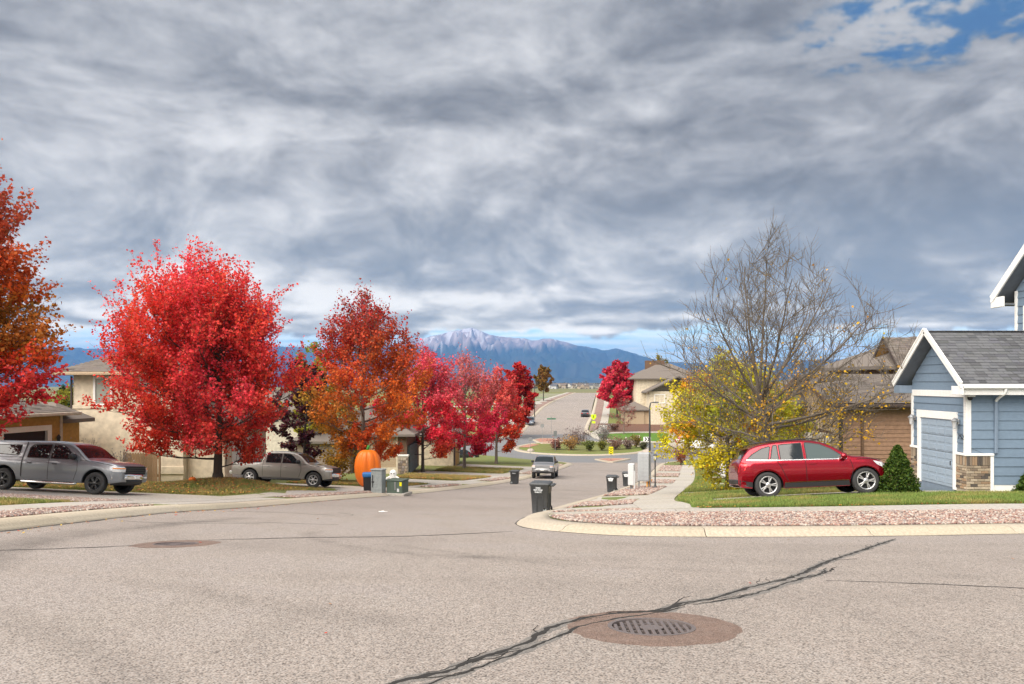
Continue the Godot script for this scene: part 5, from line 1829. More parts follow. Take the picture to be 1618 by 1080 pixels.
func pickup(called: String, label: String, x: float, d: float, heading: float, paint: Material, o2 := {}) -> Node3D:
	var o := car_node(called, label, "pickup truck", x, d, heading, 3.74)
	var lift: float = o2.get("lift", 0.0)
	var canopy: bool = o2.get("canopy", false)
	var c := Car.new()
	var L := lift
	if canopy:
		c.top = Curve1.new([-3.02, 1.14 + L, -2.99, 1.62 + L, -2.9, 1.80 + L, -2.5, 1.87 + L, -1.2, 1.90 + L, -0.9, 1.91 + L, 0.0, 1.93 + L, 0.55, 1.89 + L, 0.9, 1.76 + L, 1.50, 1.33 + L, 1.66, 1.27 + L, 2.3, 1.23 + L, 2.66, 1.17 + L, 2.78, 1.08 + L, 2.83, 0.98 + L])
	else:
		c.top = Curve1.new([-2.98, 1.20 + L, -2.9, 1.24 + L, -1.28, 1.27 + L, -1.22, 1.29 + L, -1.12, 1.72 + L, -1.0, 1.86 + L, -0.6, 1.92 + L, 0.1, 1.93 + L, 0.6, 1.88 + L, 0.95, 1.75 + L, 1.50, 1.33 + L, 1.66, 1.27 + L, 2.3, 1.22 + L, 2.62, 1.16 + L, 2.76, 1.06 + L, 2.82, 0.96 + L])
	c.belt = Curve1.new([-3.0, 1.22 + L, -1.0, 1.22 + L, 1.4, 1.19 + L, 2.2, 1.10 + L, 2.83, 0.93 + L])
	c.wid = Curve1.new([-3.02, 0.95, -2.9, 0.99, -1.0, 1.005, 1.9, 1.01, 2.5, 0.98, 2.75, 0.90, 2.83, 0.82])
	c.low = Curve1.new([-3.02, 0.56 + L, -2.6, 0.50 + L, -1.0, 0.42 + L, 1.2, 0.42 + L, 2.3, 0.42 + L, 2.83, 0.50 + L])
	c.axles = [-1.87, 1.87]
	c.arch = 0.54
	c.hub = 0.40 + L * 0.6
	c.edge = 0.10
	car_shell(o, c, -3.02 if canopy else -2.98, 2.83 if canopy else 2.82, paint)
	# glass
	var y0 := 1.27 + L
	windows_of(o, c, [[0.98, y0, 0.62, 1.62 + L, 0.42, 1.74 + L, 0.02, 1.76 + L, 0.02, y0], [-0.10, y0, -0.10, 1.76 + L, -0.80, 1.74 + L, -0.94, 1.62 + L, -0.94, y0]])
	if canopy:
		windows_of(o, c, [[-1.32, 1.34 + L, -1.32, 1.70 + L, -2.35, 1.69 + L, -2.62, 1.60 + L, -2.78, 1.38 + L]])
	put("windscreen", top_patch(c, 0.80, 1.46, 0.90, 0.008), M.car_glass, o)
	if not canopy:
		put("rear_window", top_patch(c, -1.19, -1.06, 0.8, 0.008), M.car_glass, o)
		box_part(o, "bed_cover", M.under, Vector3(-2.86, 1.225 + L, -0.78), Vector3(-1.32, 1.285 + L, 0.78), 0.02)
		box_part(o, "tailgate_lip", M.black_plastic, Vector3(-2.98, 1.19 + L, -0.74), Vector3(-2.9, 1.26 + L, 0.74), 0.02)
	else:
		for side in [-1, 1]: put("canopy_seam", _canopy_seam(c, L, side), M.black_plastic, o)
	# seams, trim, handles
	var st := S()
	for l in [[-1.12, 0.5 + L, -1.12, 1.24 + L, -1.06, 1.78 + L], [-0.04, 0.46 + L, -0.04, 1.78 + L], [1.02, 0.5 + L, 1.14, 0.9 + L, 1.10, 1.24 + L], [1.2, 1.245 + L, 1.9, 1.19 + L, 2.5, 1.09 + L]]:
		side_line(st, c, l, 0.016, 0.003)
	put("door_seam", st, M.under, o)
	handles(o, c, [[0.22, 1.06 + L], [-0.82, 1.06 + L]], M.black_plastic if canopy else paint)
	mirror(o, c, 0.98, 1.36 + L, M.black_plastic if not o2.get("paint_mirror", false) else paint, 1.25)
	for s in [-1, 1]:
		for a in [-1.87, 1.87]:
			wheel(o, Vector3(a, 0.41 + L * 0.6, s * 0.87), 0.41 + L * 0.6, 0.27, 0.27, o2.get("rim", M.alloy), 6, s)
		st = S(true)
		tube(st, PackedVector3Array([Vector3(-1.15, 0.38 + L, s * 0.97), Vector3(-1.05, 0.36 + L, s * 1.0), Vector3(1.05, 0.36 + L, s * 1.0), Vector3(1.15, 0.38 + L, s * 0.97)]), PackedFloat32Array([0.03, 0.045, 0.045, 0.03]), 8, true)
		put("side_step", st, M.chrome if canopy else M.black_plastic, o)
	# nose: grille, lamps, bumper
	var gx := 2.80
	st = S()
	box(st, Vector3(gx, 0.93 + L, 0), Vector3(0.12, 0.32, 1.36), 0.04)
	var gr := put("grille", st, o2.get("grille", M.black_plastic), o)
	for k in 4:
		box_part(gr, "grille_bar", o2.get("bars", M.under), Vector3(gx + 0.05, 0.805 + L + k * 0.08, -0.64), Vector3(gx + 0.068, 0.835 + L + k * 0.08, 0.64), 0.006)
	for s in [-1, 1]:
		st = S(true)
		var rows := []
		for k in 5:
			var t := k / 4.0
			var px := lerpf(2.86, 2.50, t * t * 0.9)
			var pz := lerpf(0.66, 0.995, sin(t * PI / 2))
			rows.append(PackedVector3Array([Vector3(px, 0.86 + L, s * pz), Vector3(px + 0.01, 0.95 + L, s * (pz + 0.006)), Vector3(px - 0.03, 1.05 + L, s * (pz - 0.02)), Vector3(px - 0.16, 1.05 + L, s * (pz - 0.14))]))
		loft(st, rows, s > 0)
		var hl := put("headlight", st, M.lamp_glass, o)
		st = S(true)
		var rr := []
		for q in rows:
			rr.append(PackedVector3Array([q[1] + Vector3(0.006, 0.025, s * 0.003), q[1] + Vector3(0.0, 0.065, s * 0.001)]))
		loft(st, rr, s > 0)
		put("indicator", st, M.amber, hl)
	# bumper wraps round
	st = S(true)
	var rows := []
	for k in 13:
		var t := k / 6.0 - 1.0
		var px := 2.93 - 0.40 * pow(absf(t), 3.0)
		var pz := t * 0.99
		rows.append(PackedVector3Array([Vector3(px - 0.22, 0.80 + L, pz * 0.9), Vector3(px - 0.02, 0.79 + L, pz), Vector3(px, 0.75 + L, pz), Vector3(px + 0.01, 0.62 + L, pz), Vector3(px - 0.03, 0.57 + L, pz), Vector3(px - 0.22, 0.56 + L, pz * 0.9)]))
	loft(st, rows, false)
	put("bumper", st, o2.get("bumper", M.chrome), o)
	st = S(true)
	rows = []
	for k in 13:
		var t := k / 6.0 - 1.0
		var px := 2.90 - 0.38 * pow(absf(t), 3.0)
		rows.append(PackedVector3Array([Vector3(px - 0.2, 0.60 + L, t * 0.92), Vector3(px, 0.575 + L, t * 0.96), Vector3(px - 0.02, 0.44 + L, t * 0.95), Vector3(px - 0.1, 0.36 + L, t * 0.9), Vector3(px - 0.5, 0.38 + L, t * 0.8)]))
	loft(st, rows, false)
	put("air_dam", st, M.black_plastic, o)
	box_part(o, "number_plate", M.white, Vector3(2.93, 0.62 + L, -0.15), Vector3(2.955, 0.74 + L, 0.15), 0.004)
	for s in [-1, 1]:
		st = S()
		box(st, Vector3(2.89, 0.66 + L, s * 0.62), Vector3(0.08, 0.07, 0.14), 0.02)
		put("fog_lamp", st, M.lamp_glass, o)
		st = S()
		box(st, Vector3(-2.96, 1.0 + L, s * 0.92), Vector3(0.07, 0.34, 0.12), 0.02)
		put("tail_light", st, M.red_lens, o)
	box_part(o, "rear_bumper", M.chrome, Vector3(-3.14, 0.52 + L, -0.95), Vector3(-2.92, 0.70 + L, 0.95), 0.04)
	return o

func _canopy_seam(c: Car, L: float, side: int) -> SurfaceTool:
	var st := S()
	side_line(st, c, [-1.13, 0.55 + L, -1.13, 1.2 + L, -1.1, 1.84 + L], 0.05, 0.006, [side])
	side_line(st, c, [-1.15, 1.255 + L, -2.0, 1.25 + L, -2.96, 1.24 + L], 0.02, 0.006, [side])
	return st

func red_car():
	var o := car_node("red_car", "deep red crossover car with black lower sills parked on the driveway of the blue house", "car", 9.15, 24.35, 95.0, 2.82)
	var c := Car.new()
	c.top = Curve1.new([-2.25, 0.80, -2.22, 1.02, -2.14, 1.18, -1.95, 1.43, -1.80, 1.54, -1.5, 1.63, -1.0, 1.69, -0.4, 1.71, 0.05, 1.67, 0.42, 1.56, 0.86, 1.30, 1.10, 1.17, 1.5, 1.12, 1.85, 1.03, 2.06, 0.90, 2.16, 0.70])
	c.belt = Curve1.new([-2.25, 1.10, -1.9, 1.11, 0.9, 1.03, 1.5, 0.99, 2.0, 0.83, 2.16, 0.68])
	c.wid = Curve1.new([-2.25, 0.78, -2.15, 0.88, -1.8, 0.95, -0.5, 0.965, 1.4, 0.965, 1.8, 0.93, 2.02, 0.83, 2.16, 0.66])
	c.low = Curve1.new([-2.25, 0.42, -2.15, 0.34, -1.2, 0.27, 1.2, 0.27, 1.95, 0.28, 2.16, 0.36])
	c.axles = [-1.41, 1.41]
	c.arch = 0.455
	c.hub = 0.36
	c.edge = 0.11
	c.tum = 0.34
	car_shell(o, c, -2.25, 2.16, M.paint_red)
	windows_of(o, c, [[0.86, 1.085, 0.50, 1.36, 0.20, 1.51, -0.10, 1.57, -0.22, 1.575, -0.22, 1.10], [-0.34, 1.105, -0.34, 1.575, -0.98, 1.55, -0.98, 1.12], [-1.06, 1.125, -1.06, 1.545, -1.16, 1.535, -1.27, 1.14], [-1.36, 1.15, -1.26, 1.52, -1.50, 1.46, -1.80, 1.30, -1.94, 1.18]], 0.028)
	for n in ["window", "window2"]:
		if o.has_node(n): o.get_node(n).get_child(0).material_override = M.car_glass_clear
	put("windscreen", top_patch(c, 0.36, 1.04, 0.90, 0.008), M.car_glass, o)
	put("rear_window", top_patch(c, -2.12, -1.92, 0.85, 0.008), M.car_glass, o)
	var st := S()
	for l in [[-0.28, 0.46, -0.28, 1.6], [0.98, 0.46, 1.06, 0.75, 1.0, 1.05], [-1.12, 1.12, -1.0, 0.9, -0.88, 0.60, -0.80, 0.46], [1.2, 1.03, 1.7, 1.02, 2.1, 0.93]]:
		side_line(st, c, l, 0.014, 0.003)
	put("door_seam", st, M.under, o)
	st = S()
	side_line(st, c, [0.92, 1.06, 0.0, 1.08, -1.3, 1.112, -1.98, 1.15], 0.028, 0.012)
	put("window_trim", st, M.chrome, o)
	st = S()
	side_patch(st, c, pg([-0.95, 0.275, 0.95, 0.275, 0.93, 0.42, -0.93, 0.42]), 0.014)
	put("sill", st, M.black_plastic, o)
	st = S()
	side_patch(st, c, pg([-2.22, 0.40, -1.87, 0.33, -1.86, 0.48, -2.22, 0.56]), 0.016)
	side_patch(st, c, pg([1.87, 0.31, 2.13, 0.36, 2.12, 0.46, 1.88, 0.42]), 0.016)
	put("bumper_cladding", st, M.black_plastic, o)
	st = S()
	side_line(st, c, [-0.93, 0.435, 0.93, 0.435], 0.018, 0.017)
	put("sill_trim", st, M.chrome, o)
	handles(o, c, [[-0.08, 0.96], [-0.92, 0.98]], M.paint_red)
	mirror(o, c, 0.80, 1.14, M.paint_red, 1.0)
	for s in [-1, 1]:
		for a in [-1.41, 1.41]:
			wheel(o, Vector3(a, 0.385, s * 0.84), 0.385, 0.245, 0.265, M.alloy, 5, s)
		st = S()
		side_patch(st, c, pg([-2.235, 0.80, -2.05, 0.84, -1.98, 1.04, -2.14, 1.10, -2.20, 1.02]), 0.012, [s])
		put("tail_light", st, M.red_lens, o)
		st = S()
		side_patch(st, c, pg([1.66, 0.97, 1.92, 0.91, 2.06, 0.80, 2.10, 0.73, 1.92, 0.77, 1.76, 0.85]), 0.012, [s])
		put("headlight", st, M.lamp_glass, o)
		st = S(true)
		tube(st, PackedVector3Array([Vector3(-1.65, 1.62, s * 0.62), Vector3(-1.4, 1.69, s * 0.64), Vector3(0.0, 1.71, s * 0.65), Vector3(0.25, 1.65, s * 0.63)]), PackedFloat32Array([0.012, 0.018, 0.018, 0.012]), 6, true)
		put("roof_rail", st, M.black_plastic, o)
	# black glazed roof and bonnet scoop shapes
	st = top_patch(c, -1.2, 0.3, 0.72, 0.006)
	put("glass_roof", st, M.car_glass, o)
	st = S(true)
	var rows := []
	for k in 6:
		var x := lerpf(-1.86, -2.10, k / 5.0)
		rows.append(PackedVector3Array([Vector3(x, 1.525 - k * 0.012, -0.62), Vector3(x, 1.545 - k * 0.012, 0), Vector3(x, 1.525 - k * 0.012, 0.62)]))
	loft(st, rows)
	put("spoiler", st, M.paint_red, o)
	st = S()
	box(st, Vector3(2.12, 0.78, 0), Vector3(0.10, 0.20, 1.05), 0.04)
	var g := put("grille", st, M.chrome, o)
	for k in 3: box_part(g, "grille_bar", M.under, Vector3(2.15, 0.715 + k * 0.055, -0.48), Vector3(2.176, 0.745 + k * 0.055, 0.48), 0.004)
	box_part(o, "air_dam", M.black_plastic, Vector3(1.95, 0.30, -0.72), Vector3(2.16, 0.44, 0.72), 0.05)
	box_part(o, "rear_bumper", M.black_plastic, Vector3(-2.28, 0.42, -0.76), Vector3(-2.12, 0.60, 0.76), 0.05)
	box_part(o, "exhaust", M.chrome, Vector3(-2.29, 0.36, -0.6), Vector3(-2.1, 0.42, -0.5), 0.02)

func sedan(called: String, label: String, x: float, d: float, heading: float, paint: Material):
	var o := car_node(called, label, "car", x, d, heading, 2.7)
	var c := Car.new()
	c.top = Curve1.new([-2.3, 0.85, -2.25, 1.02, -1.7, 1.08, -1.0, 1.40, -0.4, 1.46, 0.2, 1.43, 1.0, 1.02, 1.9, 0.92, 2.2, 0.80, 2.3, 0.6])
	c.belt = Curve1.new([-2.3, 0.95, 0.9, 0.92, 2.3, 0.6])
	c.wid = Curve1.new([-2.3, 0.75, -2.0, 0.87, 1.6, 0.89, 2.1, 0.8, 2.3, 0.62])
	c.low = Curve1.new([-2.3, 0.35, -1.0, 0.22, 2.0, 0.22, 2.3, 0.3])
	c.axles = [-1.35, 1.35]
	c.arch = 0.40
	c.hub = 0.32
	car_shell(o, c, -2.3, 2.3, paint)
	windows_of(o, c, [[0.8, 0.97, 0.3, 1.30, -0.15, 1.35, -0.2, 0.97], [-0.3, 0.97, -0.3, 1.35, -0.9, 1.28, -1.3, 0.99]])
	put("windscreen", top_patch(c, 0.28, 0.95, 0.9, 0.008), M.car_glass, o)
	put("rear_window", top_patch(c, -1.6, -1.05, 0.85, 0.008), M.car_glass, o)
	for s in [-1, 1]:
		for a in [-1.35, 1.35]:
			wheel(o, Vector3(a, 0.33, s * 0.78), 0.33, 0.22, 0.22, M.alloy, 5, s)
		box_part(o, "tail_light", M.red_lens, Vector3(-2.33, 0.78, s * 0.45), Vector3(-2.2, 0.92, s * 0.78), 0.02)
		box_part(o, "headlight", M.lamp_glass, Vector3(2.1, 0.62, s * 0.45), Vector3(2.29, 0.74, s * 0.72), 0.03)

func vehicles():
	pickup("grey_pickup", "grey crew cab pickup with a matching canopy, black wheels and chrome bumper", -17.3, 30.6, 97.0, M.paint_grey, {"canopy": true, "rim": M.black_rim})
	pickup("tan_pickup", "tan crew cab pickup parked under the big red maple, its cab reaching past the leaves", -12.8, 45.2, 98.0, M.paint_tan, {"rim": M.alloy, "lift": 0.03})
	pickup("silver_pickup", "silver pickup facing up the street at the far left kerb", 3.1, 73.6, 188.0, M.paint_silver, {"lift": 0.14, "rim": M.black_rim, "grille": M.paint_silver, "bars": M.steel, "bumper": M.steel, "paint_mirror": false})
	red_car()
	sedan("dark_car", "dark car standing at the right kerb of the far street before the crimson tree", 16.1, 174.0, 8.0, M.paint_dark)
	sedan("blue_grey_car", "blue grey car at the left kerb of the far street, half behind red leaves", 3.7, 160.5, 186.0, M.paint_blue)
	sedan("black_car", "black car under the row of crimson trees by the roundabout", -6.8, 108.0, 60.0, M.paint_dark)

# ---------------------------------------------------------------- trees
class Leaves:  # many small leaves in one mesh
	var v := PackedVector3Array()
	var n := PackedVector3Array()
	var c := PackedColorArray()
	var ix := PackedInt32Array()
	var r := RandomNumberGenerator.new()
	func add(p: Vector3, size: float, col: Color):
		var a := Vector3(r.randf_range(-1, 1), r.randf_range(-0.8, 0.5), r.randf_range(-1, 1)).normalized() * size
		var b := a.cross(Vector3(r.randf_range(-1, 1), r.randf_range(-1, 1), r.randf_range(-1, 1))).normalized() * size * 0.42
		var nn := a.cross(b).normalized()
		if nn.y < 0: nn = -nn
		var f := nn * size * 0.16
		var k := v.size()
		v.append(p); v.append(p + a * 0.42 + b + f); v.append(p + a); v.append(p + a * 0.42 - b + f)
		for j in 4:
			n.append(nn); c.append(col)
		if a.cross(b).dot(nn) < 0: ix.append_array([k, k + 2, k + 1, k, k + 3, k + 2])
		else: ix.append_array([k, k + 1, k + 2, k, k + 2, k + 3])
	func mesh() -> ArrayMesh:
		var arr := []
		arr.resize(Mesh.ARRAY_MAX)
		arr[Mesh.ARRAY_VERTEX] = v
		arr[Mesh.ARRAY_NORMAL] = n
		arr[Mesh.ARRAY_COLOR] = c
		arr[Mesh.ARRAY_INDEX] = ix
		var m := ArrayMesh.new()
		m.add_surface_from_arrays(Mesh.PRIMITIVE_TRIANGLES, arr)
		return m

func bezier(a: Vector3, b: Vector3, c: Vector3, t: float) -> Vector3:
	return a.lerp(b, t).lerp(b.lerp(c, t), t)

func limb(st: SurfaceTool, a: Vector3, b: Vector3, c: Vector3, r0: float, r1: float, n: int, sides: int, wob := 0.0) -> PackedVector3Array:
	var p := PackedVector3Array()
	var r := PackedFloat32Array()
	for i in n + 1:
		var t := i / float(n)
		var q := bezier(a, b, c, t)
		if wob > 0 and i > 0: q += Vector3(rng.randf_range(-1, 1), rng.randf_range(-1, 1), rng.randf_range(-1, 1)) * wob
		p.append(q)
		r.append(lerpf(r0, r1, pow(t, 0.8)))
	tube(st, p, r, sides)
	return p

func tree(called: String, label: String, x: float, d: float, o: Dictionary) -> Node3D:
	# trunk, upswept limbs, branches, shoots; leaves along the shoots, fewer where o.bare says so
	var height: float = o.h
	var base: float = o.base        # where the crown begins
	var rad: float = o.r
	var wide: float = o.get("wide", 0.36)  # how far up the crown is widest
	var upright: float = o.get("up", 0.7)
	var n1: int = o.get("n1", 16)
	var n2: int = o.get("n2", 8)
	var n3: int = o.get("n3", 6)
	var per: int = o.get("leaves", 9)
	var lsize: float = o.get("leaf", 0.15)
	var tr: float = o.get("trunk", height * 0.017)
	var twig: float = o.get("twig", 1.0)
	var scat: float = o.get("scat", 1.0)
	var tint = o.tint               # (point, height share) -> Color
	var bare = o.get("bare", null)  # (height share, distance share) -> share of leaves kept
	var root := thing(called, label, o.get("cat", "tree"), at(x, d, -0.05), 0.0, o.get("group", ""))
	rng.seed = hash(called + str(x)) % 100000
	var wood := S(true)
	var lv := Leaves.new()
	lv.r.seed = rng.randi() % 10000
	var lump := fbm(int(abs(x) * 7 + d), 0.9, 2)
	var env := func(t: float, az := 0.0) -> float:
		var k := t / wide if t < wide else (1.0 - t) / (1.0 - wide)
		return rad * (pow(clampf(k, 0, 1), float(o.get("full", 0.6))) * 0.86 + 0.14) * (1.0 if t < 1.0 else 0.2) * (1.0 + 0.22 * lump.get_noise_3d(cos(az) * 1.1, t * 2.6, sin(az) * 1.1))
	var lean: Vector3 = Vector3(rng.randf_range(-0.3, 0.3), 0, rng.randf_range(-0.3, 0.3)) * o.get("lean", 1.0)
	var fork: float = o.get("fork", 0.82)
	var tp := limb(wood, Vector3(0, -0.1, 0), Vector3(0, height * 0.4, 0) + lean * 0.4, Vector3(lean.x, height * fork, lean.z), tr, tr * 0.22, 9, 9, 0.02)
	limb(wood, Vector3(0, -0.12, 0), Vector3(0, 0.05, 0), Vector3(0, 0.35, 0), tr * 1.55, tr * 1.02, 3, 9)
	for i in n1:
		var t := (i + 0.5) / n1
		t = pow(t, 0.85)
		var az := i * 2.39996 + rng.randf_range(-0.35, 0.35)
		var er: float = env.call(t, az)
		var rr := er * rng.randf_range(0.72, 0.98)
		var tgt := Vector3(cos(az) * rr, base + t * (height - base) * rng.randf_range(0.95, 1.0), sin(az) * rr)
		tgt.x += float(o.get("skew", 0.0))
		var hs := lerpf(base * 0.92, height * fork * 0.85, pow(t, 0.9)) - rng.randf() * 0.3
		hs = minf(hs, tgt.y - 0.2) if upright > 0.3 else hs
		var k := clampf(hs / (height * fork), 0, 1) * 9
		var start: Vector3 = tp[int(k)].lerp(tp[mini(int(k) + 1, 9)], k - int(k))
		var ctl := Vector3(lerpf(start.x, tgt.x, 0.62), lerpf(start.y, tgt.y, 0.62 - 0.35 * upright), lerpf(start.z, tgt.z, 0.62))
		var len1 := start.distance_to(tgt)
		var r0 := clampf(tr * 0.16 + len1 * 0.0085, 0.02, tr * 0.6)
		limb(wood, start, ctl, tgt, r0, 0.012, 7, 6, len1 * 0.008)
		for j in n2:
			var s := lerpf(0.22, 1.0, (j + 0.5) / n2)
			var p := bezier(start, ctl, tgt, s)
			var tan := (bezier(start, ctl, tgt, minf(s + 0.05, 1.0)) - bezier(start, ctl, tgt, s - 0.05)).normalized()
			var rnd := Vector3(rng.randf_range(-1, 1), rng.randf_range(-0.7, 0.9), rng.randf_range(-1, 1)).normalized()
			var dir := (tan * 0.75 + rnd * 0.85 + Vector3.UP * upright * 0.55).normalized()
			var l2: float = rad * o.get("l2", 0.36) * rng.randf_range(0.65, 1.15) * (1.15 - 0.35 * s)
			var end := p + dir * l2
			# keep inside the outline
			var te := clampf((end.y - base) / (height - base), 0, 1.2)
			var lim: float = env.call(te, atan2(end.z, end.x)) * 1.06
			var ax: float = o.get("skew", 0.0)
			var hr := Vector2(end.x - ax, end.z).length()
			if hr > lim and hr > 0.01:
				end.x = ax + (end.x - ax) * lim / hr; end.z *= lim / hr
			var mid := p.lerp(end, 0.5) + Vector3(dir.x, 0, dir.z) * l2 * 0.10 - Vector3.UP * l2 * 0.05 * upright
			limb(wood, p, mid, end, maxf(r0 * 0.34 * (1.2 - s), 0.010), 0.006, 4, 4, l2 * 0.015)
			for q in n3:
				var s3 := lerpf(0.3, 1.0, (q + rng.randf()) / n3)
				var p3 := bezier(p, mid, end, s3)
				var rn := Vector3(rng.randf_range(-1, 1), rng.randf_range(-0.8, 0.8), rng.randf_range(-1, 1)).normalized()
				var d3 := ((end - p).normalized() * 0.7 + rn * 0.75 + Vector3.UP * upright * 0.65).normalized()
				var l3: float = rad * o.get("l3", 0.16) * rng.randf_range(0.6, 1.25) * (1.0 + float(o.get("spiky", 0.0)) * smoothstep(0.3, 0.8, (p3.y - base) / (height - base)) * rng.randf())
				var e3 := p3 + d3 * l3
				var mid3 := p3.lerp(e3, 0.5) + rn * l3 * 0.08
				limb(wood, p3, mid3, e3, 0.0065 * twig, 0.003 * twig, 3, 3)
				var n4: int = o.get("n4", 0)
				for z in n4:
					var f := lerpf(0.25, 0.95, (z + rng.randf()) / n4)
					var p4 := bezier(p3, mid3, e3, f)
					var r4 := Vector3(rng.randf_range(-1, 1), rng.randf_range(-0.7, 0.9), rng.randf_range(-1, 1)).normalized()
					var d4 := (d3 * 0.7 + r4 * 0.8 + Vector3.UP * 0.25).normalized()
					limb(wood, p4, p4 + d4 * l3 * 0.3, p4 + d4 * l3 * 0.62 + Vector3.UP * 0.03, 0.0042 * twig, 0.002 * twig, 2, 3)
				var th := (e3.y - base) / (height - base)
				var keep: float = 1.0
				if bare != null: keep = bare.call(e3, th, Vector2(e3.x, e3.z).length() / maxf(env.call(clampf(th, 0, 1)), 0.1))
				var cnt := int(per * keep * rng.randf_range(0.7, 1.3) * l3 / (rad * float(o.get("l3", 0.16))) + rng.randf())
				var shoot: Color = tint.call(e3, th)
				for w in cnt:
					var f := rng.randf_range(0.05, 1.03)
					var lp := bezier(p3, mid3, e3, f) + Vector3(rng.randfn(0, 1), rng.randfn(0, 0.8), rng.randfn(0, 1)) * rad * 0.022 * scat
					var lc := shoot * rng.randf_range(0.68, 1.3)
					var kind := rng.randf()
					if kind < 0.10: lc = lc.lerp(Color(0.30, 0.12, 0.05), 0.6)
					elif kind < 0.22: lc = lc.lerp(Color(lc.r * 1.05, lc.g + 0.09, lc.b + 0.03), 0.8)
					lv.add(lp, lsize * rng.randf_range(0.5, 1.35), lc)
	put("trunk", wood, o.get("bark", M.bark), root)
	if lv.v.size() > 0: put("crown", lv.mesh(), M.leaf, root)
	return root

func mixc(a: Color, b: Color, t: float) -> Color: return a.lerp(b, clampf(t, 0, 1))

func trees():
	var red := Color(0.84, 0.055, 0.08)
	var crimson := Color(0.74, 0.028, 0.07)
	var scarlet := Color(0.80, 0.075, 0.035)
	var orange := Color(0.78, 0.17, 0.03)
	var rust := Color(0.58, 0.10, 0.05)
	var olive := Color(0.40, 0.26, 0.04)
	var gold := Color(0.62, 0.38, 0.012)
	var nz := fbm(91, 0.35, 3)
	var patch := func(p: Vector3, s: float) -> float: return 0.5 + 0.9 * nz.get_noise_3d(p.x * s, p.y * s, p.z * s)
	var row := "red and orange maples along the left side of the street"
	tree("maple_tree", "tall orange and rust maple cut off by the frame beside the grey pickup", -20.1, 26.4, {"h": 10.6, "base": 1.3, "r": 4.7, "full": 0.5, "n1": 36, "n2": 12, "n3": 9, "leaves": 26, "leaf": 0.13, "up": 0.9, "spiky": 1.5, "scat": 0.9, "group": row,
		"bare": func(_p, t, _q): return 1.0,
		"tint": func(p, t):
			var a: Color = mixc(scarlet, orange, patch.call(p, 0.8) * 1.3 + 0.1)
			if t > 0.62: a = mixc(a, rust, (t - 0.62) * 4.0)
			if t > 0.40 and t < 0.62 and p.x > 0.6: a = mixc(a, olive, patch.call(p + Vector3(9, 0, 0), 0.7) * 0.8)
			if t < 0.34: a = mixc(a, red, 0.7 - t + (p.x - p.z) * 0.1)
			return a})
	tree("maple_tree", "largest bright red maple on the lawn between the grey and the tan pickup", -14.5, 39.0, {"full": 0.36, "h": 9.45, "base": 0.8, "r": 4.85, "n1": 36, "n2": 12, "n3": 9, "leaves": 22, "leaf": 0.13, "up": 1.0, "wide": 0.36, "spiky": 2.0, "scat": 0.65, "l3": 0.17, "skew": -0.65, "trunk": 0.24, "group": row,
		"bare": func(_p, t, q): return (1.0 if t < 0.6 else 0.8) * (1.0 if q < 0.9 else 0.8),
		"tint": func(p, t):
			var a: Color = mixc(red, Color(0.86, 0.075, 0.13), patch.call(p, 0.9))
			a = mixc(a, scarlet, patch.call(p + Vector3(5, 3, 1), 0.6) + 0.05)
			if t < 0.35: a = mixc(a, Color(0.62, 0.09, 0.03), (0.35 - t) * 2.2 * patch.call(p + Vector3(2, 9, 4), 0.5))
			return a})
	tree("maple_tree", "orange maple with thinning grey top behind the inflatable pumpkin", -9.6, 51.6, {"h": 11.7, "base": 1.6, "r": 4.6, "n1": 30, "n2": 10, "n3": 8, "leaves": 22, "leaf": 0.15, "spiky": 1.2, "up": 0.95, "wide": 0.3, "bark": M.bark_pale, "trunk": 0.2, "group": row,
		"bare": func(p, t, q): return clampf(1.15 - t * 0.75, 0.18, 1.0) * (0.5 if t > 0.3 and t < 0.72 and q < 0.6 and p.x < 0.6 else 1.0),
		"tint": func(p, t):
			var a: Color = mixc(orange, Color(0.70, 0.20, 0.03), patch.call(p, 0.7))
			a = mixc(a, Color(0.66, 0.05, 0.025), patch.call(p + Vector3(4, 4, 4), 0.5) * 1.4 - 0.35)
			if p.x < -0.6 and t < 0.5: a = mixc(a, Color(0.42, 0.25, 0.03), patch.call(p + Vector3(7, 1, 2), 0.6) * 1.2)
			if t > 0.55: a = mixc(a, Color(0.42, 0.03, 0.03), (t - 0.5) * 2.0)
			return a})
	tree("maple_tree", "crimson maple with orange lower leaves in front of the dark green garage door", -8.4, 74.5, {"h": 11.0, "base": 1.2, "r": 4.8, "n1": 22, "n2": 8, "n3": 6, "leaves": 26, "leaf": 0.20, "spiky": 1.2, "up": 0.95, "wide": 0.3, "trunk": 0.18, "group": row,
		"bare": func(_p, t, _q): return clampf(1.25 - t * 0.8, 0.35, 1),
		"tint": func(p, t):
			var a: Color = mixc(crimson, Color(0.78, 0.05, 0.08), patch.call(p, 0.5))
			if t < 0.25: a = mixc(a, orange, (0.3 - t) * 4.0 * patch.call(p + Vector3(1, 2, 3), 0.5))
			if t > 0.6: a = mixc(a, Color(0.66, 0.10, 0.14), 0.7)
			return a})
	tree("maple_tree", "crimson maple with a thin pinkish crown in the middle of the row", -5.0, 83.0, {"h": 11.7, "base": 1.3, "r": 5.1, "n1": 22, "n2": 8, "n3": 6, "leaves": 26, "leaf": 0.21, "spiky": 1.2, "up": 0.95, "wide": 0.28, "bark": M.bark_pale, "trunk": 0.2, "group": row,
		"bare": func(_p, t, _q): return clampf(1.3 - t * 1.25, 0.16, 1),
		"tint": func(p, t):
			var a: Color = mixc(crimson, Color(0.72, 0.03, 0.10), patch.call(p, 0.5))
			if t > 0.42: a = mixc(a, Color(0.60, 0.15, 0.16), (t - 0.42) * 3.0)
			return a})
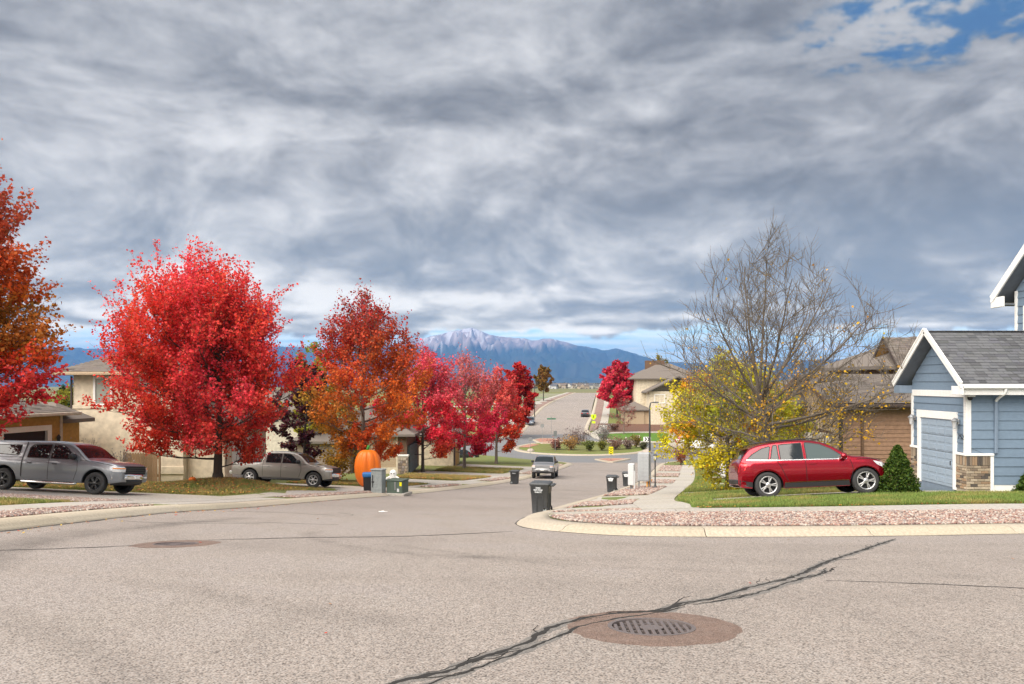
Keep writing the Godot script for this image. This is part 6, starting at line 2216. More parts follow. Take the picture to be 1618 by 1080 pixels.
	tree("maple_tree", "red maple with orange underside nearest the roundabout", -1.9, 95.5, {"h": 11.0, "base": 1.5, "r": 4.2, "n1": 20, "n2": 8, "n3": 6, "leaves": 26, "leaf": 0.21, "spiky": 0.8, "up": 0.85, "wide": 0.3, "bark": M.bark_pale, "trunk": 0.2, "group": row,
		"bare": func(_p, t, _q): return clampf(1.3 - t * 0.95, 0.35, 1),
		"tint": func(p, t):
			var a: Color = mixc(Color(0.72, 0.04, 0.06), scarlet, patch.call(p, 0.5))
			if t < 0.36: a = mixc(a, Color(0.62, 0.11, 0.02), (0.45 - t) * 2.6 * patch.call(p + Vector3(3, 3, 3), 0.4))
			if t > 0.5: a = mixc(a, Color(0.64, 0.12, 0.11), 0.6)
			return a})
	tree("maple_tree", "dark red maple beyond the roundabout, last of the row", 1.0, 142.0, {"h": 13.0, "base": 2.2, "r": 3.9, "n1": 20, "n2": 8, "n3": 6, "leaves": 18, "leaf": 0.38, "up": 0.7, "wide": 0.42, "group": row,
		"tint": func(p, _t): return mixc(Color(0.42, 0.010, 0.016), Color(0.56, 0.03, 0.03), patch.call(p, 0.5))})
	tree("maple_tree", "crimson maple on the right of the far street above the corner lawn", 22.6, 170.0, {"h": 11.6, "base": 1.6, "r": 4.8, "n1": 22, "n2": 8, "n3": 6, "leaves": 19, "leaf": 0.42, "up": 0.7, "wide": 0.4,
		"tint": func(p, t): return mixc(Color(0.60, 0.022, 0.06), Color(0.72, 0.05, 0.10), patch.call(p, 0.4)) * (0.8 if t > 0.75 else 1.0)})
	tree("ornamental_tree", "small pinkish bare tree standing on the bright green corner lawn", 20.6, 146.0, {"h": 6.6, "base": 1.5, "r": 2.7, "n1": 14, "n2": 7, "n3": 5, "n4": 2, "leaves": 2, "leaf": 0.2, "up": 0.5, "trunk": 0.10, "bark": M.bark_pale, "tint": func(_p, _t): return Color(0.34, 0.10, 0.09)})
	tree("street_tree", "olive and brown roadside tree near the crest of the far street", 9.5, 238.0, {"h": 10.6, "base": 2.4, "r": 3.5, "n1": 18, "n2": 7, "n3": 6, "leaves": 12, "leaf": 0.36, "up": 0.8, "wide": 0.36,
		"tint": func(p, _t): return mixc(Color(0.14, 0.115, 0.02), Color(0.30, 0.13, 0.025), patch.call(p, 0.4) + p.x * 0.1)})
	tree("plum_tree", "dark purple leaved tree between the big red and the orange maple", -14.0, 53.0, {"h": 8.2, "base": 1.4, "r": 2.2, "n1": 18, "n2": 8, "n3": 6, "leaves": 11, "leaf": 0.18, "up": 0.8, "wide": 0.4,
		"tint": func(p, _t): return mixc(Color(0.065, 0.018, 0.032), Color(0.13, 0.035, 0.055), patch.call(p, 0.6))})
	tree("ash_tree", "yellow green tree showing above the purple one in the gap between maples", -17.5, 70.0, {"h": 11.2, "base": 2.5, "r": 3.0, "n1": 16, "n2": 8, "n3": 6, "leaves": 10, "leaf": 0.22, "up": 0.8,
		"tint": func(p, _t): return mixc(Color(0.25, 0.27, 0.03), Color(0.40, 0.33, 0.03), patch.call(p, 0.5))})
	tree("ash_tree", "low yellow green treetop beyond the roofs at the left", -55.0, 98.0, {"h": 8.4, "base": 2.0, "r": 4.6, "n1": 14, "n2": 7, "n3": 6, "leaves": 10, "leaf": 0.32, "up": 0.5,
		"tint": func(p, _t): return mixc(Color(0.12, 0.17, 0.03), Color(0.32, 0.28, 0.03), patch.call(p, 0.3))})
	tree("pine_tree", "dark evergreen beyond the roofs at the left", -61.0, 108.0, {"h": 9.6, "base": 1.0, "r": 2.4, "n1": 18, "n2": 7, "n3": 5, "leaves": 12, "leaf": 0.3, "up": 0.1, "wide": 0.15,
		"tint": func(p, _t): return mixc(Color(0.025, 0.05, 0.02), Color(0.05, 0.08, 0.03), patch.call(p, 0.4))})
	# the bare tree by the red car and the yellow one beside it
	tree("locust_tree", "nearly bare honey locust with spreading grey branches behind the red car", 9.75, 29.6, {"h": 9.1, "base": 0.9, "r": 5.3, "n1": 24, "n2": 9, "n3": 6, "n4": 3, "l2": 0.32, "l3": 0.17, "leaves": 14, "leaf": 0.09, "up": 0.5, "wide": 0.44, "trunk": 0.19, "fork": 0.45, "lean": 2.0, "bark": M.bark_grey, "twig": 1.8,
		"bare": func(p, t, _q):
			var k: float = clampf(0.75 - t * 1.25, 0.0, 0.6) * patch.call(p, 0.8) * 1.6
			if t > 0.32 and patch.call(p + Vector3(20, 0, 0), 1.0) > 0.78: k += 0.5 * clampf(1.05 - t, 0, 1)
			return k,
		"tint": func(p, t): return mixc(Color(0.66, 0.50, 0.02), Color(0.70, 0.36, 0.03), patch.call(p, 0.7) * 0.9 + (t - 0.3) * 0.4)})
	tree("locust_tree", "low yellow leaved tree overhanging the pavement left of the bare tree", 10.1, 37.0, {"h": 5.9, "base": 0.9, "r": 3.9, "n1": 26, "n2": 10, "n3": 8, "leaves": 30, "leaf": 0.12, "up": 0.2, "wide": 0.34, "trunk": 0.15, "bark": M.bark_grey,
		"bare": func(p, t, _q): return clampf(1.2 - t * 0.75, 0.3, 1.0) * clampf(patch.call(p, 0.6) * 1.7, 0.25, 1.1),
		"tint": func(p, t): return mixc(Color(0.68, 0.56, 0.025), Color(0.44, 0.46, 0.04), patch.call(p, 0.7) * 1.2 - 0.25) if patch.call(p + Vector3(3, 8, 1), 0.8) < 0.82 else Color(0.68, 0.30, 0.02)})
	tree("ash_tree", "thin green and gold tree behind the pale house near the far crimson maple", 33.0, 176.0, {"h": 13.5, "base": 2.5, "r": 3.4, "n1": 16, "n2": 7, "n3": 6, "leaves": 8, "leaf": 0.3, "up": 0.8,
		"tint": func(p, _t): return mixc(Color(0.20, 0.20, 0.04), Color(0.42, 0.26, 0.03), patch.call(p, 0.4))})
	# shrubs
	conifer("dwarf_conifer", "cone shaped dwarf conifer between the red car and the garage door", 11.35, 23.3, 1.42, 0.64)
	conifer("dwarf_conifer", "green conifer at the foot of the blue side wall", 15.25, 23.0, 0.95, 0.55)
	var sh := [["grey twiggy shrub", "silver shrub", 15.2, 131.0, 3.6, 2.2, Color(0.24, 0.23, 0.22)], ["low purple grey shrub", "shrub", 11.0, 132.0, 2.4, 3.0, Color(0.20, 0.15, 0.15)], ["tawny rounded shrub", "shrub", 9.2, 123.2, 2.2, 1.9, Color(0.36, 0.21, 0.07)],
		["dusky red shrub", "shrub", 6.9, 123.8, 1.7, 1.5, Color(0.24, 0.11, 0.09)], ["small green shrub", "shrub", 11.9, 121.5, 1.6, 1.0, Color(0.13, 0.15, 0.035)], ["second small green shrub", "shrub", 13.9, 122.2, 1.6, 0.9, Color(0.17, 0.17, 0.03)],
		["russet spreading shrub", "shrub", 16.2, 124.0, 1.9, 2.0, Color(0.25, 0.15, 0.11)], ["pale dry shrub", "shrub", 18.3, 125.0, 1.5, 1.3, Color(0.25, 0.18, 0.15)], ["olive upright shrub", "shrub", 19.9, 127.0, 2.0, 1.0, Color(0.22, 0.16, 0.035)], ["dark little shrub", "shrub", 20.6, 124.0, 1.1, 0.8, Color(0.10, 0.10, 0.05)]]
	for s in sh:
		shrub("shrub", s[0] + " among the plants of the roundabout", s[2], s[3], s[4], s[5], s[6], 0.2, 900)
	shrub("shrub", "grey bare twigged shrub at the corner of the cream house", -23.2, 43.4, 2.4, 0.9, Color(0.30, 0.27, 0.26), 0.09, 260)
	shrub("shrub", "grey twigged shrub against the cream wall near the wooden fence", -21.0, 42.6, 1.9, 0.8, Color(0.27, 0.24, 0.23), 0.09, 220)
	shrub("shrub", "rust coloured shrub under the branches of the yellow tree", 20.5, 96.0, 2.6, 1.6, Color(0.34, 0.10, 0.03), 0.16, 900)
	shrub("shrub", "dry brown bush on the mulch bed beyond the corner lawn", 19.4, 151.0, 1.2, 1.4, Color(0.13, 0.06, 0.04), 0.2, 500)
	shrub("shrub", "low dark clipped bush beside the far pavement", 4.6, 196.0, 1.2, 1.4, Color(0.08, 0.09, 0.05), 0.24, 500)
	shrub("shrub", "leafy golden bush behind the tan pickup", -11.6, 52.5, 2.4, 1.7, Color(0.40, 0.24, 0.03), 0.15, 1400)

func conifer(called: String, label: String, x: float, d: float, h: float, r: float):
	var root := thing(called, label, "shrub", at(x, d))
	var lv := Leaves.new()
	lv.r.seed = int(x * 10)
	for i in 9000:
		var t := pow(rng.randf(), 1.4)
		var a := rng.randf() * TAU
		var rr := r * pow(1.0 - t, 0.8) * (1.0 + 0.10 * sin(a * 5.0 + t * 17.0) + 0.08 * sin(t * 40.0)) * sqrt(rng.randf_range(0.45, 1.0)) + 0.02
		var c := Color(0.035, 0.075, 0.012).lerp(Color(0.14, 0.20, 0.03), rng.randf() * rng.randf())
		lv.add(Vector3(cos(a) * rr, t * h + 0.02, sin(a) * rr), 0.06 * rng.randf_range(0.7, 1.3), c)
	put("foliage", lv.mesh(), M.leaf, root)
	var st := S(true)
	tube(st, PackedVector3Array([Vector3(0, -0.1, 0), Vector3(0, h * 0.9, 0)]), PackedFloat32Array([0.05, 0.008]), 6)
	put("stem", st, M.bark, root)

func shrub(called: String, label: String, x: float, d: float, h: float, r: float, c: Color, leaf: float, n: int):
	var y := G(x, d) if Vector2(x - 11, d - 126).length() > 10 else H(x, d) + 0.12
	var root := thing(called, label, "shrub", Vector3(x, y, -d))
	var lv := Leaves.new()
	lv.r.seed = int(x * 10 + d)
	var st := S(true)
	for k in 26:
		var a := rng.randf() * TAU
		var e := Vector3(cos(a) * r * rng.randf_range(0.2, 0.95), h * rng.randf_range(0.6, 1.0), sin(a) * r * rng.randf_range(0.2, 0.95))
		limb(st, Vector3(0, -0.05, 0), Vector3(e.x * 0.3, e.y * 0.6, e.z * 0.3), e, 0.025, 0.006, 4, 4, 0.03)
		for i in n / 26:
			var t := rng.randf_range(0.25, 1.05)
			var p := bezier(Vector3.ZERO, Vector3(e.x * 0.3, e.y * 0.6, e.z * 0.3), e, t) + Vector3(rng.randfn(0, 1), rng.randfn(0, 0.8), rng.randfn(0, 1)) * r * 0.16
			p.y = maxf(p.y, 0.03)
			lv.add(p, leaf * rng.randf_range(0.7, 1.3), c * rng.randf_range(0.65, 1.4))
	put("stem", st, M.bark_pale, root)
	put("foliage", lv.mesh(), M.leaf, root)

# ---------------------------------------------------------------- street furniture and small things
func grate(label: String, x: float, d: float, turn: float, collar_r: float):
	# a round iron grate in a worn brown collar
	var o := thing("storm_grate", label, "manhole", Vector3(x, H(x, d), -d))
	var nx := (H(x + 0.4, d) - H(x - 0.4, d)) / 0.8
	var nd := (H(x, d + 0.4) - H(x, d - 0.4)) / 0.8
	var up := Vector3(-nx, 1, nd).normalized()
	var ax := Vector3(1, nx, 0).normalized()
	o.basis = Basis(ax, up, ax.cross(up)).rotated(up, turn)
	var st := S()
	var n := fbm(71 + int(x), 1.6, 3)
	for k in 48:
		var a0 := TAU * k / 48
		var a1 := TAU * (k + 1) / 48
		for r in 4:
			var p := func(a: float, q: float) -> Vector3:
				var rr := lerpf(0.325, collar_r * (1.0 + 0.07 * n.get_noise_2d(cos(a) * 2.0, sin(a) * 2.0)), q)
				return Vector3(cos(a) * rr, 0.001 + 0.004 * sin(q * PI), sin(a) * rr)
			var v := rng.randf_range(0.86, 1.1)
			st.set_color(Color(v, v * 0.97, v * 0.95))
			cquad(st, p.call(a0, r / 4.0), p.call(a1, r / 4.0), p.call(a1, (r + 1) / 4.0), p.call(a0, (r + 1) / 4.0), Vector3(0, -3, 0))
	put("collar", st, M.collar, o)
	st = S()
	lathe(st, [Vector2(0.335, -0.03), Vector2(0.335, 0.004), Vector2(0.302, 0.004), Vector2(0.30, -0.17)], 40)
	put("frame", st, M.iron, o)
	st = S()
	lathe(st, [Vector2(0.33, -0.16), Vector2(0.0, -0.16)], 24)
	put("pit", st, M.under, o)
	for k in 11:
		var z := (k - 5) * 0.0535
		var l := sqrt(maxf(0.292 * 0.292 - z * z, 0.002))
		st = S()
		box(st, Vector3(z, -0.016, 0), Vector3(0.029, 0.024, l * 2), 0.004)
		put("grate_bar", st, M.iron, o)
	st = S()
	for k in 4:
		var z := (k - 1.5) * 0.13
		var l := sqrt(maxf(0.30 * 0.30 - z * z, 0.002))
		box(st, Vector3(0, -0.024, z), Vector3(l * 2, 0.018, 0.018), 0.0)
	put("cross_bar", st, M.iron, o)
	st = S()
	lathe(st, [Vector2(0.09, -0.01), Vector2(0.09, -0.003), Vector2(0.0, -0.003)], 16)
	put("boss", st, M.iron, o)

func text_part(parent: Node3D, called: String, s: String, size: float, m: Material, x: Transform3D, depth := 0.006):
	var f := SystemFont.new()
	f.font_names = PackedStringArray(["Droid Sans"])
	f.font_weight = 700
	var tm := TextMesh.new()
	tm.font = f
	tm.text = s
	tm.font_size = 64
	tm.pixel_size = size / 64.0
	tm.depth = depth
	var o := put(called, tm, m, parent)
	o.transform = x

func cart() -> Node3D:  # a wheeled rubbish cart; its printed face looks along +z
	var o := Node3D.new()
	var st := S()
	var rect := func(y: float, w: float, dd: float, oz: float, r: float) -> PackedVector3Array:
		var p := PackedVector3Array()
		for k in 20:
			var a := TAU * (k + 0.5) / 20
			p.append(Vector3(signf(cos(a)) * (w / 2 - r) + cos(a) * r, y, signf(sin(a)) * (dd / 2 - r) + sin(a) * r + oz))
		return p
	st.set_smooth_group(0)
	loft(st, [rect.call(0.03, 0.50, 0.56, 0.0, 0.06), rect.call(0.10, 0.515, 0.58, 0.0, 0.06), rect.call(0.70, 0.575, 0.66, 0.0, 0.06), rect.call(0.71, 0.60, 0.69, 0.0, 0.06), rect.call(0.95, 0.615, 0.715, 0.0, 0.06), rect.call(0.96, 0.65, 0.75, 0.0, 0.06), rect.call(0.99, 0.65, 0.75, 0.0, 0.06)], false, true)
	put("body", st, M.bin, o)
	st = S(true)
	loft(st, [rect.call(0.985, 0.66, 0.76, 0.0, 0.06), rect.call(1.0, 0.69, 0.80, 0.0, 0.07), rect.call(1.03, 0.68, 0.79, 0.0, 0.08), rect.call(1.06, 0.56, 0.66, 0.0, 0.08), rect.call(1.075, 0.3, 0.4, 0.0, 0.08), rect.call(1.078, 0.02, 0.02, 0.0, 0.008)], false, true)
	put("lid", st, M.bin, o)
	st = S(true)
	tube(st, PackedVector3Array([Vector3(0.30, 0.97, -0.26), Vector3(0.44, 0.955, -0.26), Vector3(0.44, 0.955, 0.26), Vector3(0.30, 0.97, 0.26)]), PackedFloat32Array([0.022, 0.022, 0.022, 0.022]), 8, true)
	st.set_smooth_group(-1)
	box(st, Vector3(0.36, 0.985, 0), Vector3(0.16, 0.03, 0.4), 0.01)
	put("handle", st, M.bin, o)
	st = S()
	for z in [-0.2, 0.0, 0.2]: box(st, Vector3(0.285, 0.55, z), Vector3(0.03, 0.7, 0.05), 0.01)
	for s in [-1, 1]:
		for x in [-0.1, 0.1]: box(st, Vector3(x, 0.38, s * 0.302), Vector3(0.02, 0.5, 0.03), 0.008, Transform3D(Basis(Vector3.RIGHT, s * 0.06), Vector3(0, 0, 0)))
	put("rib", st, M.bin, o)
	for s in [-1, 1]:
		st = S(true)
		var x := xf(Vector3(0.19, 0.138, s * 0.325), PI / 2 * s)
		lathe(st, [Vector2(0.09, -0.035), Vector2(0.125, -0.035), Vector2(0.135, -0.02), Vector2(0.135, 0.02), Vector2(0.125, 0.035), Vector2(0.095, 0.035), Vector2(0.09, 0.012)], 22, x)
		var w := put("wheel", st, M.rubber, o)
		st = S()
		for k in 5:
			var a := TAU * k / 5
			bar(st, x * Vector3(0, 0.015, 0), x * Vector3(cos(a) * 0.093, 0.015, sin(a) * 0.093), 0.035, 0.02, 0.0, x.basis.y)
		lathe(st, [Vector2(0.03, 0.0), Vector2(0.03, 0.036), Vector2(0.0, 0.038)], 10, x)
		put("hub", st, M.util_grey, w)
	return o

func street_furniture():
	grate("near round iron storm grate in a brown worn collar beside the long crack", 1.07, 6.08, -0.05, 0.66)
	grate("far round storm grate on the left of the road where the sealed seam ends", -5.25, 12.35, -0.12, 0.68)
	# rubbish carts
	var proto := cart()
	var row := "grey wheeled rubbish carts put out along the kerbs"
	var spots := [[0.96, 26.05, 12.0, "nearest dark grey rubbish cart with white lettering, standing at the corner of the right kerb"], [6.25, 49.6, 14.0, "dark grey rubbish cart with a white shield of lettering before the mail cabinets"], [8.55, 59.0, 12.0, "dark grey rubbish cart half hidden behind the white mail cabinet"], [0.22, 61.3, 192.0, "dark grey rubbish cart at the left kerb in front of the silver pickup"]]
	for i in spots.size():
		var s = spots[i]
		var o := proto if i == 0 else proto.duplicate()
		o.name = numbered("rubbish_cart")
		add_child(o)
		o.position = at_road(s[0], s[1], 0.015)
		o.rotation.y = -deg_to_rad(s[2])
		tag(o, s[3], "rubbish cart", row)
	var carts := []
	for i in 4: carts.append(get_node("rubbish_cart" if i == 0 else "rubbish_cart_%03d" % i))
	for l in [["SPRINGS", 0.895, 0.362], ["WASTE SYSTEMS", 0.825, 0.3585], ["719.634.7177", 0.755, 0.355]]:
		var x := xf(Vector3(-0.04, l[1], l[2]), -0.05)
		x.basis = x.basis * Basis.IDENTITY.scaled(Vector3(0.62, 1, 1))
		text_part(carts[0], "printed_line", l[0], 0.062, M.print, x)
	for i in [1, 2]:
		var st := S()
		prism(st, pg([-0.19, 0.08, -0.05, 0.10, 0.0, 0.13, 0.05, 0.10, 0.19, 0.08, 0.12, -0.02, 0.12, -0.10, -0.12, -0.10, -0.12, -0.02]), 0, 0.006, xf(Vector3(-0.03, 0.83, 0.357), -0.05))
		var lg := put("printed_mark", st, M.print, carts[i])
		st = S()
		for k in 2: box(st, Vector3(-0.03, 0.80 + k * 0.06, 0.366), Vector3(0.16, 0.018, 0.006), 0.0)
		put("mark_line", st, M.bin, lg)
	text_part(carts[3], "printed_line", "WASTE", 0.085, M.print, Transform3D(Basis(Vector3.UP, PI), Vector3(0, 0.86, -0.372)))
	# mail cabinets
	var o := thing("mail_cabinet", "white mail cabinet on a pedestal at the right kerb, seen edge on", "mailbox", at(7.45, 49.4), -0.25)
	box_part(o, "cabinet", M.cabinet, Vector3(-0.18, 0.32, -0.34), Vector3(0.18, 1.62, 0.34), 0.02)
	box_part(o, "pedestal", M.galv, Vector3(-0.08, -0.1, -0.1), Vector3(0.08, 0.32, 0.1), 0.01)
	box_part(o, "base_plate", M.walk, Vector3(-0.35, -0.05, -0.45), Vector3(0.35, 0.05, 0.45), 0.01)
	box_part(o, "support_post", M.cabinet, Vector3(0.183, -0.1, 0.2), Vector3(0.26, 1.2, 0.3), 0.01)
	o = thing("mail_cabinet", "larger grey mail cabinet with rows of small doors behind the white one", "mailbox", at(8.55, 51.4), -0.25)
	box_part(o, "cabinet", M.cabinet_dark, Vector3(-0.36, 0.5, -0.35), Vector3(0.36, 2.32, 0.30), 0.02)
	for r in 7:
		for c in 2:
			box_part(o, "mail_door", M.cabinet_dark, Vector3(-0.335 + c * 0.34, 0.57 + r * 0.245, 0.30), Vector3(-0.01 + c * 0.34, 0.80 + r * 0.245, 0.313), 0.005)
	for s in [-0.3, 0.3]: box_part(o, "leg", M.galv, Vector3(s - 0.04, -0.2, -0.04), Vector3(s + 0.04, 0.5, 0.04), 0.008)
	box_part(o, "side_post", M.galv, Vector3(0.40, -0.2, -0.05), Vector3(0.47, 2.35, 0.05), 0.008)
	# fire hydrant
	o = thing("fire_hydrant", "yellow fire hydrant between the mail cabinets and the black lamp post", "hydrant", at(9.05, 52.6))
	var st := S(true)
	lathe(st, [Vector2(0.19, 0), Vector2(0.19, 0.05), Vector2(0.12, 0.06), Vector2(0.12, 0.62), Vector2(0.16, 0.63), Vector2(0.16, 0.68), Vector2(0.13, 0.78), Vector2(0.05, 0.86), Vector2(0.045, 0.92), Vector2(0, 0.92)], 14)
	put("barrel", st, M.hydrant, o)
	for e in [[xf(Vector3(0, 0.5, 0), 0, 0, PI / 2), 0.22], [xf(Vector3(0, 0.5, 0), 0, 0, -PI / 2), 0.22], [xf(Vector3(0, 0.45, 0), PI / 2), 0.24]]:
		st = S(true)
		lathe(st, [Vector2(0.07, 0.08), Vector2(0.07, e[1] - 0.04), Vector2(0.09, e[1] - 0.035), Vector2(0.09, e[1]), Vector2(0, e[1] + 0.01)], 10, e[0])
		put("outlet", st, M.hydrant, o)
	# lantern on a black post
	o = thing("lamp_post", "black garden lamp post with a small lantern beside the right pavement", "lamp post", at(9.15, 50.6))
	st = S(true)
	lathe(st, [Vector2(0.13, -0.1), Vector2(0.13, 0.08), Vector2(0.09, 0.14), Vector2(0.055, 0.3), Vector2(0.042, 0.5), Vector2(0.04, 1.78), Vector2(0.07, 1.8), Vector2(0.03, 1.84)], 12)
	put("post", st, M.pole, o)
	st = S()
	lathe(st, [Vector2(0.07, 1.84), Vector2(0.125, 2.12)], 6)
	put("lantern", st, M.frosted, o)
	st = S()
	lathe(st, [Vector2(0.15, 2.12), Vector2(0.14, 2.14), Vector2(0.05, 2.24), Vector2(0.02, 2.3), Vector2(0, 2.31)], 6)
	for k in 6:
		var a := TAU * k / 6
		bar(st, Vector3(cos(a) * 0.072, 1.84, sin(a) * 0.072), Vector3(cos(a) * 0.128, 2.12, sin(a) * 0.128), 0.015, 0.015)
	put("lantern_cap", st, M.pole, o)
	# street lights
	for l in [[13.05, 75.0, 6.9, "tall grey street light pole rising beyond the black lamp post", 0.4], [4.9, 172.0, 7.2, "dark street light pole at the left of the far street", 0.5]]:
		o = thing("street_light", l[3], "street light", at(l[0], l[1]))
		st = S(true)
		tube(st, PackedVector3Array([Vector3(0, -0.2, 0), Vector3(0, l[2] * 0.95, 0), Vector3(0.08, l[2], 0.02), Vector3(0.4, l[2] + 0.06, 0.05)]), PackedFloat32Array([0.11, 0.075, 0.06, 0.04]), 8, true)
		put("pole", st, M.pole, o)
		box_part(o, "lamp_head", M.pole, Vector3(0.3, l[2] + 0.0, -0.10), Vector3(0.85, l[2] + 0.12, 0.15), 0.05)
	signs()
	# utility boxes by the left kerb
	o = thing("utility_cabinet", "tall grey utility cabinet with a blue cover behind it at the left kerb", "utility box", at(-6.95, 41.2), -0.3)
	box_part(o, "cabinet", M.util_grey, Vector3(-0.31, -0.1, -0.25), Vector3(0.31, 1.18, 0.25), 0.02)
	box_part(o, "cap", M.util_grey, Vector3(-0.34, 1.18, -0.28), Vector3(0.34, 1.25, 0.28), 0.02)
	box_part(o, "latch", M.black_plastic, Vector3(-0.22, 0.30, 0.25), Vector3(-0.18, 0.95, 0.28), 0.006)
	box_part(o, "hinge", M.black_plastic, Vector3(-0.26, 0.55, 0.25), Vector3(-0.12, 0.62, 0.275), 0.006)
	o = thing("recycling_bin", "blue topped bin behind the grey utility cabinet", "bin", at(-7.75, 42.6), 0.2)
	st = S()
	prism(st, pg([-0.22, 0, 0.22, 0, 0.26, 0.78, -0.26, 0.78]), -0.25, 0.25)
	put("body", st, M.black_plastic, o)
	box_part(o, "lid", M.blue_tarp, Vector3(-0.30, 0.78, -0.3), Vector3(0.30, 1.02, 0.3), 0.06)
	o = thing("transformer_box", "squat green utility transformer box with a yellow sticker at the left kerb", "utility box", at(-6.0, 41.5), -0.3)
	box_part(o, "cabinet", M.util_green, Vector3(-0.45, -0.05, -0.40), Vector3(0.45, 0.66, 0.40), 0.03)
	box_part(o, "lid", M.util_green, Vector3(-0.48, 0.66, -0.43), Vector3(0.48, 0.73, 0.43), 0.02)
	box_part(o, "sticker", M.sign_yellow, Vector3(0.30, 0.42, 0.40), Vector3(0.42, 0.62, 0.406))
	box_part(o, "latch", M.galv, Vector3(0.02, 0.2, 0.40), Vector3(0.09, 0.62, 0.43), 0.01)
	box_part(o, "vent", M.cabinet, Vector3(0.16, 0.12, 0.40), Vector3(0.28, 0.28, 0.412), 0.004)
	box_part(o, "pad", M.walk, Vector3(-0.6, -0.12, -0.55), Vector3(0.6, 0.04, 0.55), 0.02)

func sign_post(label: String, x: float, d: float, h: float, turn := 0.0, called := "road_sign") -> Node3D:
	var isl := Vector2(x - 11, d - 126).length() < 10.5
	var o := thing(called, label, "sign", Vector3(x, (H(x, d) + 0.14) if isl else G(x, d), -d), turn)
	box_part(o, "post", M.galv, Vector3(-0.03, -0.2, -0.03), Vector3(0.03, h, 0.03), 0.008)
	return o

func walker(parent: Node3D, s: float, c: Vector3):
	# the walking figure of a crossing sign, cut from flat black sheet
	var st := S()
	var x := Transform3D(Basis.IDENTITY.scaled(Vector3(s, s, 1)), c)
	var head := PackedVector2Array()
	for k in 12: head.append(Vector2(0.02 + cos(TAU * k / 12) * 0.07, 0.36 + sin(TAU * k / 12) * 0.07))
	prism(st, head, 0, 0.006, x)
	prism(st, pg([-0.07, 0.26, 0.06, 0.27, 0.20, 0.12, 0.16, 0.08, 0.05, 0.17, 0.03, 0.0, 0.12, -0.14, 0.17, -0.36, 0.09, -0.38, 0.03, -0.15, -0.04, -0.07, -0.12, -0.22, -0.22, -0.34, -0.28, -0.28, -0.15, -0.12, -0.09, 0.05, -0.10, 0.14, -0.17, 0.04, -0.22, 0.08]), 0, 0.006, x)
	put("walking_figure", st, M.sign_black, parent)

func diamond(parent: Node3D, m: Material, half: float, y: float, z := 0.05) -> MeshInstance3D:
	var st := S()
	prism(st, pg([0, -half, half, 0, 0, half, -half, 0]), 0, 0.012, xf(Vector3(0, y, z)))
	return put("plate", st, m, parent)

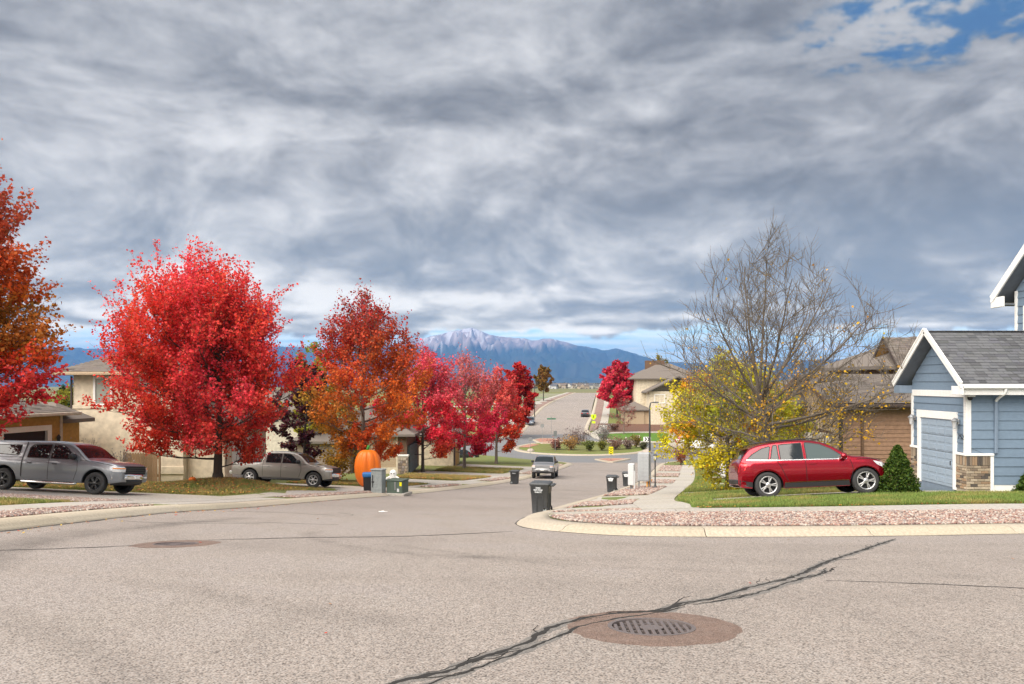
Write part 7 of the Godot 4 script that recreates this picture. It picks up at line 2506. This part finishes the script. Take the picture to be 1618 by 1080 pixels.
func signs():
	var o := sign_post("yellow pedestrian crossing diamond among the yellow leaves at the right", 18.9, 97.5, 3.2)
	var pl := diamond(o, M.sign_yellow, 0.62, 2.85)
	walker(pl, 0.95, Vector3(0, 2.83, 0.064))
	o = sign_post("lime pedestrian crossing sign at the mouth of the far street", 15.3, 148.5, 3.4)
	var st := S()
	prism(st, pg([0, -0.55, 0.48, -0.1, 0.48, 0.5, -0.48, 0.5, -0.48, -0.1]), 0, 0.012, xf(Vector3(0, 2.9, 0.05)))
	pl = put("plate", st, M.sign_lime, o)
	walker(pl, 0.8, Vector3(0, 2.97, 0.064))
	box_part(o, "arrow_plate", M.sign_lime, Vector3(-0.32, 1.75, 0.05), Vector3(0.32, 2.15, 0.062))
	o = sign_post("red and white give way triangle behind the yellow leaves", 21.4, 102.5, 3.1)
	st = S()
	prism(st, pg([-0.55, 0.45, 0.55, 0.45, 0, -0.5]), 0, 0.012, xf(Vector3(0, 2.7, 0.05)))
	pl = put("plate", st, M.sign_red, o)
	st = S()
	prism(st, pg([-0.30, 0.30, 0.30, 0.30, 0, -0.22]), 0.013, 0.018, xf(Vector3(0, 2.7, 0.05)))
	put("plate_middle", st, M.white, pl)
	o = sign_post("white plate with two black chevrons on the roundabout", 20.9, 122.5, 2.1)
	st = S()
	box(st, Vector3(0, 1.72, 0.05), Vector3(1.15, 0.72, 0.014), 0.0)
	pl = put("plate", st, M.white, o)
	for k in 2:
		st = S()
		prism(st, pg([-0.22, 0.30, -0.02, 0.30, 0.20, 0, -0.02, -0.30, -0.22, -0.30, 0.0, 0]), 0, 0.006, xf(Vector3(-0.22 + k * 0.42, 1.72, 0.06)))
		put("chevron", st, M.sign_black, pl)
	o = sign_post("yellow plate with black chevrons on the near traffic island", 13.1, 104.8, 1.7)
	st = S()
	box(st, Vector3(0, 1.35, 0.05), Vector3(0.58, 0.98, 0.014), 0.0)
	pl = put("plate", st, M.sign_yellow, o)
	for k in 3:
		st = S()
		prism(st, pg([-0.22, 0.10, 0.0, -0.06, 0.22, 0.10, 0.22, 0.0, 0.0, -0.16, -0.22, 0.0]), 0, 0.006, xf(Vector3(0, 1.03 + k * 0.3, 0.06)))
		put("chevron", st, M.sign_black, pl)
	o = sign_post("back of a small road sign standing on the left of the roundabout", 6.6, 121.0, 3.2)
	st = S()
	prism(st, pg([-0.3, -0.4, 0.3, -0.4, 0.3, 0.4, -0.3, 0.4]), 0, 0.012, xf(Vector3(0, 2.7, 0.05), 0, 0.5))
	put("plate", st, M.galv, o)
	o = sign_post("tall post with two crossed street name blades beyond the roundabout", 6.7, 134.5, 4.2)
	box_part(o, "name_blade", M.sign_green, Vector3(-0.75, 3.9, -0.02), Vector3(0.75, 4.12, 0.0))
	box_part(o, "name_blade", M.sign_green, Vector3(-0.02, 4.13, -0.7), Vector3(0.0, 4.35, 0.7))
	o = sign_post("thin sign post with a small plate on the far traffic island", 5.2, 135.8, 3.0)
	box_part(o, "plate", M.galv, Vector3(-0.3, 2.4, 0.03), Vector3(0.3, 3.0, 0.045))
	o = sign_post("thin post at the left edge of the roundabout near the last maple", 2.6, 113.5, 2.6)
	box_part(o, "plate", M.galv, Vector3(-0.25, 2.1, 0.03), Vector3(0.25, 2.6, 0.045))
	o = sign_post("small white yard sign on the bright green corner lawn", 21.9, 137.6, 0.5, 0.0, "yard_sign")
	box_part(o, "plate", M.white, Vector3(-0.32, 0.42, 0.03), Vector3(0.32, 0.86, 0.045))
	o = thing("marker_post", "short white marker post at the edge of the roundabout planting", "post", Vector3(19.0, H(19, 132) + 0.14, -132))
	box_part(o, "post", M.white, Vector3(-0.08, -0.1, -0.08), Vector3(0.08, 1.2, 0.08), 0.02)
	box_part(o, "reflector", M.cabinet_dark, Vector3(-0.06, 0.9, 0.08), Vector3(0.06, 1.05, 0.09), 0.01)

func pumpkin(called: String, label: String, c: Vector3, r: float, squash: float, lobes: int, parent_stem := true):
	var o := thing(called, label, "pumpkin", c)
	var st := S(true)
	var rows := []
	for i in 17:
		var th := PI * i / 16.0
		var ring := PackedVector3Array()
		for k in lobes * 8:
			var a := TAU * k / (lobes * 8)
			var rib := 1.0 - 0.11 * pow(absf(cos(a * lobes / 2.0)), 6.0)
			var rr := r * pow(sin(th), 0.8) * rib
			ring.append(Vector3(cos(a) * rr, r * squash * (1.0 - cos(th) * (1.0 if i < 9 else 1.0)) - (r * squash * 0.10 * pow(maxf(0.0, -cos(th)), 6.0)), sin(a) * rr))
		rows.append(ring)
	loft(st, rows, true, true)
	put("body", st, M.orange, o)
	st = S(true)
	var h := r * squash * 1.88
	tube(st, PackedVector3Array([Vector3(0, h, 0), Vector3(0.02 * r, h + 0.16 * r, 0), Vector3(0.10 * r, h + 0.34 * r, 0.02)]), PackedFloat32Array([0.13 * r, 0.10 * r, 0.11 * r]), 8, true)
	put("stem", st, M.green_stem, o)

func small_things():
	pumpkin("inflatable_pumpkin", "tall bright orange inflatable pumpkin with a green stem on the lawn", at(-8.75, 48.0), 0.80, 1.5, 9)
	var o := thing("yard_figure", "small white shrouded yard decoration behind the green transformer box", "decoration", at(-6.55, 43.6))
	var st := S(true)
	lathe(st, [Vector2(0.32, 0.0), Vector2(0.28, 0.3), Vector2(0.22, 0.7), Vector2(0.18, 0.85), Vector2(0.20, 0.98), Vector2(0.17, 1.1), Vector2(0.08, 1.18), Vector2(0, 1.2)], 14)
	put("shroud", st, M.paper, o)
	for s in [-1, 1]:
		st = S(true)
		lathe(st, [Vector2(0, -0.035), Vector2(0.03, -0.02), Vector2(0.03, 0.02), Vector2(0, 0.035)], 8, xf(Vector3(s * 0.07, 1.0, 0.18)))
		put("eye", st, M.sign_black, o)
		st = S(true)
		tube(st, PackedVector3Array([Vector3(s * 0.16, 0.8, 0.05), Vector3(s * 0.3, 0.75, 0.15), Vector3(s * 0.38, 0.62, 0.2)]), PackedFloat32Array([0.07, 0.06, 0.03]), 8, true)
		put("sleeve", st, M.paper, o)
	pumpkin("lawn_pumpkin", "small orange pumpkin on the grass left of the red maple's trunk", at(-15.35, 38.0), 0.16, 0.8, 8)
	o = thing("white_scrap", "white scrap of paper lying on the street", "litter", at_road(-4.34, 26.6))
	st = S()
	prism(st, pg([-0.15, -0.06, 0.05, -0.09, 0.17, 0.02, 0.08, 0.08, -0.12, 0.05]), -0.01, 0.012, xf(Vector3(0, 0.03, 0), PI / 2 - 0.15))
	put("sheet", st, M.paper, o)
	put("fold", _fold(), M.paper, o)
	# rocks on the roundabout
	for r in [[20.4, 119.4, 0.75, "pale boulder at the right rim of the roundabout"], [2.9, 121.5, 0.6, "pale boulder at the left rim of the roundabout"], [17.6, 132.2, 0.8, "light rock behind the shrubs of the roundabout"]]:
		o = put("boulder", _rock(r[2], int(r[0] * 10)), M.rock)
		o.position = Vector3(r[0], H(r[0], r[1]) + 0.1, -r[1])
		tag(o, r[3], "boulder")

func _fold() -> SurfaceTool:
	var st := S()
	prism(st, pg([-0.05, -0.03, 0.08, -0.02, 0.04, 0.05]), 0, 0.01, xf(Vector3(-0.03, 0.05, 0.0), PI / 2 - 0.5, 0.6))
	return st

func _rock(r: float, sd: int) -> SurfaceTool:
	var n := fbm(sd, 0.9, 3)
	var st := S(true)
	var rows := []
	for i in 9:
		var th := PI * i / 8.0
		var ring := PackedVector3Array()
		for k in 14:
			var a := TAU * k / 14
			var v := Vector3(cos(a) * sin(th), -cos(th), sin(a) * sin(th))
			ring.append(v * Vector3(1, 0.62, 0.85) * r * (1.0 + 0.45 * n.get_noise_3dv(v * 1.4)))
		rows.append(ring)
	loft(st, rows, true, true)
	return st

# ---------------------------------------------------------------- what nobody could count
func scatter(called: String, label: String, category: String, m: Mesh, material: Material, places: Array, tints: PackedColorArray):
	var mm := MultiMesh.new()
	mm.transform_format = MultiMesh.TRANSFORM_3D
	mm.use_colors = true
	mm.mesh = m
	mm.instance_count = places.size()
	for i in places.size():
		mm.set_instance_transform(i, places[i])
		mm.set_instance_color(i, tints[i])
	var o := MultiMeshInstance3D.new()
	o.name = numbered(called)
	o.multimesh = mm
	o.material_override = material
	add_child(o)
	tag(o, label, category, "", "stuff")

func in_poly(poly: PackedVector2Array, n: int) -> PackedVector2Array:
	var lo := poly[0]
	var hi := poly[0]
	for p in poly:
		lo = lo.min(p); hi = hi.max(p)
	var out := PackedVector2Array()
	var tries := 0
	while out.size() < n and tries < n * 12:
		tries += 1
		var q := Vector2(rng.randf_range(lo.x, hi.x), rng.randf_range(lo.y, hi.y))
		if not Geometry2D.is_point_in_polygon(q, poly): continue
		var paved := false
		for hp in hard:
			if hp[0].distance_squared_to(q) < 700.0 and Geometry2D.is_point_in_polygon(q, hp): paved = true
		if not paved: out.append(q)
	return out

func loose_cover():
	rng.seed = 77
	# stones of the gravel beds
	var st := S()
	var n := fbm(5, 1.1, 2)
	var ring0 := []
	for i in 5:
		var th := PI * i / 4.0
		var ring := PackedVector3Array()
		for k in 6:
			var a := TAU * k / 6 + i * 0.5
			var v := Vector3(cos(a) * sin(th), -cos(th), sin(a) * sin(th))
			ring.append(v * Vector3(1, 0.62, 0.8) * (1.0 + 0.4 * n.get_noise_3dv(v * 1.7)))
		ring0.append(ring)
	loft(st, ring0, true, true)
	var stone := mesh_of(st)
	var where := []
	var tint := PackedColorArray()
	var cols := [Color(0.39, 0.255, 0.205), Color(0.44, 0.33, 0.27), Color(0.31, 0.18, 0.15), Color(0.47, 0.39, 0.335), Color(0.22, 0.15, 0.135), Color(0.50, 0.45, 0.40), Color(0.29, 0.25, 0.235)]
	for bi in gravel_beds.size():
		var b := gravel_beds[bi]
		var clip: Array = [b]
		if bi == 0: clip = Geometry2D.intersect_polygons(b, pg([-2, 10, 16, 10, 16, 22, -2, 22]))
		if bi == gravel_beds.size() - 1: clip = Geometry2D.intersect_polygons(b, pg([-22, 20, -10, 20, -10, 30, -22, 30]))
		for c in clip:
			var dist: float = c[0].y
			var size := 0.026 if dist < 24 else (0.036 if dist < 36 else 0.06)
			var cnt := int(minf(absf(area2(c)) / 2.0 / (size * size * 3.4), 22000))
			for p in in_poly(c, cnt):
				var s := size * rng.randf_range(0.6, 1.5)
				var t := Transform3D(Basis.from_euler(Vector3(rng.randf_range(-0.5, 0.5), rng.randf() * TAU, rng.randf_range(-0.5, 0.5))).scaled(Vector3(s, s, s)), at(p.x, p.y, 0.012 + s * 0.35))
				where.append(t)
				tint.append(cols[rng.randi() % cols.size()] * rng.randf_range(0.75, 1.2))
	scatter("gravel", "pink and rust river gravel between kerbs and pavements", "gravel", stone, M.gravel, where, tint)
	# grass
	st = S()
	for k in 6:
		var a := TAU * k / 6 + 0.3
		var o := Vector3(cos(a), 0, sin(a)) * 0.25
		var lean := Vector3(cos(a), 0, sin(a)) * (0.3 + 0.1 * (k % 3))
		var w := Vector3(-sin(a), 0, cos(a)) * 0.07
		var h := 0.8 + 0.25 * (k % 3)
		tri(st, o - w, o + w, o + lean * 0.5 + w * 0.7 + Vector3.UP * h * 0.6)
		tri(st, o - w, o + lean * 0.5 + w * 0.7 + Vector3.UP * h * 0.6, o + lean + Vector3.UP * h)
	var tuft := mesh_of(st)
	where = []
	tint = PackedColorArray()
	var dry := fbm(63, 0.5, 3)
	var add := func(poly: PackedVector2Array, cnt: int, h0: float, green: float):
		for p in in_poly(poly, cnt):
			var s := h0 * rng.randf_range(0.6, 1.4)
			where.append(Transform3D(Basis(Vector3.UP, rng.randf() * TAU).scaled(Vector3(s, s, s)), at(p.x, p.y, 0.0)))
			var g := clampf(green + 0.8 * dry.get_noise_2d(p.x, p.y) + rng.randf_range(-0.3, 0.3), 0, 1)
			tint.append(Color(0.36, 0.26, 0.09).lerp(Color(0.135, 0.20, 0.035), g) * rng.randf_range(0.7, 1.3))
	add.call(pg([4.6, 20.15, 6.4, 19.5, 8.4, 19.25, 11.65, 19.35, 16, 19.7, 16, 23.2, 13.4, 23.1, 6.2, 22.8, 5.1, 22.6]), 34000, 0.075, 0.95)
	add.call(pg([6.1, 27.1, 13, 27.1, 13.0, 29.3, 6.6, 29.2]), 5000, 0.09, 0.8)
	add.call(pg([6.9, 30.7, 14, 30.8, 13, 34.8, 8.0, 34.2]), 5000, 0.10, 0.85)
	add.call(band(cut(right_kerb, 21.5, 42), 4.65, 8.0), 9000, 0.085, 0.85)
	add.call(band(cut(right_kerb, 42, 98), 4.65, 8.0), 7000, 0.14, 0.75)
	add.call(pg([10.5, 39.5, 16, 40, 18, 54, 15.2, 55, 12.2, 45]), 4000, 0.16, 0.8)
	add.call(pg([15.4, 61.5, 22, 62, 24, 67, 17, 67.2]), 2500, 0.18, 0.6)
	add.call(pg([-12.4, 33.0, -24, 33.0, -24, 42.2, -9.6, 42.6, -9.2, 41.5, -11.3, 36.5]), 16000, 0.10, 0.35)
	add.call(pg([-12.45, 14.5, -12.5, 22.8, -17, 22.4, -17, 14.5]), 12000, 0.07, 0.6)
	add.call(pg([-7.2, 49.4, -14, 49.0, -14, 54, -5.8, 54.5]), 7000, 0.12, 0.35)
	add.call(pg([-3.8, 62, -9.2, 62.6, -9.2, 70, -1.8, 69.6]), 5000, 0.15, 0.2)
	add.call(pg([-1.0, 77, -7.6, 77.8, -6.8, 85.8, 1.2, 85.4]), 5000, 0.16, 0.35)
	scatter("grass", "short autumn grass of the lawns, green and straw coloured", "grass", tuft, M.blade, where, tint)
	# fallen leaves
	st = S()
	prism(st, pg([-1, -0.1, -0.4, -0.6, 0.3, -0.55, 1, 0, 0.3, 0.6, -0.5, 0.5]), 0, 0.1, xf(Vector3.ZERO, -PI / 2))
	var leaf := mesh_of(st)
	where = []
	tint = PackedColorArray()
	var lcol := [Color(0.45, 0.05, 0.025), Color(0.50, 0.20, 0.04), Color(0.30, 0.14, 0.05), Color(0.55, 0.36, 0.05), Color(0.22, 0.10, 0.05)]
	var strew := func(poly: PackedVector2Array, cnt: int, s0: float, road: bool, up: float):
		for p in in_poly(poly, cnt):
			var s := s0 * rng.randf_range(0.6, 1.3)
			var q := at_road(p.x, p.y, up) if road else at(p.x, p.y, up)
			where.append(Transform3D(Basis.from_euler(Vector3(rng.randf_range(-0.4, 0.4), rng.randf() * TAU, rng.randf_range(-0.4, 0.4))).scaled(Vector3(s, s, s)), q))
			tint.append(lcol[rng.randi() % lcol.size()] * rng.randf_range(0.7, 1.3))
	strew.call(pg([-12.4, 33.0, -22, 33.0, -22, 42.2, -9.8, 42.6, -11.3, 36.5]), 2600, 0.05, false, 0.09)
	strew.call(pg([5.2, 20.9, 8.6, 21.6, 8.6, 22.9, 5.6, 22.8]), 900, 0.035, false, 0.07)
	strew.call(pg([4.6, 19.9, 8.4, 19.2, 15, 19.5, 15, 19.85, 8.4, 19.6, 4.9, 20.3]), 700, 0.022, false, 0.05)
	strew.call(pg([-7.2, 49.4, -14, 49.0, -14, 54, -5.8, 54.5]), 1500, 0.06, false, 0.1)
	strew.call(pg([-3.8, 62, -9.2, 62.6, -9.2, 70, -1.8, 69.6]), 1500, 0.07, false, 0.12)
	strew.call(band(cut(left_kerb, 8, 40, false), 0.02, 0.35), 260, 0.02, true, 0.01)
	strew.call(pg([-8.9, 13, -9.1, 28, -8.3, 28, -8.2, 13]), 30, 0.03, true, 0.012)
	strew.call(pg([-8.5, 4.5, 9, 4.5, 9, 13.5, -8.5, 22]), 14, 0.025, true, 0.012)
	scatter("fallen_leaves", "fallen red and brown leaves strewn over lawns and road edges", "leaves", leaf, M.litter, where, tint)
